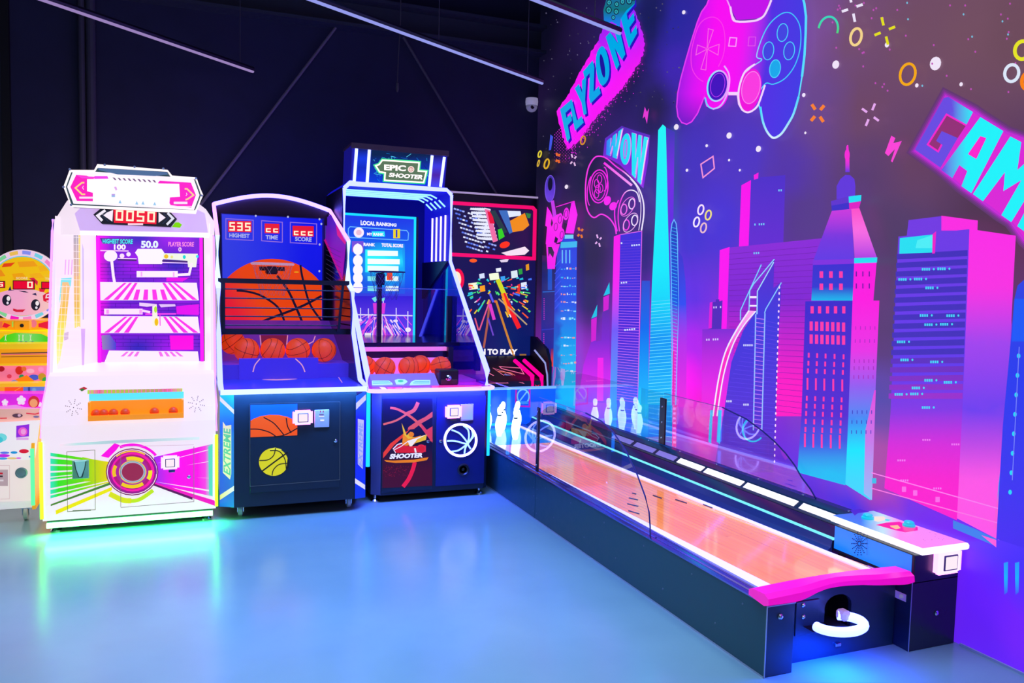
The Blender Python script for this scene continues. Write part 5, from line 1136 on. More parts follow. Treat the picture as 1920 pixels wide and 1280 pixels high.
# hoop, net, bracket
hc = Vector((0.663, 7.13, 1.785))
hp = MB().tube([hc+Vector((0.17*math.cos(2*PI*i/32), 0.17*math.sin(2*PI*i/32), 0)) for i in range(32)], 0.009, 8, True).build('hoop_rim', mat('rim_pale', (0.8, 0.5, 0.6), 0.35, em=C(250, 200, 225), es=0.4), bb)
q0, q1 = bd.at(*Nn(440, 595)), bd.at(*Nn(518, 672))
MB().bbox(q0.x, q1.x, 7.20, 7.34, q1.z+0.02, q0.z-0.005, 0.01).box(q0.x-0.05, q1.x+0.07, 7.32, 7.345, q1.z+0.05, q1.z+0.085).build('hoop_bracket', DARKGREY, bb)
def net(parent, hc, r0, r1, h, n, c, th=0.0022):
    m = MB()
    for i in range(n):
        for s in (-1, 1):
            m.tube([hc+Vector(((r0+(r1-r0)*t)*math.cos(2*PI*(i+s*t*2)/n), (r0+(r1-r0)*t)*math.sin(2*PI*(i+s*t*2)/n), -h*t)) for t in (0, .25, .5, .75, 1)], th, 4)
    return m.build('hoop_net', c, parent)
net(bb, hc, 0.165, 0.095, 0.27, 12, mat('net_white', (0.8, 0.7, 0.7), 0.7, em=C(250, 130, 90), es=0.12), 0.0013)
# black guard cage in front
cgm = mat('cage_black', (0.012, 0.012, 0.03), 0.35)
yc = 6.40; cp = PY(yc)
zt, zb = cp.at(*Nn(500, 707)).z, cp.at(*Nn(500, 1062)).z
MB().box(0.205, 1.175, yc-0.015, yc+0.02, zt-0.018, zt+0.018).box(0.205, 1.175, yc-0.015+0.06, yc+0.02+0.06, zb-0.022, zb+0.022).box(0.225, 0.255, yc-0.01, yc+0.06, zb, zt).prism([(1.085, zb), (1.105, zb), (1.14, zt), (1.12, zt)], 'y', yc, yc+0.02).build('cage_frame', cgm, bb)
m = None
for k, yy in enumerate((765, 828, 895, 955, 1018)):
    z = cp.at(*Nn(500, yy)).z; yk = yc+0.05*(zt-z)/(zt-zb)
    MB().tube([(0.23, yk, z), (1.12, yk, z-0.0), (1.165, yk+0.35, z)], 0.0055, 6).build('cage_bar', cgm, bb)
# mesh and trim on the inner right side
ip = PX(1.165)
d = Decal(ip, T=Nn, off=0.001)
d.fill([(862, 265), (905, 232), (1012, 430), (985, 700), (955, 640), (862, 410)], lambda x, y: mixc(C(90, 30, 190), C(170, 20, 180), max(0, min(1, (y-300)/300))), 30)
d.stroke([(862, 410), (985, 690)], 14, C(200, 20, 140)); d.stroke([(870, 280), (865, 400)], 6, C(70, 60, 160)); d.fill([(940, 300), (1012, 430), (1005, 445), (950, 380)], C(235, 20, 140), 40)
for i in range(9): d.line(868, 450+i*32, 975, 500+i*36, 2.5, C(58, 48, 90))
d.build('side_mesh_graphic', bb)
# ball ramp: deck behind a low blue step, tilted court behind the balls
COURT = mat('ramp_violet_blue', (0.07, 0.05, 0.5), 0.3, em=C(70, 45, 200), es=0.45)
MB().box(0.205, 1.175, 6.34, 7.3, 0.903, 1.012).build('ball_deck', COURT, bb)
st = PY(6.30); s0, s1 = st.at(*O(258, 122)), st.at(*O(815, 215))
step = MB().box(s0.x, s1.x, 6.30, 6.339, 0.903, s0.z).build('ramp_step', COURT, bb)
MB().prism([(6.62, 1.013), (7.30, 1.30), (7.30, 1.013)], 'x', 0.205, 1.175).build('ramp_slope', mat('ramp_violet', (0.14, 0.05, 0.4), 0.35, em=C(100, 45, 190), es=0.4), bb)
sl = onplane((0, 6.62, 1.013), (1, 6.62, 1.013), (0, 7.30, 1.30))
if sl.n.y > 0: sl.n = -sl.n
d = Decal(sl, T=Nn, off=0.003); d.poly([(405, 1085), (600, 1085), (590, 1160), (415, 1160)], C(120, 25, 70))
for pts in ([(260, 1090), (285, 1140)], [(405, 1085), (415, 1180)], [(600, 1085), (590, 1180)], [(795, 1090), (780, 1130), (740, 1150)]): d.stroke(pts, 7, C(240, 150, 190))
d.build('slope_lines', bb)
tt = PZ(0.902); d = Decal(tt, T=O, off=0.001); d.line(145, 232, 940, 240, 5, C(235, 150, 190)); d.stroke([(380, 215), (352, 240), (400, 262), (530, 270), (680, 258), (722, 235), (715, 210)], 7, C(240, 160, 190), smooth=4); d.line(935, 215, 985, 290, 5, C(230, 150, 190)); d.build('court_lines', bb)
d = Decal(st, T=O, off=0.002); d.stroke([(405, 122), (370, 165), (355, 215)], 8, C(240, 165, 195), smooth=4); d.stroke([(655, 122), (700, 165), (722, 215)], 8, C(240, 165, 195), smooth=4); d.build('step_lines', step)
g1 = 'basketballs on the blue machine\'s ramp'
r = 0.094
for x, y, lb, ro in ((0.413, 6.46, 'orange basketball at the left of the front row on the blue machine\'s ramp', (.3, .2, .5)), (0.603, 6.46, 'orange basketball second from the left in the blue machine\'s front row', (1.0, .4, 0)), (0.793, 6.46, 'orange basketball third from the left in the blue machine\'s front row', (.1, 1.2, .7)), (0.990, 6.44, 'orange basketball at the right end of the blue machine\'s ramp, by the side panel', (1.4, .2, 1.0))):
    basketball((x, y, 1.013+r), r, lb, g1, ro)
basketball((0.322, 6.68, 1.013+r+0.045), r, 'orange basketball half hidden at the back left of the blue machine\'s ramp', g1, (.5, .9, .1))

# ------------------------------------------------------------------ second basketball machine (lit blue canopy, big screen)
em = thing('basketball_machine', 'tallest basketball machine, with blue neon canopy and LOCAL RANKING screen', 'arcade machine', (1.72, 6.6, 0))
MB().prism([(1.334, 5.90), (2.15, 5.90), (2.185, 5.93), (2.185, 7.10), (1.27, 7.10), (1.27, 5.95)], 'z', 0.055, 0.835).build('base_cabinet', NAVY, em)
GREYP = mat('corner_grey', (0.10, 0.09, 0.20), 0.35)
m = MB(); cpn = onplane((1.27, 5.95, 0.06), (1.334, 5.90, 0.06), (1.27, 5.95, 0.8))
if cpn.n.y > 0: cpn.n = -cpn.n
MB().prism([(1.268, 5.946), (1.332, 5.897), (1.334, 5.90), (1.27, 5.95)], 'z', 0.06, 0.83).build('corner_post', GREYP, em)
U = crop(680, 730, 5.82); ef = PY(5.893)
def panel(name, x0, y0, x1, y1, parent, m_, th=0.008):
    a, c = ef.at(*U(x0, y0)), ef.at(*U(x1, y1)); return MB().bbox(a.x, c.x, 5.893, 5.893+th, c.z, a.z, 0.002).build(name, m_, parent)
dl = panel('left_door', 215, 95, 762, 1085, em, NAVY); drr = panel('right_door', 812, 85, 1325, 1020, em, mat('door_glow_blue', (0.010, 0.016, 0.13), 0.35, noise=0.1))  # right door's blue base colour paints in the neon glow
d = Decal(ef, T=U, off=0.0015)
d.fill([(222, 100), (760, 98), (758, 1048), (215, 1075)], lambda x, y: mixc(C(18, 13, 52), C(70, 8, 36), max(0, min(1, (y-620)/260))), 60)
d.stroke([(300, 200), (380, 215), (500, 280), (600, 360), (700, 470), (755, 560)], 26, C(232, 92, 65), smooth=6); d.stroke([(225, 380), (360, 340), (480, 270), (570, 215), (605, 150)], 22, C(228, 100, 75), smooth=6)
d.stroke([(480, 265), (560, 225), (605, 140)], 40, C(230, 92, 68), smooth=5)
d.fill([(600, 340), (680, 300), (762, 240), (762, 300), (640, 370), (560, 430), (490, 440), (500, 410)], C(225, 85, 70), 80); d.fill([(225, 690), (300, 590), (420, 500), (520, 430), (440, 520), (340, 610), (250, 720), (222, 750)], C(238, 60, 40), 80)
d.fill([(640, 370), (700, 440), (762, 400), (762, 580), (690, 490), (640, 420)], C(225, 60, 70), 80)
d.stroke([(570, 790), (545, 880), (500, 980), (440, 1060)], 44, C(245, 25, 65), smooth=5)
for i in range(90): d.ell(R.uniform(225, 500), R.uniform(830, 950), 4, 3, C(150, 25, 55), 5)
d.poly([(425, 365), (455, 430), (480, 500), (520, 460), (550, 480), (540, 520), (600, 520), (700, 490), (690, 550), (560, 590), (470, 580), (450, 500)], C(245, 190, 40))
d.poly([(440, 480), (500, 540), (640, 500), (560, 600), (430, 620)], C(250, 140, 20)); d.poly([(490, 560), (700, 490), (600, 540), (520, 640)], C(255, 240, 190)); d.ell(530, 490, 30, 28, C(245, 130, 20))
d.fill([(340, 650), (400, 600), (520, 620), (690, 610), (690, 680), (560, 690), (360, 690)], C(225, 25, 40), 60); d.stroke([(330, 650), (380, 600), (430, 585)], 12, C(250, 225, 220)); d.ring(640, 645, 45, 40, 12, C(230, 40, 60)); d.stroke([(360, 690), (340, 660), (420, 620), (500, 560)], 8, C(252, 235, 215))
d.poly([(560, 640), (580, 640), (590, 690), (570, 690)], C(255, 240, 200))
d.fill([(235, 770), (330, 775), (560, 765), (720, 738), (700, 770), (560, 795), (360, 800), (260, 790)], C(245, 130, 15), 70)
d.text('SHOOTER', quad((305, 702), (665, 690), (655, 742), (290, 758)), C(252, 245, 245), 0.06)
d.build('door_graphic', dl)
p = ef.at(*U(712, 565)); MB().lathe([(0.012, 0), (0.012, 0.005), (0.005, 0.008)], (p.x, 5.893, p.z), 'y', 14).build('lock', CHROME, dl)
p = ef.at(*U(852, 562)); MB().lathe([(0.013, 0), (0.013, 0.005), (0.005, 0.008)], (p.x, 5.893, p.z), 'y', 14).build('lock', CHROME, drr)
# neon ball outline
d = Decal(ef, T=U, off=0.004)
wl_ = (2.4, 2.2, 7.0); ic = (0.6, 1.0, 3.5)
for pts in ([(920, 560), (1000, 560), (1080, 580), (1140, 595)], [(970, 440), (1060, 480), (1130, 560), (1145, 590)], [(1100, 395), (1150, 440), (1160, 520), (1140, 600)], [(1190, 430), (1200, 500), (1170, 560), (1130, 610)], [(950, 680), (1040, 665), (1110, 620), (1145, 590)], [(1110, 700), (1120, 640), (1140, 595)], [(1180, 650), (1155, 610), (1150, 590), (1180, 550), (1225, 490)]): d.stroke(pts, 18, ic, smooth=5)
d.ring(1068, 552, 172, 172, 26, wl_, 40); d.build('neon_ball', drr, SIGN)
p = ef.at(*U(985, 238)); card_reader(em, p.x, 5.890, p.z, 0.115, 0.095)
a, c = ef.at(*U(1068, 158)), ef.at(*U(1205, 335)); o = MB().bbox(a.x, c.x, 5.884, 5.893, c.z, a.z, 0.003).build('coin_plate', mat('coin_plate_iridescent', (0.55, 0.55, 0.75), 0.2, 0.6), drr)
d = Decal(PY(5.884), T=U, off=0.001); d.fill([(1072, 165), (1200, 165), (1200, 328), (1072, 328)], lambda x, y: mixc(mixc(C(220, 150, 200), C(130, 190, 215), max(0, min(1, (x+y-1240)/240))), C(170, 160, 210), 0.3), 30); d.build('plate_sheen', o)
p = ef.at(*U(985, 322)); MB().bbox(p.x-0.025, p.x+0.025, 5.876, 5.893, p.z-0.012, p.z+0.006, 0.003).build('reader_mount', DARKGREY, drr)
p = ef.at(*U(1098, 872)); MB().lathe([(0.048, 0), (0.048, 0.006), (0.040, 0.010), (0.034, 0.002), (0.020, -0.004), (0.006, 0.004), (0.001, 0.004)], (p.x, 5.893, p.z), 'y', 28).build('speaker', mat('speaker_black', (0.02, 0.02, 0.025), 0.3), drr)
for x in (1.305, 2.135):
    for y in (5.96, 7.0): level_foot(em, x, y, 0.056)
for x, z0 in ((1.247, 0.27), (2.205, 0.30)): MB().tube([(x, 5.96, z0), (x, 5.96, 0.83)], 0.015, 10).build('corner_light', LED_CYAN, em)
# table with neon rim
ex0, ex1 = 1.230, 2.212
tp = [(ex0, 7.10), (ex0, 5.93)]+[(ex0+0.07-0.07*math.cos(t), 5.92-0.07*math.sin(t)) for t in (0.4, .8, 1.2, PI/2)]+[(ex1-0.07+0.07*math.sin(t), 5.92-0.07*math.cos(t)) for t in (0, .4, .8, 1.2)]+[(ex1, 5.93), (ex1, 7.10)]
MB().prism(tp, 'z', 0.836, 0.862).build('table_top', mat('table_magenta', (0.5, 0.03, 0.5), 0.25, em=C(200, 20, 190), es=0.45), em)
rim = [(ex0, 6.2)]+tp[1:-1]+[(ex1, 6.2)]
MB().tube([(x+(0.004 if x > 1.7 else -.004), y-0.004, 0.852) for x, y in rim], 0.015, 8).build('table_light', LED_VIOLET, em)
# side panels with their neon edges
EP = [(5.94, 0.863), (5.93, 0.98), (6.95, 1.853), (6.95, 2.46), (7.84, 2.46), (7.84, 0.863)]
MESHP = glass('blue_mesh_panel', tint=(0.22, 0.2, 0.9), base=0.10, body=0.35, bodycol=(0.05, 0.06, 0.9))
NAVYGLOW = mat('canopy_blue', (0.0, 0.002, 0.22), 0.6, spec=0.15, em=C(22, 22, 205), es=0.75)  # emission paints the canopy's blue glow onto its panels
for x, s in ((1.228, 1), (2.175, -1)):
    MB().prism([(5.95, 0.863), (5.945, 0.975), (6.955, 1.84), (7.84, 1.84), (7.84, 0.863)], 'x', x-0.004, x+0.004).build('side_panel', MESHP, em)
    MB().box(x-0.006, x+0.006, 6.958, 7.84, 1.841, 2.46).build('canopy_side', NAVYGLOW, em)
    MB().box(x-0.013, x-0.007, 6.97, 7.84, 0.863, 2.45).build('outer_panel', BLACK, em) if s > 0 else None
    MB().tube([(x, 5.935, 0.865), (x, 5.93, 0.98), (x, 6.945, 1.853), (x, 6.945, 2.44)], 0.015, 8).build('side_light', LED_BLUE, em)
MB().tube([(1.228, 6.945, 2.44), (1.27, 6.945, 2.482), (2.13, 6.945, 2.482), (2.175, 6.945, 2.44)], 0.017, 8).build('canopy_light', LED_BLUE, em)
MB().prism([(1.222, 2.46), (1.265, 2.50), (2.138, 2.50), (2.181, 2.46)], 'y', 6.96, 7.84).build('canopy_roof', NAVYGLOW, em)
MB().box(1.235, 2.168, 7.80, 7.84, 0.863, 2.459).build('canopy_back', mat('canopy_back', (0.0, 0.003, 0.15), 0.6, spec=0.15, em=C(12, 14, 150), es=0.35), em)
for k, yy in enumerate((7.07, 7.21, 7.35, 7.49)):
    MB().tube([(1.245, yy, 2.44), (2.02, yy, 2.44), (2.075, yy, 2.415)], 0.0075, 6).build('ceiling_strip', led('led_aqua_strip', (0.45, 1.05, 2.2)), em)
    MB().tube([(2.095, yy, 2.40), (2.155, yy, 2.345)], 0.0075, 6).build('corner_strip', led('led_aqua_strip', (0.45, 1.05, 2.2)), em)
    MB().tube([(2.160, yy, 2.27), (2.160, yy, 1.86-0.0*k)], 0.0085, 6).build('wall_strip', led('led_white_strip', (1.3, 1.05, 4.0)), em)
MB().prism([(6.96, 1.855), (7.79, 1.855), (7.79, 1.50)], 'x', 2.150, 2.166).build('canopy_fin', mat('fin_navy', (0.012, 0.012, 0.06), 0.4), em)
# header
Xh = crop(640, 270, 9.6); hp_ = PY(6.93)
a_, b_, c_, d_ = [hp_.at(*Xh(*p)) for p in ((205, 22), (1870, 168), (1800, 790), (190, 670))]
zt_ = (a_.z+b_.z)/2; zb_ = 2.505
hdr = MB().prism([(1.275, zb_), (2.105, zb_), (2.125, zt_), (1.285, zt_)], 'y', 6.93, 7.30).build('header', mat('header_blue', (0.02, 0.03, 0.35), 0.3, em=C(40, 35, 190), es=0.25), em)
MB().box(1.277, 2.132, 6.905, 7.31, zt_, zt_+0.02).box(1.277, 2.132, 6.905, 6.929, zt_-0.025, zt_).build('header_trim', mat('trim_brown_grey', (0.13, 0.09, 0.12), 0.45), hdr)
d = Decal(hp_, T=Xh, off=0.003)
d.fill([(250, 85), (540, 105), (500, 690), (215, 668)], vgrad([(90, C(14, 30, 110)), (260, C(20, 60, 225)), (430, C(14, 45, 190)), (600, C(25, 50, 235))]), 60)
d.fill([(1610, 205), (1870, 230), (1790, 775), (1560, 745)], vgrad([(210, C(20, 24, 100)), (400, C(60, 60, 225)), (560, C(75, 35, 165)), (750, C(70, 70, 240))]), 60)
d.fill([(540, 100), (1610, 190), (1565, 745), (500, 690)], lambda x, y: mixc(C(8, 36, 80), C(8, 60, 215), max(0, min(1, (y-200)/450))), 60)
for i in range(95):
    x, y = R.uniform(545, 1570), R.uniform(120, 720); a = R.choice((0.9, -0.6, 1.5, 0.2)); l = R.uniform(40, 130)
    if y < 100+(x-540)*.084+10 or y > 690+(x-500)*.05-25: continue
    x2, y2 = x+l*math.cos(a), y+l*math.sin(a)
    if 545 < x2 < 1575 and 110+(x2-540)*.084 < y2 < 680: d.line(x, y, x2, y2, R.uniform(4, 9), R.choice([C(40, 170, 235), C(20, 110, 220), C(90, 220, 245), C(10, 140, 230), C(6, 26, 60)]))
out = [(620, 390), (680, 370), (740, 290), (1400, 335), (1385, 485), (1530, 495), (1480, 690), (780, 650), (790, 515), (690, 500)]
d.stroke(out, 66, C(60, 225, 150), True)
d.poly(out, C(92, 118, 92)); d.stroke(out, 26, C(252, 246, 222, 1.4), True)
d.text('EPIC', quad((770, 365), (1165, 385), (1160, 492), (770, 468)), C(252, 240, 235, 1.3), 0.045); d.ell(1255, 455, 58, 58, C(252, 232, 225)); d.ring(1255, 455, 34, 34, 12, C(200, 130, 120)); d.line(1255, 420, 1255, 470, 12, C(200, 120, 110))
d.text('SHOOTER', quad((870, 515), (1490, 560), (1460, 640), (850, 590)), C(252, 240, 240, 1.3), 0.045)
d.build('header_graphic', hdr, SIGN)
for pp in ((275, 85, 232, 668), (505, 105, 465, 690), (1635, 208, 1580, 760), (1855, 235, 1785, 770)):
    MB().tube([hp_.at(*Xh(pp[0], pp[1]), 0.006), hp_.at(*Xh(pp[2], pp[3]), 0.006)], 0.013, 8).build('header_light', LED_ICE, hdr)
# screen
Wd = crop(640, 380, 4.5714); sp = PY(7.56)
sA = sp.at(*Wd(0, 90)); sB = sp.at(*Wd(635, 1185))
scr = MB().box(1.30, sB.x+0.012, 7.56, 7.62, sB.z-0.01, sA.z+0.005).build('screen', BLACK, em)
d = Decal(sp, T=Wd, off=0.002)
d.fill([(-40, 85), (632, 125), (622, 1188), (-40, 1190)], lambda x, y: mixc(mixc(C(30, 60, 225), C(10, 110, 245), max(0, min(1, 1-abs(y-500)/350))), C(80, 45, 220), max(0, min(1, (y-740)/160))), 50)
d.fill([(90, 330), (545, 350), (545, 780), (110, 770)], lambda x, y: mixc(C(30, 90, 230), C(20, 190, 245), max(0, min(1, 1-((x-400)/260)**2-((y-520)/230)**2))), 40)
d.fill([(90, 330), (190, 330), (190, 430), (90, 420)], C(120, 80, 215), 60)
d.fill([(205, 400), (520, 405), (535, 600), (205, 595)], lambda x, y: mixc(C(45, 235, 248, 1.1), C(20, 170, 245), max(0, min(1, abs(y-500)/110+(x-420)/240))), 40)
for y, x1, k in ((435, 485, 1.2), (505, 500, 1.25), (565, 490, 1.15)): d.fill([(225, y-26), (x1, y-22), (x1, y+22), (225, y+20)], C(225, 250, 250, k), 200)
for y in (400, 495, 575, 645, 725): d.ell(142, y, 42, 48, C(250, 238, 252, 1.1), 24); d.ell(140, y-38, 14, 14, C(250, 238, 252, 1.1), 12)
d.text('LOCAL RANKING', quad((165, 150), (475, 178), (472, 205), (165, 192)), C(235, 238, 255), 0.06)
d.stroke([(75, 205), (560, 238), (576, 260), (572, 318), (560, 322), (70, 296), (60, 275), (60, 222)], 7, C(110, 190, 255), True); d.ell(150, 255, 44, 44, C(252, 238, 250), 24); d.ell(150, 255, 24, 24, C(235, 190, 210), 16)
d.fill([(260, 245), (370, 245), (375, 290), (265, 290)], C(40, 230, 245), 90); d.text('MY RANK', quad((220, 255), (365, 260), (365, 285), (220, 280)), C(250, 245, 250), 0.05)
d.rect(445, 225, 503, 304, C(240, 215, 20)); d.rect(466, 232, 480, 298, C(30, 50, 200))
d.text('RANK', quad((190, 342), (290, 348), (290, 374), (190, 370)), C(250, 240, 255), 0.06); d.text('TOTAL SCORE', quad((345, 346), (530, 354), (530, 384), (345, 378)), C(250, 235, 255), 0.06)
for y, t2 in ((650, ''), (735, '')):
    d.fill([(225, y-22), (300, y-20), (300, y+22), (225, y+20)], C(130, 235, 240), 90); d.fill([(380, y-22), (490, y-20), (490, y+22), (380, y+20)], C(225, 245, 250), 90)
d.rect(390, 600, 438, 662, C(235, 75, 30))
d.fill([(-40, 800), (625, 800), (622, 1188), (-40, 1190)], vgrad([(800, C(45, 30, 215)), (930, C(80, 50, 225)), (1060, C(90, 60, 235)), (1185, C(200, 60, 220))]), 60)
for i in range(70):
    x0 = R.uniform(-30, 615); vx = 330; t = R.uniform(.25, .85); y0 = R.uniform(950, 1080)
    d.line(vx+(x0-vx)*t, y0, x0, min(1182, y0+R.uniform(60, 180)), R.uniform(4, 14), R.choice([C(230, 80, 235), C(250, 150, 235), C(60, 80, 250), C(255, 90, 215), C(245, 215, 245), C(20, 40, 220)]))
d.line(-40, 955, 610, 968, 10, C(235, 225, 255))
for x, y0, y1 in ((165, 900, 1010), (232, 905, 990), (470, 900, 1020), (570, 930, 1160), (360, 830, 880), (290, 820, 850)): d.line(x, y0, x, y1, 8, C(225, 215, 255))
d.ell(572, 1088, 24, 20, C(250, 238, 252)); d.ell(465, 1012, 20, 12, C(240, 225, 252)); d.ell(158, 1005, 20, 12, C(240, 225, 252)); d.rect(200, 1115, 255, 1135, C(245, 235, 250))
d.fill([(270, 860), (380, 860), (370, 950), (280, 950)], C(225, 60, 220), 90); d.poly([(260, 820), (300, 800), (310, 830), (285, 850)], C(120, 230, 235)); d.poly([(335, 825), (375, 810), (370, 835), (345, 845)], C(120, 230, 235))
d.build('screen_picture', scr, SIGN)
d = Decal(sp, T=Wd, off=0.006); d.stroke([(-40, 90), (632, 132), (622, 1188), (-40, 1188)], 20, C(20, 200, 255, 1.3)); d.build('screen_border', scr, SIGN)
# hoop on its post
hc2 = Vector((1.665, 7.22, 1.748))
MB().tube([hc2+Vector((0.16*math.cos(2*PI*i/32), 0.16*math.sin(2*PI*i/32), 0)) for i in range(32)], 0.006, 8, True).build('hoop_rim', mat('rim_navy', (0.06, 0.05, 0.16), 0.35), em)
pA = PY(7.44).at(*Wd(328, 600)); pB = PY(7.44).at(*Wd(328, 1190))
MB().box(pA.x-0.020, pA.x+0.020, 7.42, 7.46, 0.87, pA.z).build('hoop_post', mat('post_black', (0.012, 0.008, 0.03), 0.4), em)
q0, q1 = PY(7.40).at(*Wd(296, 604)), PY(7.40).at(*Wd(368, 705)); MB().bbox(q0.x, q1.x, 7.375, 7.419, q1.z, q0.z, 0.006).box(1.655, 1.675, 7.378, 7.42, 1.735, 1.755).build('hoop_bracket', mat('bracket_navy', (0.03, 0.03, 0.12), 0.4), em)
net(em, hc2, 0.155, 0.09, 0.25, 10, mat('net_blue', (0.25, 0.3, 0.7), 0.6), 0.0016)
# shelf, tray, control panel
V = crop(670, 620, 7.385)
def vs(y, x0, y0, x1, y1, dep, name, m_, parent=em):
    a, c = PY(y).at(*V(x0, y0)), PY(y).at(*V(x1, y1)); return MB().box(max(a.x, 1.235), min(c.x, 2.168), y, y+dep, c.z, a.z).build(name, m_, parent)
vs(6.62, -10, 165, 1600, 205, 1.15, 'ball_shelf', mat('shelf_gloss', (0.02, 0.015, 0.06), 0.15))
o = vs(6.56, -10, 285, 1250, 378, 0.06, 'shelf_front', mat('shelf_front', (0.012, 0.01, 0.07), 0.3))
vs(6.555, -10, 232, 1240, 276, 0.05, 'shelf_light', mat('strip_pink', (0.8, 0.35, 0.6), 0.4, em=C(235, 120, 205), es=0.75))
vs(6.545, 90, 381, 1245, 640, 0.012, 'tray_back', mat('tray_pink', (0.7, 0.3, 0.7), 0.35, em=C(235, 120, 230), es=0.62))
MB().box(1.24, 2.165, 6.16, 6.54, 0.863, 0.884).build('ball_tray', mat('tray_violet', (0.35, 0.05, 0.45), 0.25, em=C(170, 30, 200), es=0.35), em)
vs(6.48, 1262, 225, 1325, 560, 0.05, 'shelf_post', mat('post_dark', (0.008, 0.006, 0.014), 0.4)); vs(6.85, 1255, -480, 1350, 150, 0.04, 'guard_post', mat('post_dark2', (0.006, 0.006, 0.02), 0.4))
cpl = onplane((0, 6.00, 0.868), (1, 6.00, 0.868), (0, 6.13, 0.945))
if cpl.n.y > 0: cpl.n = -cpl.n
a = cpl.at(*V(190, 700)); c = cpl.at(*V(1110, 700))
cpan = MB().prism([(6.0, 0.863), (6.0, 0.868), (6.13, 0.945), (6.15, 0.945), (6.15, 0.863)], 'x', a.x, c.x).build('control_panel', mat('control_lav', (0.3, 0.25, 0.6), 0.3, em=C(150, 110, 225), es=0.5), em)
for pts in ([(205, 690), (440, 690), (480, 720), (490, 738), (205, 745)], [(520, 680), (560, 668), (660, 672), (695, 700), (640, 738), (540, 735)], [(745, 705), (800, 680), (1010, 680), (1010, 738), (725, 745)]):
    MB().slab(cpl, [V(*p) for p in pts], 0.006, 0.006).build('button', mat('button_mint', (0.5, 0.8, 0.8), 0.3, em=C(175, 245, 235), es=0.75), cpan)
d = Decal(cpl, T=V, off=0.0075)
for pts in ([(215, 705), (440, 702)], [(215, 725), (465, 722)], [(790, 700), (1000, 700)], [(770, 722), (1000, 722)]): d.line(*pts[0], *pts[1], 7, C(70, 150, 170))
d.ell(600, 695, 40, 16, C(80, 215, 170), 16); d.build('button_marks', cpan)
tb = PZ(0.862); d = Decal(tb, T=V, off=0.001); d.poly([(300, 775), (380, 780), (410, 812), (350, 815)], C(250, 220, 245)); d.poly([(640, 790), (750, 790), (740, 805), (630, 808)], C(245, 160, 235)); d.fill([(410, 778), (620, 778), (620, 815), (430, 815)], C(235, 20, 225), 90); d.fill([(1030, 755), (1720, 755), (1720, 790), (1030, 790)], C(245, 60, 165), 200); d.build('table_graphic', em, SIGN)
q0, q1 = PY(6.02).at(*V(1140, 545)), PY(6.02).at(*V(1402, 745))
cb = MB().bbox(q0.x, q1.x, 6.02, 6.16, 0.8625, q0.z, 0.008).build('control_box', mat('box_dark', (0.012, 0.010, 0.016), 0.35), em)
p = PY(6.02).at(*V(1262, 655)); MB().lathe([(0.024, 0), (0.024, 0.006), (0.016, 0.012), (0.014, 0.026), (0.008, 0.030)], (p.x, 6.02, p.z), 'y', 20).build('knob', CHROME, cb)
MB().bbox(q0.x+0.01, q1.x-0.01, 6.012, 6.022, 0.868, p.z-0.01, 0.003).build('box_plate', mat('plate_brown', (0.09, 0.04, 0.035), 0.4), cb)
# clear guard across the court
gm = MB().face([(1.236, 6.99, 0.95), (2.166, 6.99, 0.95), (2.166, 6.99, 1.60), (1.236, 6.99, 1.60)]); g_ = gm.build('front_guard', CLEAR, em)
MB().tube([(1.236, 6.99, 1.602), (2.166, 6.99, 1.602)], 0.003, 6).build('guard_edge', mat('edge_blue', (0.2, 0.3, 0.8), 0.2, em=C(90, 110, 240), es=0.5), g_)
g2 = 'basketballs in the tray of the LOCAL RANKING machine'
r = 0.086
for x, y, lb, ro in ((1.452, 6.33, 'basketball at the left of the magenta-lit tray under the LOCAL RANKING screen', (.2, .5, 0)), (1.648, 6.33, 'basketball in the middle of the front row of the magenta-lit tray', (.9, .1, .3)), (1.915, 6.33, 'basketball behind the black control box at the right of the magenta-lit tray', (.4, 1.3, .2))):
    basketball((x, y, 0.885+r), r, lb, g2, ro)
basketball((1.778, 6.452, 0.885+r), r, 'basketball in the back row of the magenta-lit tray, between two front balls', g2, (1.2, .3, .8))
basketball((1.320, 6.45, 0.885+r), r, 'basketball at the far left of the magenta-lit tray, mostly behind the neon rail', g2, (1.0, .8, .8))
# ------------------------------------------------------------------ big-screen machine in the corner
bg_ = thing('driving_game', 'dark arcade machine in the corner with pink-framed city screen reading N TO PLAY', 'arcade machine', (2.86, 7.55, 0))
Z = crop(820, 340, 3.0464); zp = PY(7.74)
zt = zp.at(1000, 371).z; zx1 = zp.at(1008, 372).x
MB().bbox(2.24, zx1, 7.742, 7.86, 0.0, zt, 0.012).build('screen_housing', mat('housing_black', (0.006, 0.006, 0.010), 0.3), bg_)
MB().box(2.24, zx1, 7.725, 7.74, zt-0.004, zt+0.014).build('top_trim', mat('trim_pale', (0.6, 0.55, 0.65), 0.3, em=C(200, 180, 215), es=0.5), bg_)
MB().box(zx1-0.004, zx1+0.010, 7.725, 7.74, 1.05, zt).build('side_trim', mat('trim_grey', (0.18, 0.16, 0.20), 0.3, 0.5), bg_)
d = Decal(zp, T=Z, off=0.002)
d.fill([(-12, 415), (560, 448), (560, 1060), (-12, 1060)], lambda x, y: mixc(C(24, 18, 80), C(10, 26, 100), max(0, min(1, (y-500)/400))), 70)
d.fill([(-12, 118), (545, 165), (545, 425), (-12, 415)], C(30, 20, 70), 100)
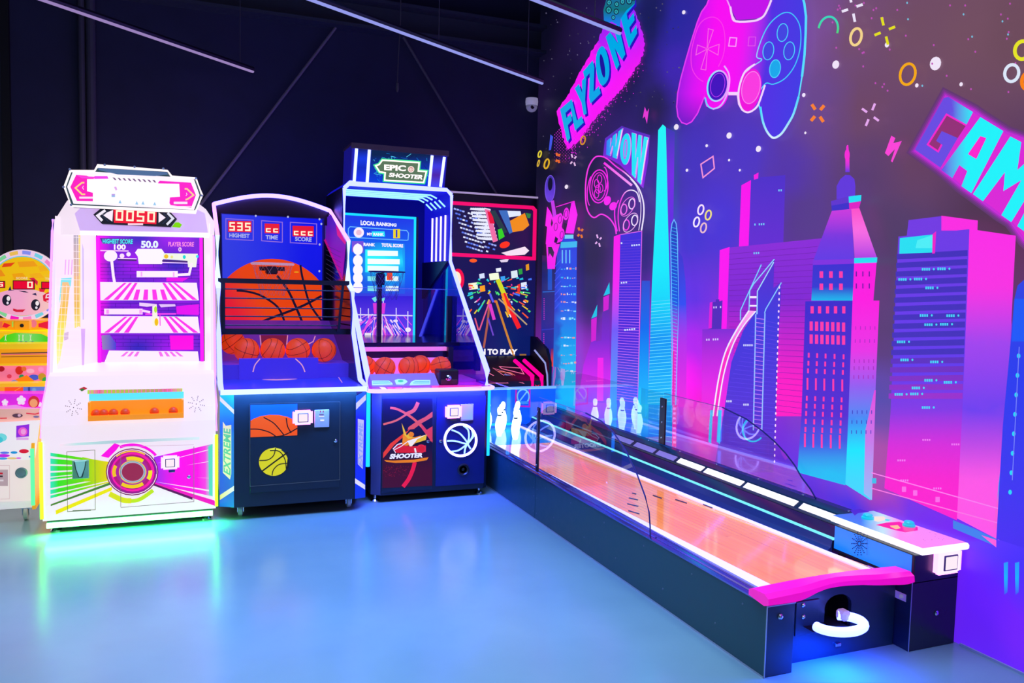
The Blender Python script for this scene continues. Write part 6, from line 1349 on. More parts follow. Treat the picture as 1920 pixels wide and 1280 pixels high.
# facade with rows of windows seen at a slant
for i in range(13):
    for j in range(9):
        if R.random() < .14: continue
        x = 95+i*16+j*9; y = 150+j*27+i*5-(0 if i < 7 else 8)
        if x < 330 and y < 395 and x+y*0.4 > 150: d.poly([(x, y), (x+13, y+4), (x+11, y+13), (x-2, y+9)], R.choice([C(160, 175, 255), C(225, 230, 255), C(90, 120, 240)]))
for i in range(7):
    for j in range(9): d.poly([(190+i*13+j*5, 150+j*21), (250+i*9+j*5, 158+j*21), (250+i*9+j*5, 168+j*21), (186+i*13+j*5, 161+j*21)], C(232, 236, 255))
d.poly([(270, 158), (300, 162), (345, 340), (318, 348)], C(240, 110, 165)); d.poly([(285, 170), (310, 175), (328, 240), (300, 240)], C(230, 20, 60)); d.poly([(300, 170), (330, 165), (400, 290), (370, 300)], C(35, 60, 70))
d.poly([(345, 275), (368, 268), (385, 315), (352, 335)], C(50, 210, 30)); d.poly([(350, 165), (400, 165), (430, 290), (412, 300)], C(60, 110, 190)); d.poly([(400, 168), (475, 170), (480, 195), (410, 205)], C(225, 235, 255)); d.poly([(415, 225), (500, 180), (525, 250), (490, 280), (430, 290)], C(240, 140, 10)); d.poly([(505, 180), (535, 185), (530, 210), (515, 210)], C(40, 130, 60))
d.ell(385, 362, 30, 18, C(255, 50, 20), 18, -0.3); d.poly([(365, 408), (500, 372), (525, 395), (500, 418), (400, 425)], C(245, 225, 240)); d.ell(205, 452, 22, 11, C(255, 90, 20), 14); d.poly([(355, 450), (410, 440), (400, 460), (365, 462)], C(225, 210, 235))
# blurred street lights and lane marks
d.ell(118, 560, 36, 62, C(245, 10, 70), 22); d.ell(110, 560, 26, 46, C(255, 235, 200), 20)
for x, y, rx, ry, c in ((205, 598, 28, 22, C(245, 250, 215)), (255, 540, 16, 16, C(215, 225, 255)), (325, 543, 30, 22, C(245, 252, 220)), (350, 505, 16, 12, C(235, 240, 255)), (258, 612, 16, 20, C(255, 160, 20)), (440, 530, 20, 24, C(220, 235, 240)), (475, 515, 12, 18, C(40, 160, 60)), (515, 490, 10, 20, C(230, 150, 20)), (495, 595, 18, 22, C(225, 235, 255)), (465, 610, 9, 26, C(240, 50, 30)), (375, 555, 14, 16, C(60, 160, 240))): d.poly([(x-rx, y-ry*.7), (x+rx*.8, y-ry), (x+rx, y+ry*.7), (x-rx*.8, y+ry)], c)
for i in range(105):
    x, y = R.uniform(185, 530), R.uniform(550, 770); 
    if abs(x-320) < (y-540)*0.35 and y > 690: continue
    dx_, dy_ = x-322, y-600; l_ = math.hypot(dx_, dy_)+1e-6; s = R.uniform(2.5, 6.5); e_ = R.uniform(3, 7+l_*0.09); ux, uy = dx_/l_, dy_/l_
    d.poly([(x-ux*e_-uy*s*.7, y-uy*e_+ux*s*.7), (x+ux*e_-uy*s, y+uy*e_+ux*s), (x+ux*e_+uy*s, y+uy*e_-ux*s), (x-ux*e_+uy*s*.7, y-uy*e_-ux*s*.7)], R.choice([C(235, 240, 255), C(255, 90, 40), C(80, 230, 120), C(240, 200, 40), C(70, 120, 250), C(240, 60, 160), C(40, 200, 220)]))
for pts, w, c in (([(345, 560), (380, 640), (400, 690)], 26, C(210, 220, 30)), ([(375, 640), (450, 800), (468, 838)], 26, C(245, 30, 30)), ([(350, 670), (430, 740), (512, 818)], 8, C(190, 160, 120)), ([(335, 680), (390, 850), (455, 1045)], 12, C(205, 130, 40)), ([(300, 680), (285, 820), (265, 950)], 12, C(170, 90, 70)), ([(300, 700), (325, 790)], 18, C(225, 60, 200)), ([(240, 850), (300, 680)], 8, C(230, 90, 140)), ([(290, 780), (320, 880)], 9, C(110, 70, 200)), ([(370, 640), (410, 760)], 14, C(255, 150, 20)), ([(130, 770), (150, 890)], 8, C(200, 120, 230)), ([(215, 780), (235, 850)], 8, C(230, 90, 120)), ([(300, 640), (320, 690)], 12, C(90, 90, 240))): d.stroke(pts, w, c)
d.rect(470, 985, 508, 1060, C(150, 105, 60))
d.text('N TO PLAY', quad((245, 955), (458, 958), (456, 988), (245, 990)), C(252, 248, 255), 0.05)
d.build('screen_picture', bg_, SIGN)
d = Decal(zp, T=Z, off=0.012); d.stroke([(-12, 100), (70, 122), (545, 150), (558, 165), (553, 440), (535, 440), (-12, 412)], 21, C(245, 10, 110)); d.build('screen_frame', bg_, SIGN)
con = MB().prism([(7.28, 0), (7.28, 0.72), (7.42, 0.78), (7.70, 0.93), (7.72, 0.93), (7.72, 0)], 'x', 2.26, 3.30).build('console', mat('console_black', (0.012, 0.008, 0.02), 0.3), bg_)
cpp = onplane((0, 7.42, 0.78), (1, 7.42, 0.78), (0, 7.70, 0.93))
if cpp.n.y > 0: cpp.n = -cpp.n
Y2 = crop(900, 640, 5.3333)
d = Decal(cpp, T=Y2, off=0.003)
for pts in ([(195, 250), (405, 265), (440, 325), (215, 270)], [(130, 265), (300, 320), (440, 420), (300, 380)], [(80, 310), (170, 360), (280, 415), (90, 415)], [(250, 320), (460, 385), (300, 350)]): d.stroke(pts, 7, C(245, 120, 165), True)
d.poly([(85, 365), (150, 345), (135, 395), (90, 390)], C(120, 120, 235)); d.stroke([(240, 330), (350, 350), (460, 360)], 10, C(90, 110, 190)); d.stroke([(180, 300), (300, 310), (450, 395)], 5, C(240, 130, 90))
d.build('console_graphic', con, SIGN)
# swept side wing with pink light bars
wx = PX(3.302)
wing = MB().prism([(7.235, 0.0), (7.235, 0.90), (7.32, 1.03), (7.60, 1.13), (7.72, 1.13), (7.72, 0.0)], 'x', 3.302, 3.332).build('side_wing', BLACK, bg_)
cf = PY(7.278)
for pts in ([(430, 210), (525, 345), (528, 640)], [(525, 208), (618, 350), (630, 620)]):
    m = MB(); q = [cf.at(*Y2(*p)) for p in pts]
    m.tube([(q[0].x, 7.50, q[0].z*1.0), (q[1].x, 7.285, q[1].z), (q[2].x, 7.272, q[2].z)], 0.020, 8).build('wing_light', LED_MAG, con)
m = MB(); q = [PY(7.225).at(*Y2(*p)) for p in ((545, 85), (652, 215), (672, 330), (682, 630))]
m.tube([(v.x, 7.225, v.z) for v in q], 0.009, 8).build('wing_edge', mat('edge_pale', (0.5, 0.55, 0.7), 0.3, em=C(170, 170, 215), es=0.5), bg_)
d = Decal(cf, T=Y2, off=0.002)
for y in (430, 515, 595):
    for x in (572, 715): d.poly([(x-22, y), (x, y+14), (x+22, y), (x+16, y+22), (x, y+36), (x-16, y+22)], C(235, 20, 60))
d.build('front_chevrons', con, SIGN)

# ------------------------------------------------------------------ mini bowling lane
ln = thing('bowling_lane', 'long low mini bowling lane with orange wood bed, clear side screens and magenta front bumper', 'bowling machine', (2.84, 4.9, 0))
YF, YE = 2.702, 7.20
def zl(y): return 0.352-0.017*(min(y, 6.35)-2.8)
SIDE = mat('side_teal_black', (0.018, 0.085, 0.105), 0.38, noise=0.12)
sb = MB().box(2.280, 2.305, YF, 5.168, 0.0, 0.318).build('side_board', SIDE, ln)
MB().box(2.280, 2.305, 5.172, YE, 0.0, 0.318).build('side_board', SIDE, ln)
scr_ = [(y, z) for y in (2.86, 3.25, 3.7, 4.15, 4.6, 5.0, 5.35, 5.7) for z in (0.265,)]+[(y, z) for y in (3.05, 3.5, 4.0, 4.4, 4.85) for z in (0.10,)]+[(5.14, 0.05), (5.14, 0.16), (5.14, 0.22), (5.20, 0.05), (5.20, 0.16), (5.20, 0.22)]
for y, z in scr_: MB().lathe([(0.0055, 0), (0.005, 0.0015), (0.001, 0.002)], (2.280, y, z), 'x', 8).build('screw', mat('screw_dull', (0.16, 0.19, 0.24), 0.4, 0.8), sb)
TRIM = mat('trim_steel', (0.55, 0.57, 0.65), 0.3, 0.7)
MB().box(2.2765, 2.2795, YF, YE, 0.0, 0.007).build('base_trim', TRIM, ln)
MB().box(2.2795, 2.2835, 2.697, 2.701, 0.0, 0.317).build('corner_trim', TRIM, ln)
MB().box(2.2795, 2.432, 2.696, 2.6995, 0.312, 0.3165).build('leg_trim', TRIM, ln)
MB().box(3.0885, 3.0915, 2.681, 2.684, 0.0, 0.33).build('corner_trim', TRIM, ln)
CAPM = mat('cap_aluminium', (0.20, 0.22, 0.60), 0.16, 0.85)
cap = [(2.276, 0.318), (2.276, 0.326), (2.296, 0.330), (2.300, 0.324), (2.306, 0.324), (2.310, 0.332), (2.326, 0.335), (2.330, 0.328), (2.336, 0.328), (2.340, 0.336), (2.352, 0.338), (2.352, 0.318)]
MB().prism(cap, 'y', YF, YE).build('cap_rail', CAPM, ln)
# bed
WOOD = bpy.data.materials.new('lane_wood'); WOOD.use_nodes = True
nt = WOOD.node_tree; b = nt.nodes['Principled BSDF']; tc = nt.nodes.new('ShaderNodeTexCoord')
mp = nt.nodes.new('ShaderNodeMapping'); mp.inputs['Scale'].default_value = (26, 0.8, 1)
nz = nt.nodes.new('ShaderNodeTexNoise'); nz.inputs['Scale'].default_value = 3; nz.inputs['Detail'].default_value = 6
nt.links.new(tc.outputs['Object'], mp.inputs['Vector']); nt.links.new(mp.outputs[0], nz.inputs['Vector'])
br = nt.nodes.new('ShaderNodeTexBrick'); br.inputs['Scale'].default_value = 1.0; br.inputs['Brick Width'].default_value = 1.4; br.inputs['Row Height'].default_value = 0.036; br.inputs['Mortar Size'].default_value = 0.0012
br.inputs['Color1'].default_value = (0.95, 0.27, 0.055, 1); br.inputs['Color2'].default_value = (0.88, 0.22, 0.04, 1); br.inputs['Mortar'].default_value = (0.5, 0.15, 0.05, 1)
m2 = nt.nodes.new('ShaderNodeMapping'); m2.inputs['Rotation'].default_value = (0, 0, PI/2); nt.links.new(tc.outputs['Object'], m2.inputs['Vector']); nt.links.new(m2.outputs[0], br.inputs['Vector'])
mx = nt.nodes.new('ShaderNodeMix'); mx.data_type = 'RGBA'; mx.blend_type = 'MULTIPLY'; mx.inputs['Factor'].default_value = 0.35
cr = nt.nodes.new('ShaderNodeValToRGB'); cr.color_ramp.elements[0].color = (0.6, 0.45, 0.4, 1); cr.color_ramp.elements[0].position = .3; cr.color_ramp.elements[1].position = .7
nt.links.new(nz.outputs['Fac'], cr.inputs['Fac']); nt.links.new(br.outputs['Color'], mx.inputs['A']); nt.links.new(cr.outputs['Color'], mx.inputs['B'])
nt.links.new(mx.outputs['Result'], b.inputs['Base Color']); nt.links.new(mx.outputs['Result'], b.inputs['Emission Color']); b.inputs['Emission Strength'].default_value = 1.0; b.inputs['Coat Weight'].default_value = 0.7; b.inputs['Coat Roughness'].default_value = 0.06; b.inputs['Roughness'].default_value = 0.14; b.inputs['Specular IOR Level'].default_value = 0.9  # emission brightens the wood by itself, the bed is no lamp
BX0, BX1 = 2.388, 2.962
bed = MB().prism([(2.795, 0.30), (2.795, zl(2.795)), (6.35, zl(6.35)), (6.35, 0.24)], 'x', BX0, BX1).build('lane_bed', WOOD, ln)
lp = onplane((0, 2.76, zl(2.76)), (1, 2.76, zl(2.76)), (0, 6.35, zl(6.35)))
if lp.n.z < 0: lp.n = -lp.n
d = Decal(lp, off=0.001)
for x0, y0, x1, y1 in ((1185, 924, 1193, 926), (1179, 933, 1196, 937), (1176, 944, 1197, 949), (1178, 957, 1199, 963), (1224, 928, 1241, 934), (1266, 936, 1288, 943), (1318, 945, 1336, 952)): d.stroke([(x0, y0), (x1, y1)], 2.2, C(40, 40, 80))
for x0, y0, x1, y1 in ((1340, 955, 1640, 1066), (1290, 940, 1480, 1012)): d.line(x0, y0, x1, y1, 1.3, C(255, 190, 150))
d.build('lane_marks', bed)
# pin deck
MB().box(BX0, BX1, 6.352, 7.15, 0.24, zl(6.35)).build('pin_deck', mat('deck_blue', (0.05, 0.3, 0.6), 0.12, em=C(10, 120, 230), es=0.35), ln)
for x, nm in ((2.371, 'left'), (2.975, 'right')):
    MB().prism([(2.78, zl(2.78)-0.03), (2.78, zl(2.78)+0.008), (6.35, zl(6.35)+0.008), (7.15, zl(6.35)+0.008), (7.15, 0.26)], 'x', x-(0.018 if x < 2.5 else 0.0125), x+(0.0165 if x < 2.5 else 0.0125)).build('edge_light', led('led_lane_white', (1.0, 0.95, 2.6)), ln)
# gutter, ball return cover, ledge
GUT = mat('gutter_blue', (0.012, 0.05, 0.20), 0.18)
def ext(name, pts, m_, y0=YF, y1=YE, parent=ln): return MB().prism(pts, 'y', y0, y1).build(name, m_, parent)
ext('gutter', [(2.988, 0.30), (2.990, 0.322), (3.04, 0.310), (3.085, 0.335), (3.096, 0.375), (3.096, 0.28), (2.988, 0.28)], GUT, 3.19, YE)
ext('gutter_light', [(3.096, 0.372), (3.100, 0.384), (3.108, 0.386), (3.110, 0.374)], led('led_lane_cyan', (0.22, 0.95, 1.1)), 3.19, YE)
RET = mat('return_cover_gloss', (0.035, 0.018, 0.06), 0.10)
ext('return_cover', [(3.096, 0.30), (3.110, 0.379), (3.184, 0.418), (3.190, 0.418), (3.190, 0.30)], RET, 3.19, YE)
ext('ledge', [(3.190, 0.30), (3.190, 0.428), (3.196, 0.430), (3.238, 0.458), (3.246, 0.466), (3.290, 0.482), (3.340, 0.482), (3.345, 0.475), (3.345, 0.0), (3.19, 0.0)], mat('ledge_blue_black', (0.012, 0.045, 0.085), 0.22), 3.19, YE)
lw0 = Vector((0, 0.196, 0.430)); 
for (a, c, m_) in ((3.20, 3.565, 0), (3.606, 4.06, 0), (4.09, 4.479, 0), (4.51, 4.80, 0), (4.84, 5.08, 1), (5.12, 5.40, 1), (5.45, 5.75, 1)):
    mm = mat('window_lit', (0.9, 0.85, 0.9), 0.3, em=C(255, 238, 240), es=1.0) if m_ == 0 else mat('window_dim', (0.3, 0.25, 0.5), 0.2, em=C(130, 120, 200), es=0.5)
    MB().prism([(3.198, 0.4345), (3.2015, 0.4345), (3.235, 0.457), (3.2345, 0.461)], 'y', a, c).build('return_window', mm, ln)
for y in (3.30, 3.65, 4.05, 4.48, 4.92, 5.35): MB().lathe([(0.008, 0), (0.006, 0.003), (0.001, 0.004)], (3.305, y, 0.482), 'z', 10).build('screw', STEEL, ln)
# clear side screens
def screen_poly(y_end, ycur, ytop, z0, ztop):
    pts = [(5.17, z0), (y_end, z0)]
    pts += [(y_end+(ycur-y_end)*(1-math.cos(t*PI/2/10)), z0+0.0+(ztop-z0)*math.sin(t*PI/2/10)) for t in range(1, 11)]
    return pts
left_curve = [(3.655, 0.322), (3.66, 0.38), (3.676, 0.456), (3.72, 0.53), (3.81, 0.628), (3.94, 0.735), (4.095, 0.815), (4.24, 0.855), (4.45, 0.872)]
right_curve = [(3.555, 0.483), (3.60, 0.525), (3.677, 0.577), (3.74, 0.635), (3.821, 0.689), (3.92, 0.74), (4.036, 0.785), (4.2, 0.835), (4.45, 0.872)]
EDGE = mat('acrylic_edge', (0.03, 0.04, 0.22), 0.2)
for x, cur, z0 in ((2.290, left_curve, 0.338), (3.312, right_curve, 0.483)):
    f = [(x, y, z) for y, z in cur]+[(x, 5.165, 0.872), (x, 5.165, z0)]
    if x < 3: f[0] = (x, 3.655, z0)
    o = MB().face(f).build('clear_screen', CLEAR if x < 3 else CLEAR_WALL, ln)
    MB().tube([(x, y, z) for y, z in cur], 0.0045, 6).build('screen_edge', EDGE, o)
    MB().tube([(x, 4.45, 0.872), (x, 5.165, 0.872)], 0.002, 4).build('top_edge', mat('edge_faint', (0.15, 0.15, 0.5), 0.2), o)
    o = MB().face([(x, 5.175, z0), (x, 5.175, 0.872), (x, 7.18, 0.872), (x, 7.18, z0)]).build('clear_screen', CLEAR if x < 3 else CLEAR_WALL, ln)
    w_ = 0.018 if x < 3 else 0.040
    pl_ = MB().bbox(x-0.008, x+0.006, 5.17-w_, 5.17+w_, z0+0.002, 0.80 if x < 3 else 0.835, 0.004).build('joint_plate', mat('joint_violet_black', (0.012, 0.010, 0.03), 0.35), ln)
    for z in (z0+0.05, (z0+0.82)/2, 0.77): MB().lathe([(0.008, 0), (0.006, 0.003), (0.001, 0.004)], (x-0.008, 5.17, z), 'x', 10).build('bolt', STEEL, pl_)
# rear box
rb = MB().box(2.31, 3.345, 7.16, 7.20, 0.0, 0.66).build('rear_panel', mat('rear_blue', (0.01, 0.06, 0.6), 0.25, em=C(0, 90, 255), es=0.85), ln)
MB().tube([(2.31, 7.155, 0.668), (3.345, 7.155, 0.668)], 0.014, 8).build('rear_light', mat('bar_ice', (0.4, 0.6, 0.8), 0.2, em=C(120, 175, 245), es=0.8), ln)
rp_ = PY(7.16); d = Decal(rp_, off=0.002)
d.stroke([(968, 728), (993, 727), (993, 762), (967, 761)], 3, C(190, 30, 190), True); d.ring(981, 743, 11, 13, 2.5, C(120, 200, 245)); d.line(974, 752, 988, 734, 2.5, C(120, 200, 245)); d.rect(972, 752, 990, 757, C(60, 150, 240)); d.build('rear_emblem', rb, SIGN)
MB().tube([(2.33, 7.15, 0.34), (2.33, 7.15, 0.64)], 0.012, 8).build('rear_post_light', LED_CYAN, ln)
MB().tube([(2.40, 7.145, 0.326), (2.95, 7.145, 0.326)], 0.012, 8).build('pin_light', LED_CYAN, ln)
# front: legs, inner board, return hole with its lit ring
FR = mat('front_black', (0.012, 0.032, 0.060), 0.35, noise=0.12)
leg = MB().bbox(2.2835, 2.432, 2.700, 2.79, 0.0, 0.317, 0.004).build('front_leg', FR, ln)
MB().lathe([(0.013, 0), (0.013, 0.004), (0.008, 0.010), (0.001, 0.012)], (2.352, 2.70, 0.262), 'y', 16).build('speaker_plug', STEEL, leg)
ib_y = 2.772; pb = PY(ib_y)
hx0, hx1, hz0, hz1 = 2.665, 2.822, 0.125, 0.285
arc_ = [(hx0+(hx1-hx0)*(0.5-0.5*math.cos(PI*t/10)), hz1-0.055+0.055*math.sin(PI*t/10)) for t in range(11)]
m = MB(); 
outer = [(2.432, 0.0), (2.432, 0.345), (3.087, 0.315), (3.087, 0.0)]
m.prism([(2.432, 0), (2.432, 0.350), (hx0, 0.350), (hx0, 0)], 'y', ib_y, ib_y+0.02).prism([(hx1, 0), (hx1, 0.350), (3.087, 0.350), (3.087, 0)], 'y', ib_y, ib_y+0.02).prism([(hx0, 0), (hx0, hz0), (hx1, hz0), (hx1, 0)], 'y', ib_y, ib_y+0.02).prism([(hx0, 0.350)]+arc_+[(hx1, 0.350)], 'y', ib_y, ib_y+0.02)
ib = m.build('front_board', FR, ln)
MB().box(hx0-0.02, hx1+0.02, 2.93, 2.95, 0.05, 0.298).box(hx0-0.02, hx1+0.02, 2.793, 2.93, 0.290, 0.298).box(hx0-0.02, hx0-0.012, 2.793, 2.93, 0.05, 0.29).box(hx1+0.012, hx1+0.02, 2.793, 2.93, 0.05, 0.29).build('return_throat', mat('throat_black', (0.002, 0.002, 0.004), 0.6), ln)
a, c = pb.at(1492, 1128), pb.at(1532, 1185); hat = MB().bbox(a.x, c.x, ib_y-0.006, ib_y, c.z, a.z, 0.002).build('access_hatch', FR, ib)
for py_ in (1134, 1156): p = PY(ib_y-0.006).at(1506, py_); MB().lathe([(0.010, 0), (0.010, 0.004), (0.005, 0.008)], (p.x, ib_y-0.006, p.z), 'y', 12).build('lock', CHROME, hat)
p = pb.at(1569, 1207); MB().bbox(p.x-0.016, p.x+0.016, ib_y-0.012, ib_y, p.z-0.008, p.z+0.008, 0.002).build('latch', STEEL, ib)
rc = Vector((2.640, 2.66, 0.208)); rr_ = 0.118
ring = MB().tube([rc+Vector((rr_*math.cos(t), 0.085*math.sin(t)-0.0, 0)) for t in [PI*0.97+i*(PI*1.35)/26 for i in range(27)]], 0.021, 12).build('return_ring', mat('ring_glow', (0.6, 0.9, 1.0), 0.3, em=(0.75, 0.95, 8.0), es=1.0), ln)
MB().prism([(hx0+0.01, hz0), (hx1-0.01, hz0), (rc.x+0.10, hz0+0.04), (rc.x-0.10, hz0+0.04)], 'y', 2.70, 2.93).build('return_chute', mat('chute_black', (0.006, 0.006, 0.01), 0.4), ln)
MB().bbox(2.70, 2.75, 2.69, 2.75, 0.19, 0.235, 0.012).build('return_stop', mat('stop_lavender', (0.5, 0.42, 0.62), 0.4, em=C(200, 175, 225), es=0.3), ln)
# magenta bumper
secs = []
NB = 40
for i in range(NB+1):
    t = i/NB; x = 2.262+(3.088-2.262)*t
    e = max(0.0, 1-abs(t-0.5)/0.30); s = e*e*(3-2*e) if e < 1 else 1
    kz = [(2.0, .322), (2.42, .320), (2.46, .327), (2.53, .341), (2.59, .346), (2.82, .342), (2.99, .326), (3.04, .320), (3.09, .327)]
    for (xa_, za_), (xb_, zb2) in zip(kz, kz[1:]):
        if xa_ <= x <= xb_: zb = za_+(zb2-za_)*(x-xa_)/(xb_-xa_)
    yf = 2.668+0.030*s; yb = 2.800
    zt = 0.372+0.012*math.sin(PI*t)+0.008*t
    secs.append([(x, yb, zb+0.012), (x, yf+0.03, zb), (x, yf, zb+0.012), (x, yf+0.004, zt-0.014), (x, yf+0.03, zt), (x, yb-0.02, zt-0.004), (x, yb, zt-0.014)])
vs_ = [p for s in secs for p in s]; k = 7; fs = []
for i in range(NB):
    for j in range(k): fs.append((i*k+j, i*k+(j+1) % k, (i+1)*k+(j+1) % k, (i+1)*k+j))
fs += [tuple(range(k-1, -1, -1)), tuple(NB*k+j for j in range(k))]
MB().raw(vs_, fs).build('front_bumper', mat('bumper_magenta', (0.85, 0.01, 0.45), 0.28, em=C(255, 5, 170), es=0.6), ln)
# control console on the wall side
CON = mat('console_navy', (0.008, 0.014, 0.036), 0.32, noise=0.12)
con2 = MB().bbox(3.092, 3.385, 2.685, 2.80, 0.0, 0.330, 0.003).bbox(3.100, 3.385, 2.685, 3.185, 0.320, 0.456, 0.003).build('console', CON, ln)
MB().box(3.098, 3.0995, 2.70, 3.18, 0.335, 0.452).build('console_side', mat('console_side_led_tint', (0.02, 0.22, 0.75), 0.25, em=C(0, 125, 245), es=0.75), con2)  # bright blue colour and emission paint in cyan LED light
tray = MB().bbox(3.088, 3.390, 2.635, 3.215, 0.470, 0.500, 0.008).build('console_top', mat('console_top_white', (0.8, 0.8, 0.85), 0.3, em=C(245, 248, 250), es=1.0), con2)
ct = PZ(0.500); S2 = crop(1540, 940, 6.857)
d = Decal(ct, T=S2, off=0.002)
def topx(X, Y):
    v = Vector((X, Y, 0.502-H)); q = xd*v.x+yd*v.y+zd*v.z
    return ((PCX+F*q.x/q.z-1540)*6.857, (PCY+F*q.y/q.z-940)*6.857)
cpx = lambda X, Y: (lambda v: (v[0], v[1]))(topx(X, Y))
d.fill([cpx(3.100, 3.203), cpx(3.378, 3.203), cpx(3.378, 2.647), cpx(3.100, 2.647)], lambda x, y: mixc(mixc(C(60, 110, 225), C(185, 225, 235), max(0, min(1, (x-520)/250))), C(245, 140, 225), max(0, min(1, (x-800)/200))), 50)
d.fill([(370, 110), (500, 95), (620, 130), (470, 150), (430, 180)], C(60, 35, 190), 60); d.fill([(700, 300), (830, 270), (1000, 260), (1240, 330), (1240, 370), (1080, 395), (960, 370), (740, 310)], C(250, 30, 150), 60); d.fill([(880, 310), (980, 300), (1020, 340), (960, 355), (900, 330)], C(245, 190, 130), 60); d.fill([(680, 190), (800, 190), (850, 230), (730, 260), (680, 245)], C(240, 225, 200), 60); d.fill([(820, 220), (900, 235), (860, 250), (820, 245)], C(60, 220, 240), 60)
for i in range(10): d.ell(1380+R.uniform(-120, 200), 450+R.uniform(-60, 60), 5, 4, C(190, 90, 190), 6)
d.build('top_graphic', tray, SIGN)
for x, y in ((595, 205), (1125, 300)):
    p = ct.at(*S2(x, y+20)); MB().lathe([(0.030, 0), (0.030, 0.010), (0.024, 0.012), (0.024, 0.022), (0.018, 0.027), (0.001, 0.028)], (p.x, p.y, 0.5005), 'z', 24).build('push_button', mat('button_cyan', (0.02, 0.5, 0.55), 0.25, em=C(20, 205, 225), es=0.6), tray)
sp_ = PX(3.098); d = Decal(sp_, T=S2, off=0.002)
for i in range(14):
    for rr2 in (26, 48, 70, 94, 118): d.ell(488+rr2*math.cos(i*2*PI/14)*0.82, 540+rr2*math.sin(i*2*PI/14)*1.25, 8, 9, C(5, 40, 120), 6)
d.line(590, 410, 588, 690, 4, C(20, 20, 80)); d.build('speaker_holes', con2)
card_reader(con2, 3.292, 2.683, 0.412, 0.145, 0.108)
pl2 = MB().box(3.088, 3.091, 2.712, 2.778, 0.228, 0.262).build('rating_plate', WHITEP, con2)
d = Decal(PX(3.088), off=0.001); d.rect(1686, 1114, 1693, 1121, C(120, 120, 160)); d.build('plate_print', pl2)
MB().lathe([(0.012, 0), (0.012, 0.004), (0.006, 0.008)], (3.255, 2.684, 0.165), 'y', 14).build('lock', CHROME, con2)
d = Decal(PY(2.684), off=0.0008); d.build if False else None
#
# pins
PINM = mat('pin_white_added_glow', (0.6, 0.75, 0.8), 0.25, em=C(200, 242, 248), es=3.0)  # emission and cyan tint stand in for LED light on the pins
PINP = [(0.001, 0), (0.020, 0.0), (0.024, 0.012), (0.034, 0.06), (0.0385, 0.095), (0.035, 0.13), (0.024, 0.168), (0.0175, 0.19), (0.0175, 0.205), (0.022, 0.228), (0.0225, 0.245), (0.017, 0.260), (0.008, 0.267), (0.001, 0.268)]
zd_ = zl(6.35)+0.0005
pos = [(2.684, 6.56), (2.600, 6.74), (2.762, 6.74), (2.520, 6.89), (2.675, 6.89), (2.830, 6.89), (2.445, 7.04), (2.600, 7.04), (2.750, 7.04), (2.900, 7.04)]
lab = ['white bowling pin standing alone at the front of the pin triangle', 'white bowling pin second from the front, the left of the two behind the head pin', 'white bowling pin second from the front, the right of the two behind the head pin', 'white bowling pin at the left of the third row of the triangle', 'white bowling pin in the middle of the third row of the triangle', 'white bowling pin at the right of the third row of the triangle', 'white bowling pin at the left end of the back row, hidden by the tall machine', 'white bowling pin second from the left in the back row of pins', 'white bowling pin third from the left in the back row of pins', 'white bowling pin at the right end of the back row of pins']
p0 = thing('bowling_pin', lab[0], 'bowling pin', (pos[0][0], pos[0][1], zd_), 'bowling pins at the end of the mini lane')
MB().lathe(PINP, (pos[0][0], pos[0][1], zd_), 'z', 24).build('body', PINM, p0, True)
MB().lathe([(0.0188, 0.185), (0.0180, 0.190), (0.0180, 0.1945), (0.0185, 0.198)], (pos[0][0], pos[0][1], zd_), 'z', 24).build('neck_band', mat('band_dark', (0.02, 0.02, 0.06), 0.4), p0)
for (x, y), lb in zip(pos[1:], lab[1:]): dup(p0, (x, y, zd_), lb)

# ------------------------------------------------------------------ hanging light bars, camera, cable
BARM = led('bar_lavender', (0.30, 0.33, 0.85)); BARM2 = led('bar_violet_grey', (0.32, 0.22, 0.50)); BARD = mat('bar_body', (0.02, 0.02, 0.04), 0.4)
def bar(label, pa, pb_, m_, hangs):
    a, c = PZ(3.5).at(*pa), PZ(3.5).at(*pb_)
    t = thing('linear_light', label, 'ceiling light', ((a.x+c.x)/2, (a.y+c.y)/2, 3.5), 'long light bars hung from the ceiling')
    d_ = (c-a).normalized(); a = a-d_*0.3 if pa[1] <= 0 else a
    MB().tube([a+Vector((0, 0, 0.016)), c+Vector((0, 0, 0.016))], 0.020, 6).build('housing', BARD, t)
    MB().tube([a+Vector((0, 0, -0.006)), c+Vector((0, 0, -0.006))], 0.013, 6).build('diffuser', m_, t)
    for u in hangs:
        p = a+(c-a)*u
        MB().tube([p+Vector((0, 0, 0.03)), Vector((p.x, p.y, 4.70))], 0.0035, 5).build('hanger', mat('hanger_grey', (0.10, 0.10, 0.13), 0.5), t)
bar('dim violet light bar hanging at the left of the dark ceiling', (86, 0), (474.5, 133), BARM2, (0.25, 0.93))
bar('lavender light bar hanging across the middle, ending near the corner camera', (590, 0), (1017, 155), BARM, (0.52, 0.92))
bar('lavender light bar hanging in front of the slanted blue wall lettering', (1008, 0), (1163, 61), BARM, (0.75,))
cam_t = thing('security_camera', 'small white dome camera high in the corner beside the printed wall', 'camera', (3.27, 7.82, 3.53))
p = PY(7.80).at(998, 197)
o = MB().lathe([(0.030, 0.075), (0.062, 0.070), (0.066, 0.035), (0.062, 0.0)], (p.x, 7.815, p.z), 'z', 24).bbox(p.x-0.02, p.x+0.02, 7.82, 7.90, p.z+0.02, p.z+0.07, 0.004).build('housing', mat('camera_white', (0.7, 0.7, 0.8), 0.35, em=C(190, 185, 225), es=0.35), cam_t)
MB().lathe([(0.060, 0.0), (0.056, -0.03), (0.040, -0.055), (0.015, -0.066), (0.001, -0.067)], (p.x, 7.815, p.z-0.001), 'z', 24).build('dome', mat('camera_dome', (0.55, 0.55, 0.65), 0.2, em=C(150, 150, 190), es=0.25), cam_t, True)
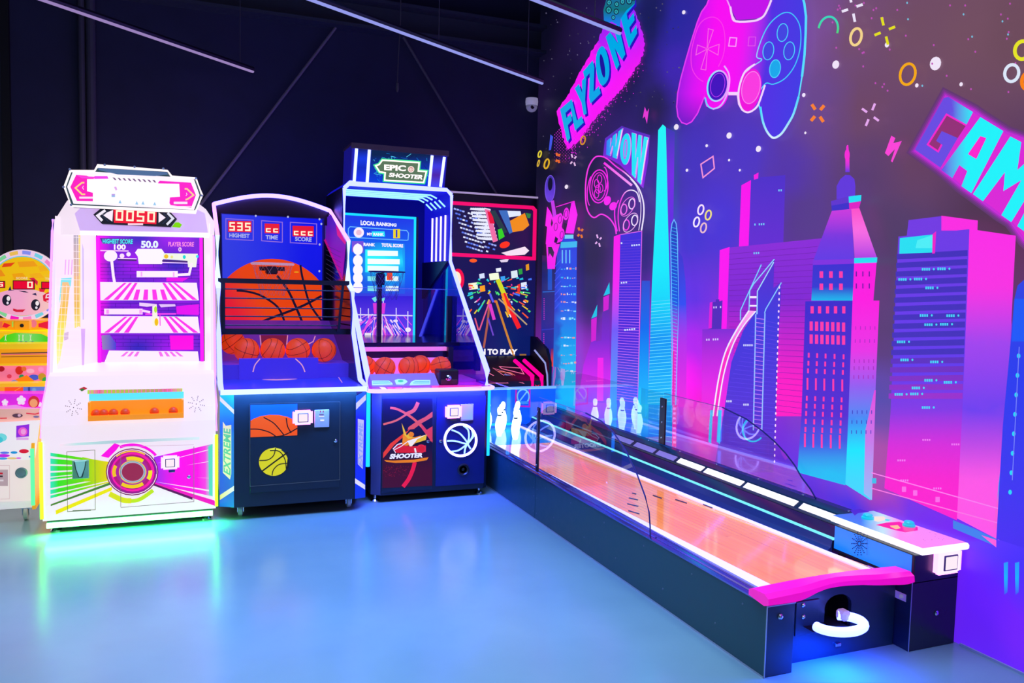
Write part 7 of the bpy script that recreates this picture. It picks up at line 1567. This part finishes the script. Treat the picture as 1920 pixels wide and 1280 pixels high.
MB().lathe([(0.020, 0), (0.018, 0.006), (0.001, 0.008)], (p.x-0.012, 7.765, p.z-0.028), 'y', 16).build('lens', BLACK, cam_t)
p = PY(7.6).at(745, 158); cb_ = thing('hanging_cable', 'thin cable with a small plug dangling from the ceiling beam', 'cable', (p.x, 7.6, p.z))
MB().tube([(p.x+0.02, 7.6, 4.70), (p.x+0.022, 7.6, 4.1), (p.x+0.006, 7.6, p.z+0.25), (p.x, 7.6, p.z)], 0.005, 6).build('cord', mat('hanger_grey', (0.1, 0.1, 0.13)), cb_)
MB().lathe([(0.006, 0.06), (0.014, 0.05), (0.016, 0), (0.010, -0.03), (0.004, -0.034)], (p.x, 7.6, p.z-0.04), 'z', 12).build('plug', mat('plug_grey', (0.12, 0.12, 0.14), 0.4), cb_)
# ------------------------------------------------------------------ lights, world, camera
def area(name, loc, rot, sx, sy, power, col, spread=180):
    l = bpy.data.lights.new(name, 'AREA'); l.shape = 'RECTANGLE'; l.size = sx; l.size_y = sy
    l.energy = power; l.color = col; l.spread = math.radians(spread)
    o = bpy.data.objects.new(name, l); COL.objects.link(o); o.location = loc; o.rotation_euler = rot
    return o
area('floor_fill_light', (0.2, 2.2, 4.5), (0, 0, 0), 6.0, 6.0, 106, (0.62, 0.93, 1.0), 80)  # added overhead lamp to brighten the floor, no fitting modelled
area('blue_floor_fill', (0.9, 4.4, 4.4), (0, 0, 0), 1.6, 1.6, 72, (0.08, 0.22, 1.0), 80)  # added blue lamp overhead, stands in for canopy glow on the floor
area('hall_fill', (0.0, -2.5, 3.2), (math.radians(68), 0, 0), 4.0, 2.0, 22, (0.75, 0.80, 1.0), 150)
area('table_glow', (0.69, 5.655, 0.868), (math.radians(28), 0, 0), 0.95, 0.03, 7, (0.06, 0.30, 1.0), 160)  # added lamp, strengthens the spill of the table edge strip
area('table_glow_violet', (1.72, 5.815, 0.830), (math.radians(28), 0, 0), 0.9, 0.03, 22, (0.04, 0.07, 1.0), 160)  # added lamp, throws the rim's blue spill down the doors
area('kick_glow', (-0.34, 5.715, 0.085), (math.radians(-15), 0, 0), 1.0, 0.03, 16, (0.02, 1.0, 0.16), 170)  # added lamp, strengthens the green spill of the kick strip
area('console_glow', (3.02, 2.95, 0.50), (0, math.radians(70), 0), 0.04, 0.4, 0.8, (0.05, 0.55, 1.0), 150) if False else None
area('ring_glow', (2.62, 2.62, 0.175), (0, 0, 0), 0.2, 0.12, 10.0, (0.0, 0.06, 1.0), 170)  # added lamp below the return ring for its blue floor pool
area('tray_glow', (1.66, 6.18, 0.875), (math.radians(118), 0, 0), 0.7, 0.02, 2.2, (1.0, 0.04, 0.9), 150)  # added magenta lamp to tint the balls from below
w = bpy.data.worlds.new('World'); SC.world = w; w.use_nodes = True
w.node_tree.nodes['Background'].inputs['Color'].default_value = (0.03, 0.04, 0.09, 1)
w.node_tree.nodes['Background'].inputs['Strength'].default_value = 0.35
SC.view_settings.view_transform = 'Standard'
SC.view_settings.look = 'None'
SC.cycles.adaptive_threshold = 0.02; SC.cycles.max_bounces = 6; SC.cycles.transparent_max_bounces = 16
SC.cycles.sample_clamp_indirect = 6.0
SC.cycles.caustics_reflective = False; SC.cycles.caustics_refractive = False
cd = bpy.data.cameras.new('camera'); cam = bpy.data.objects.new('camera', cd); COL.objects.link(cam)
r_ = Vector((xd[0], yd[0], zd[0])); u_ = -Vector((xd[1], yd[1], zd[1])); f_ = Vector((xd[2], yd[2], zd[2]))
M4 = Matrix(((r_.x, u_.x, -f_.x, 0), (r_.y, u_.y, -f_.y, 0), (r_.z, u_.z, -f_.z, H), (0, 0, 0, 1)))
cam.matrix_world = M4
cd.sensor_width = 36; cd.lens = 36*F/1920; cd.clip_start = 0.05; cd.clip_end = 100
SC.camera = cam
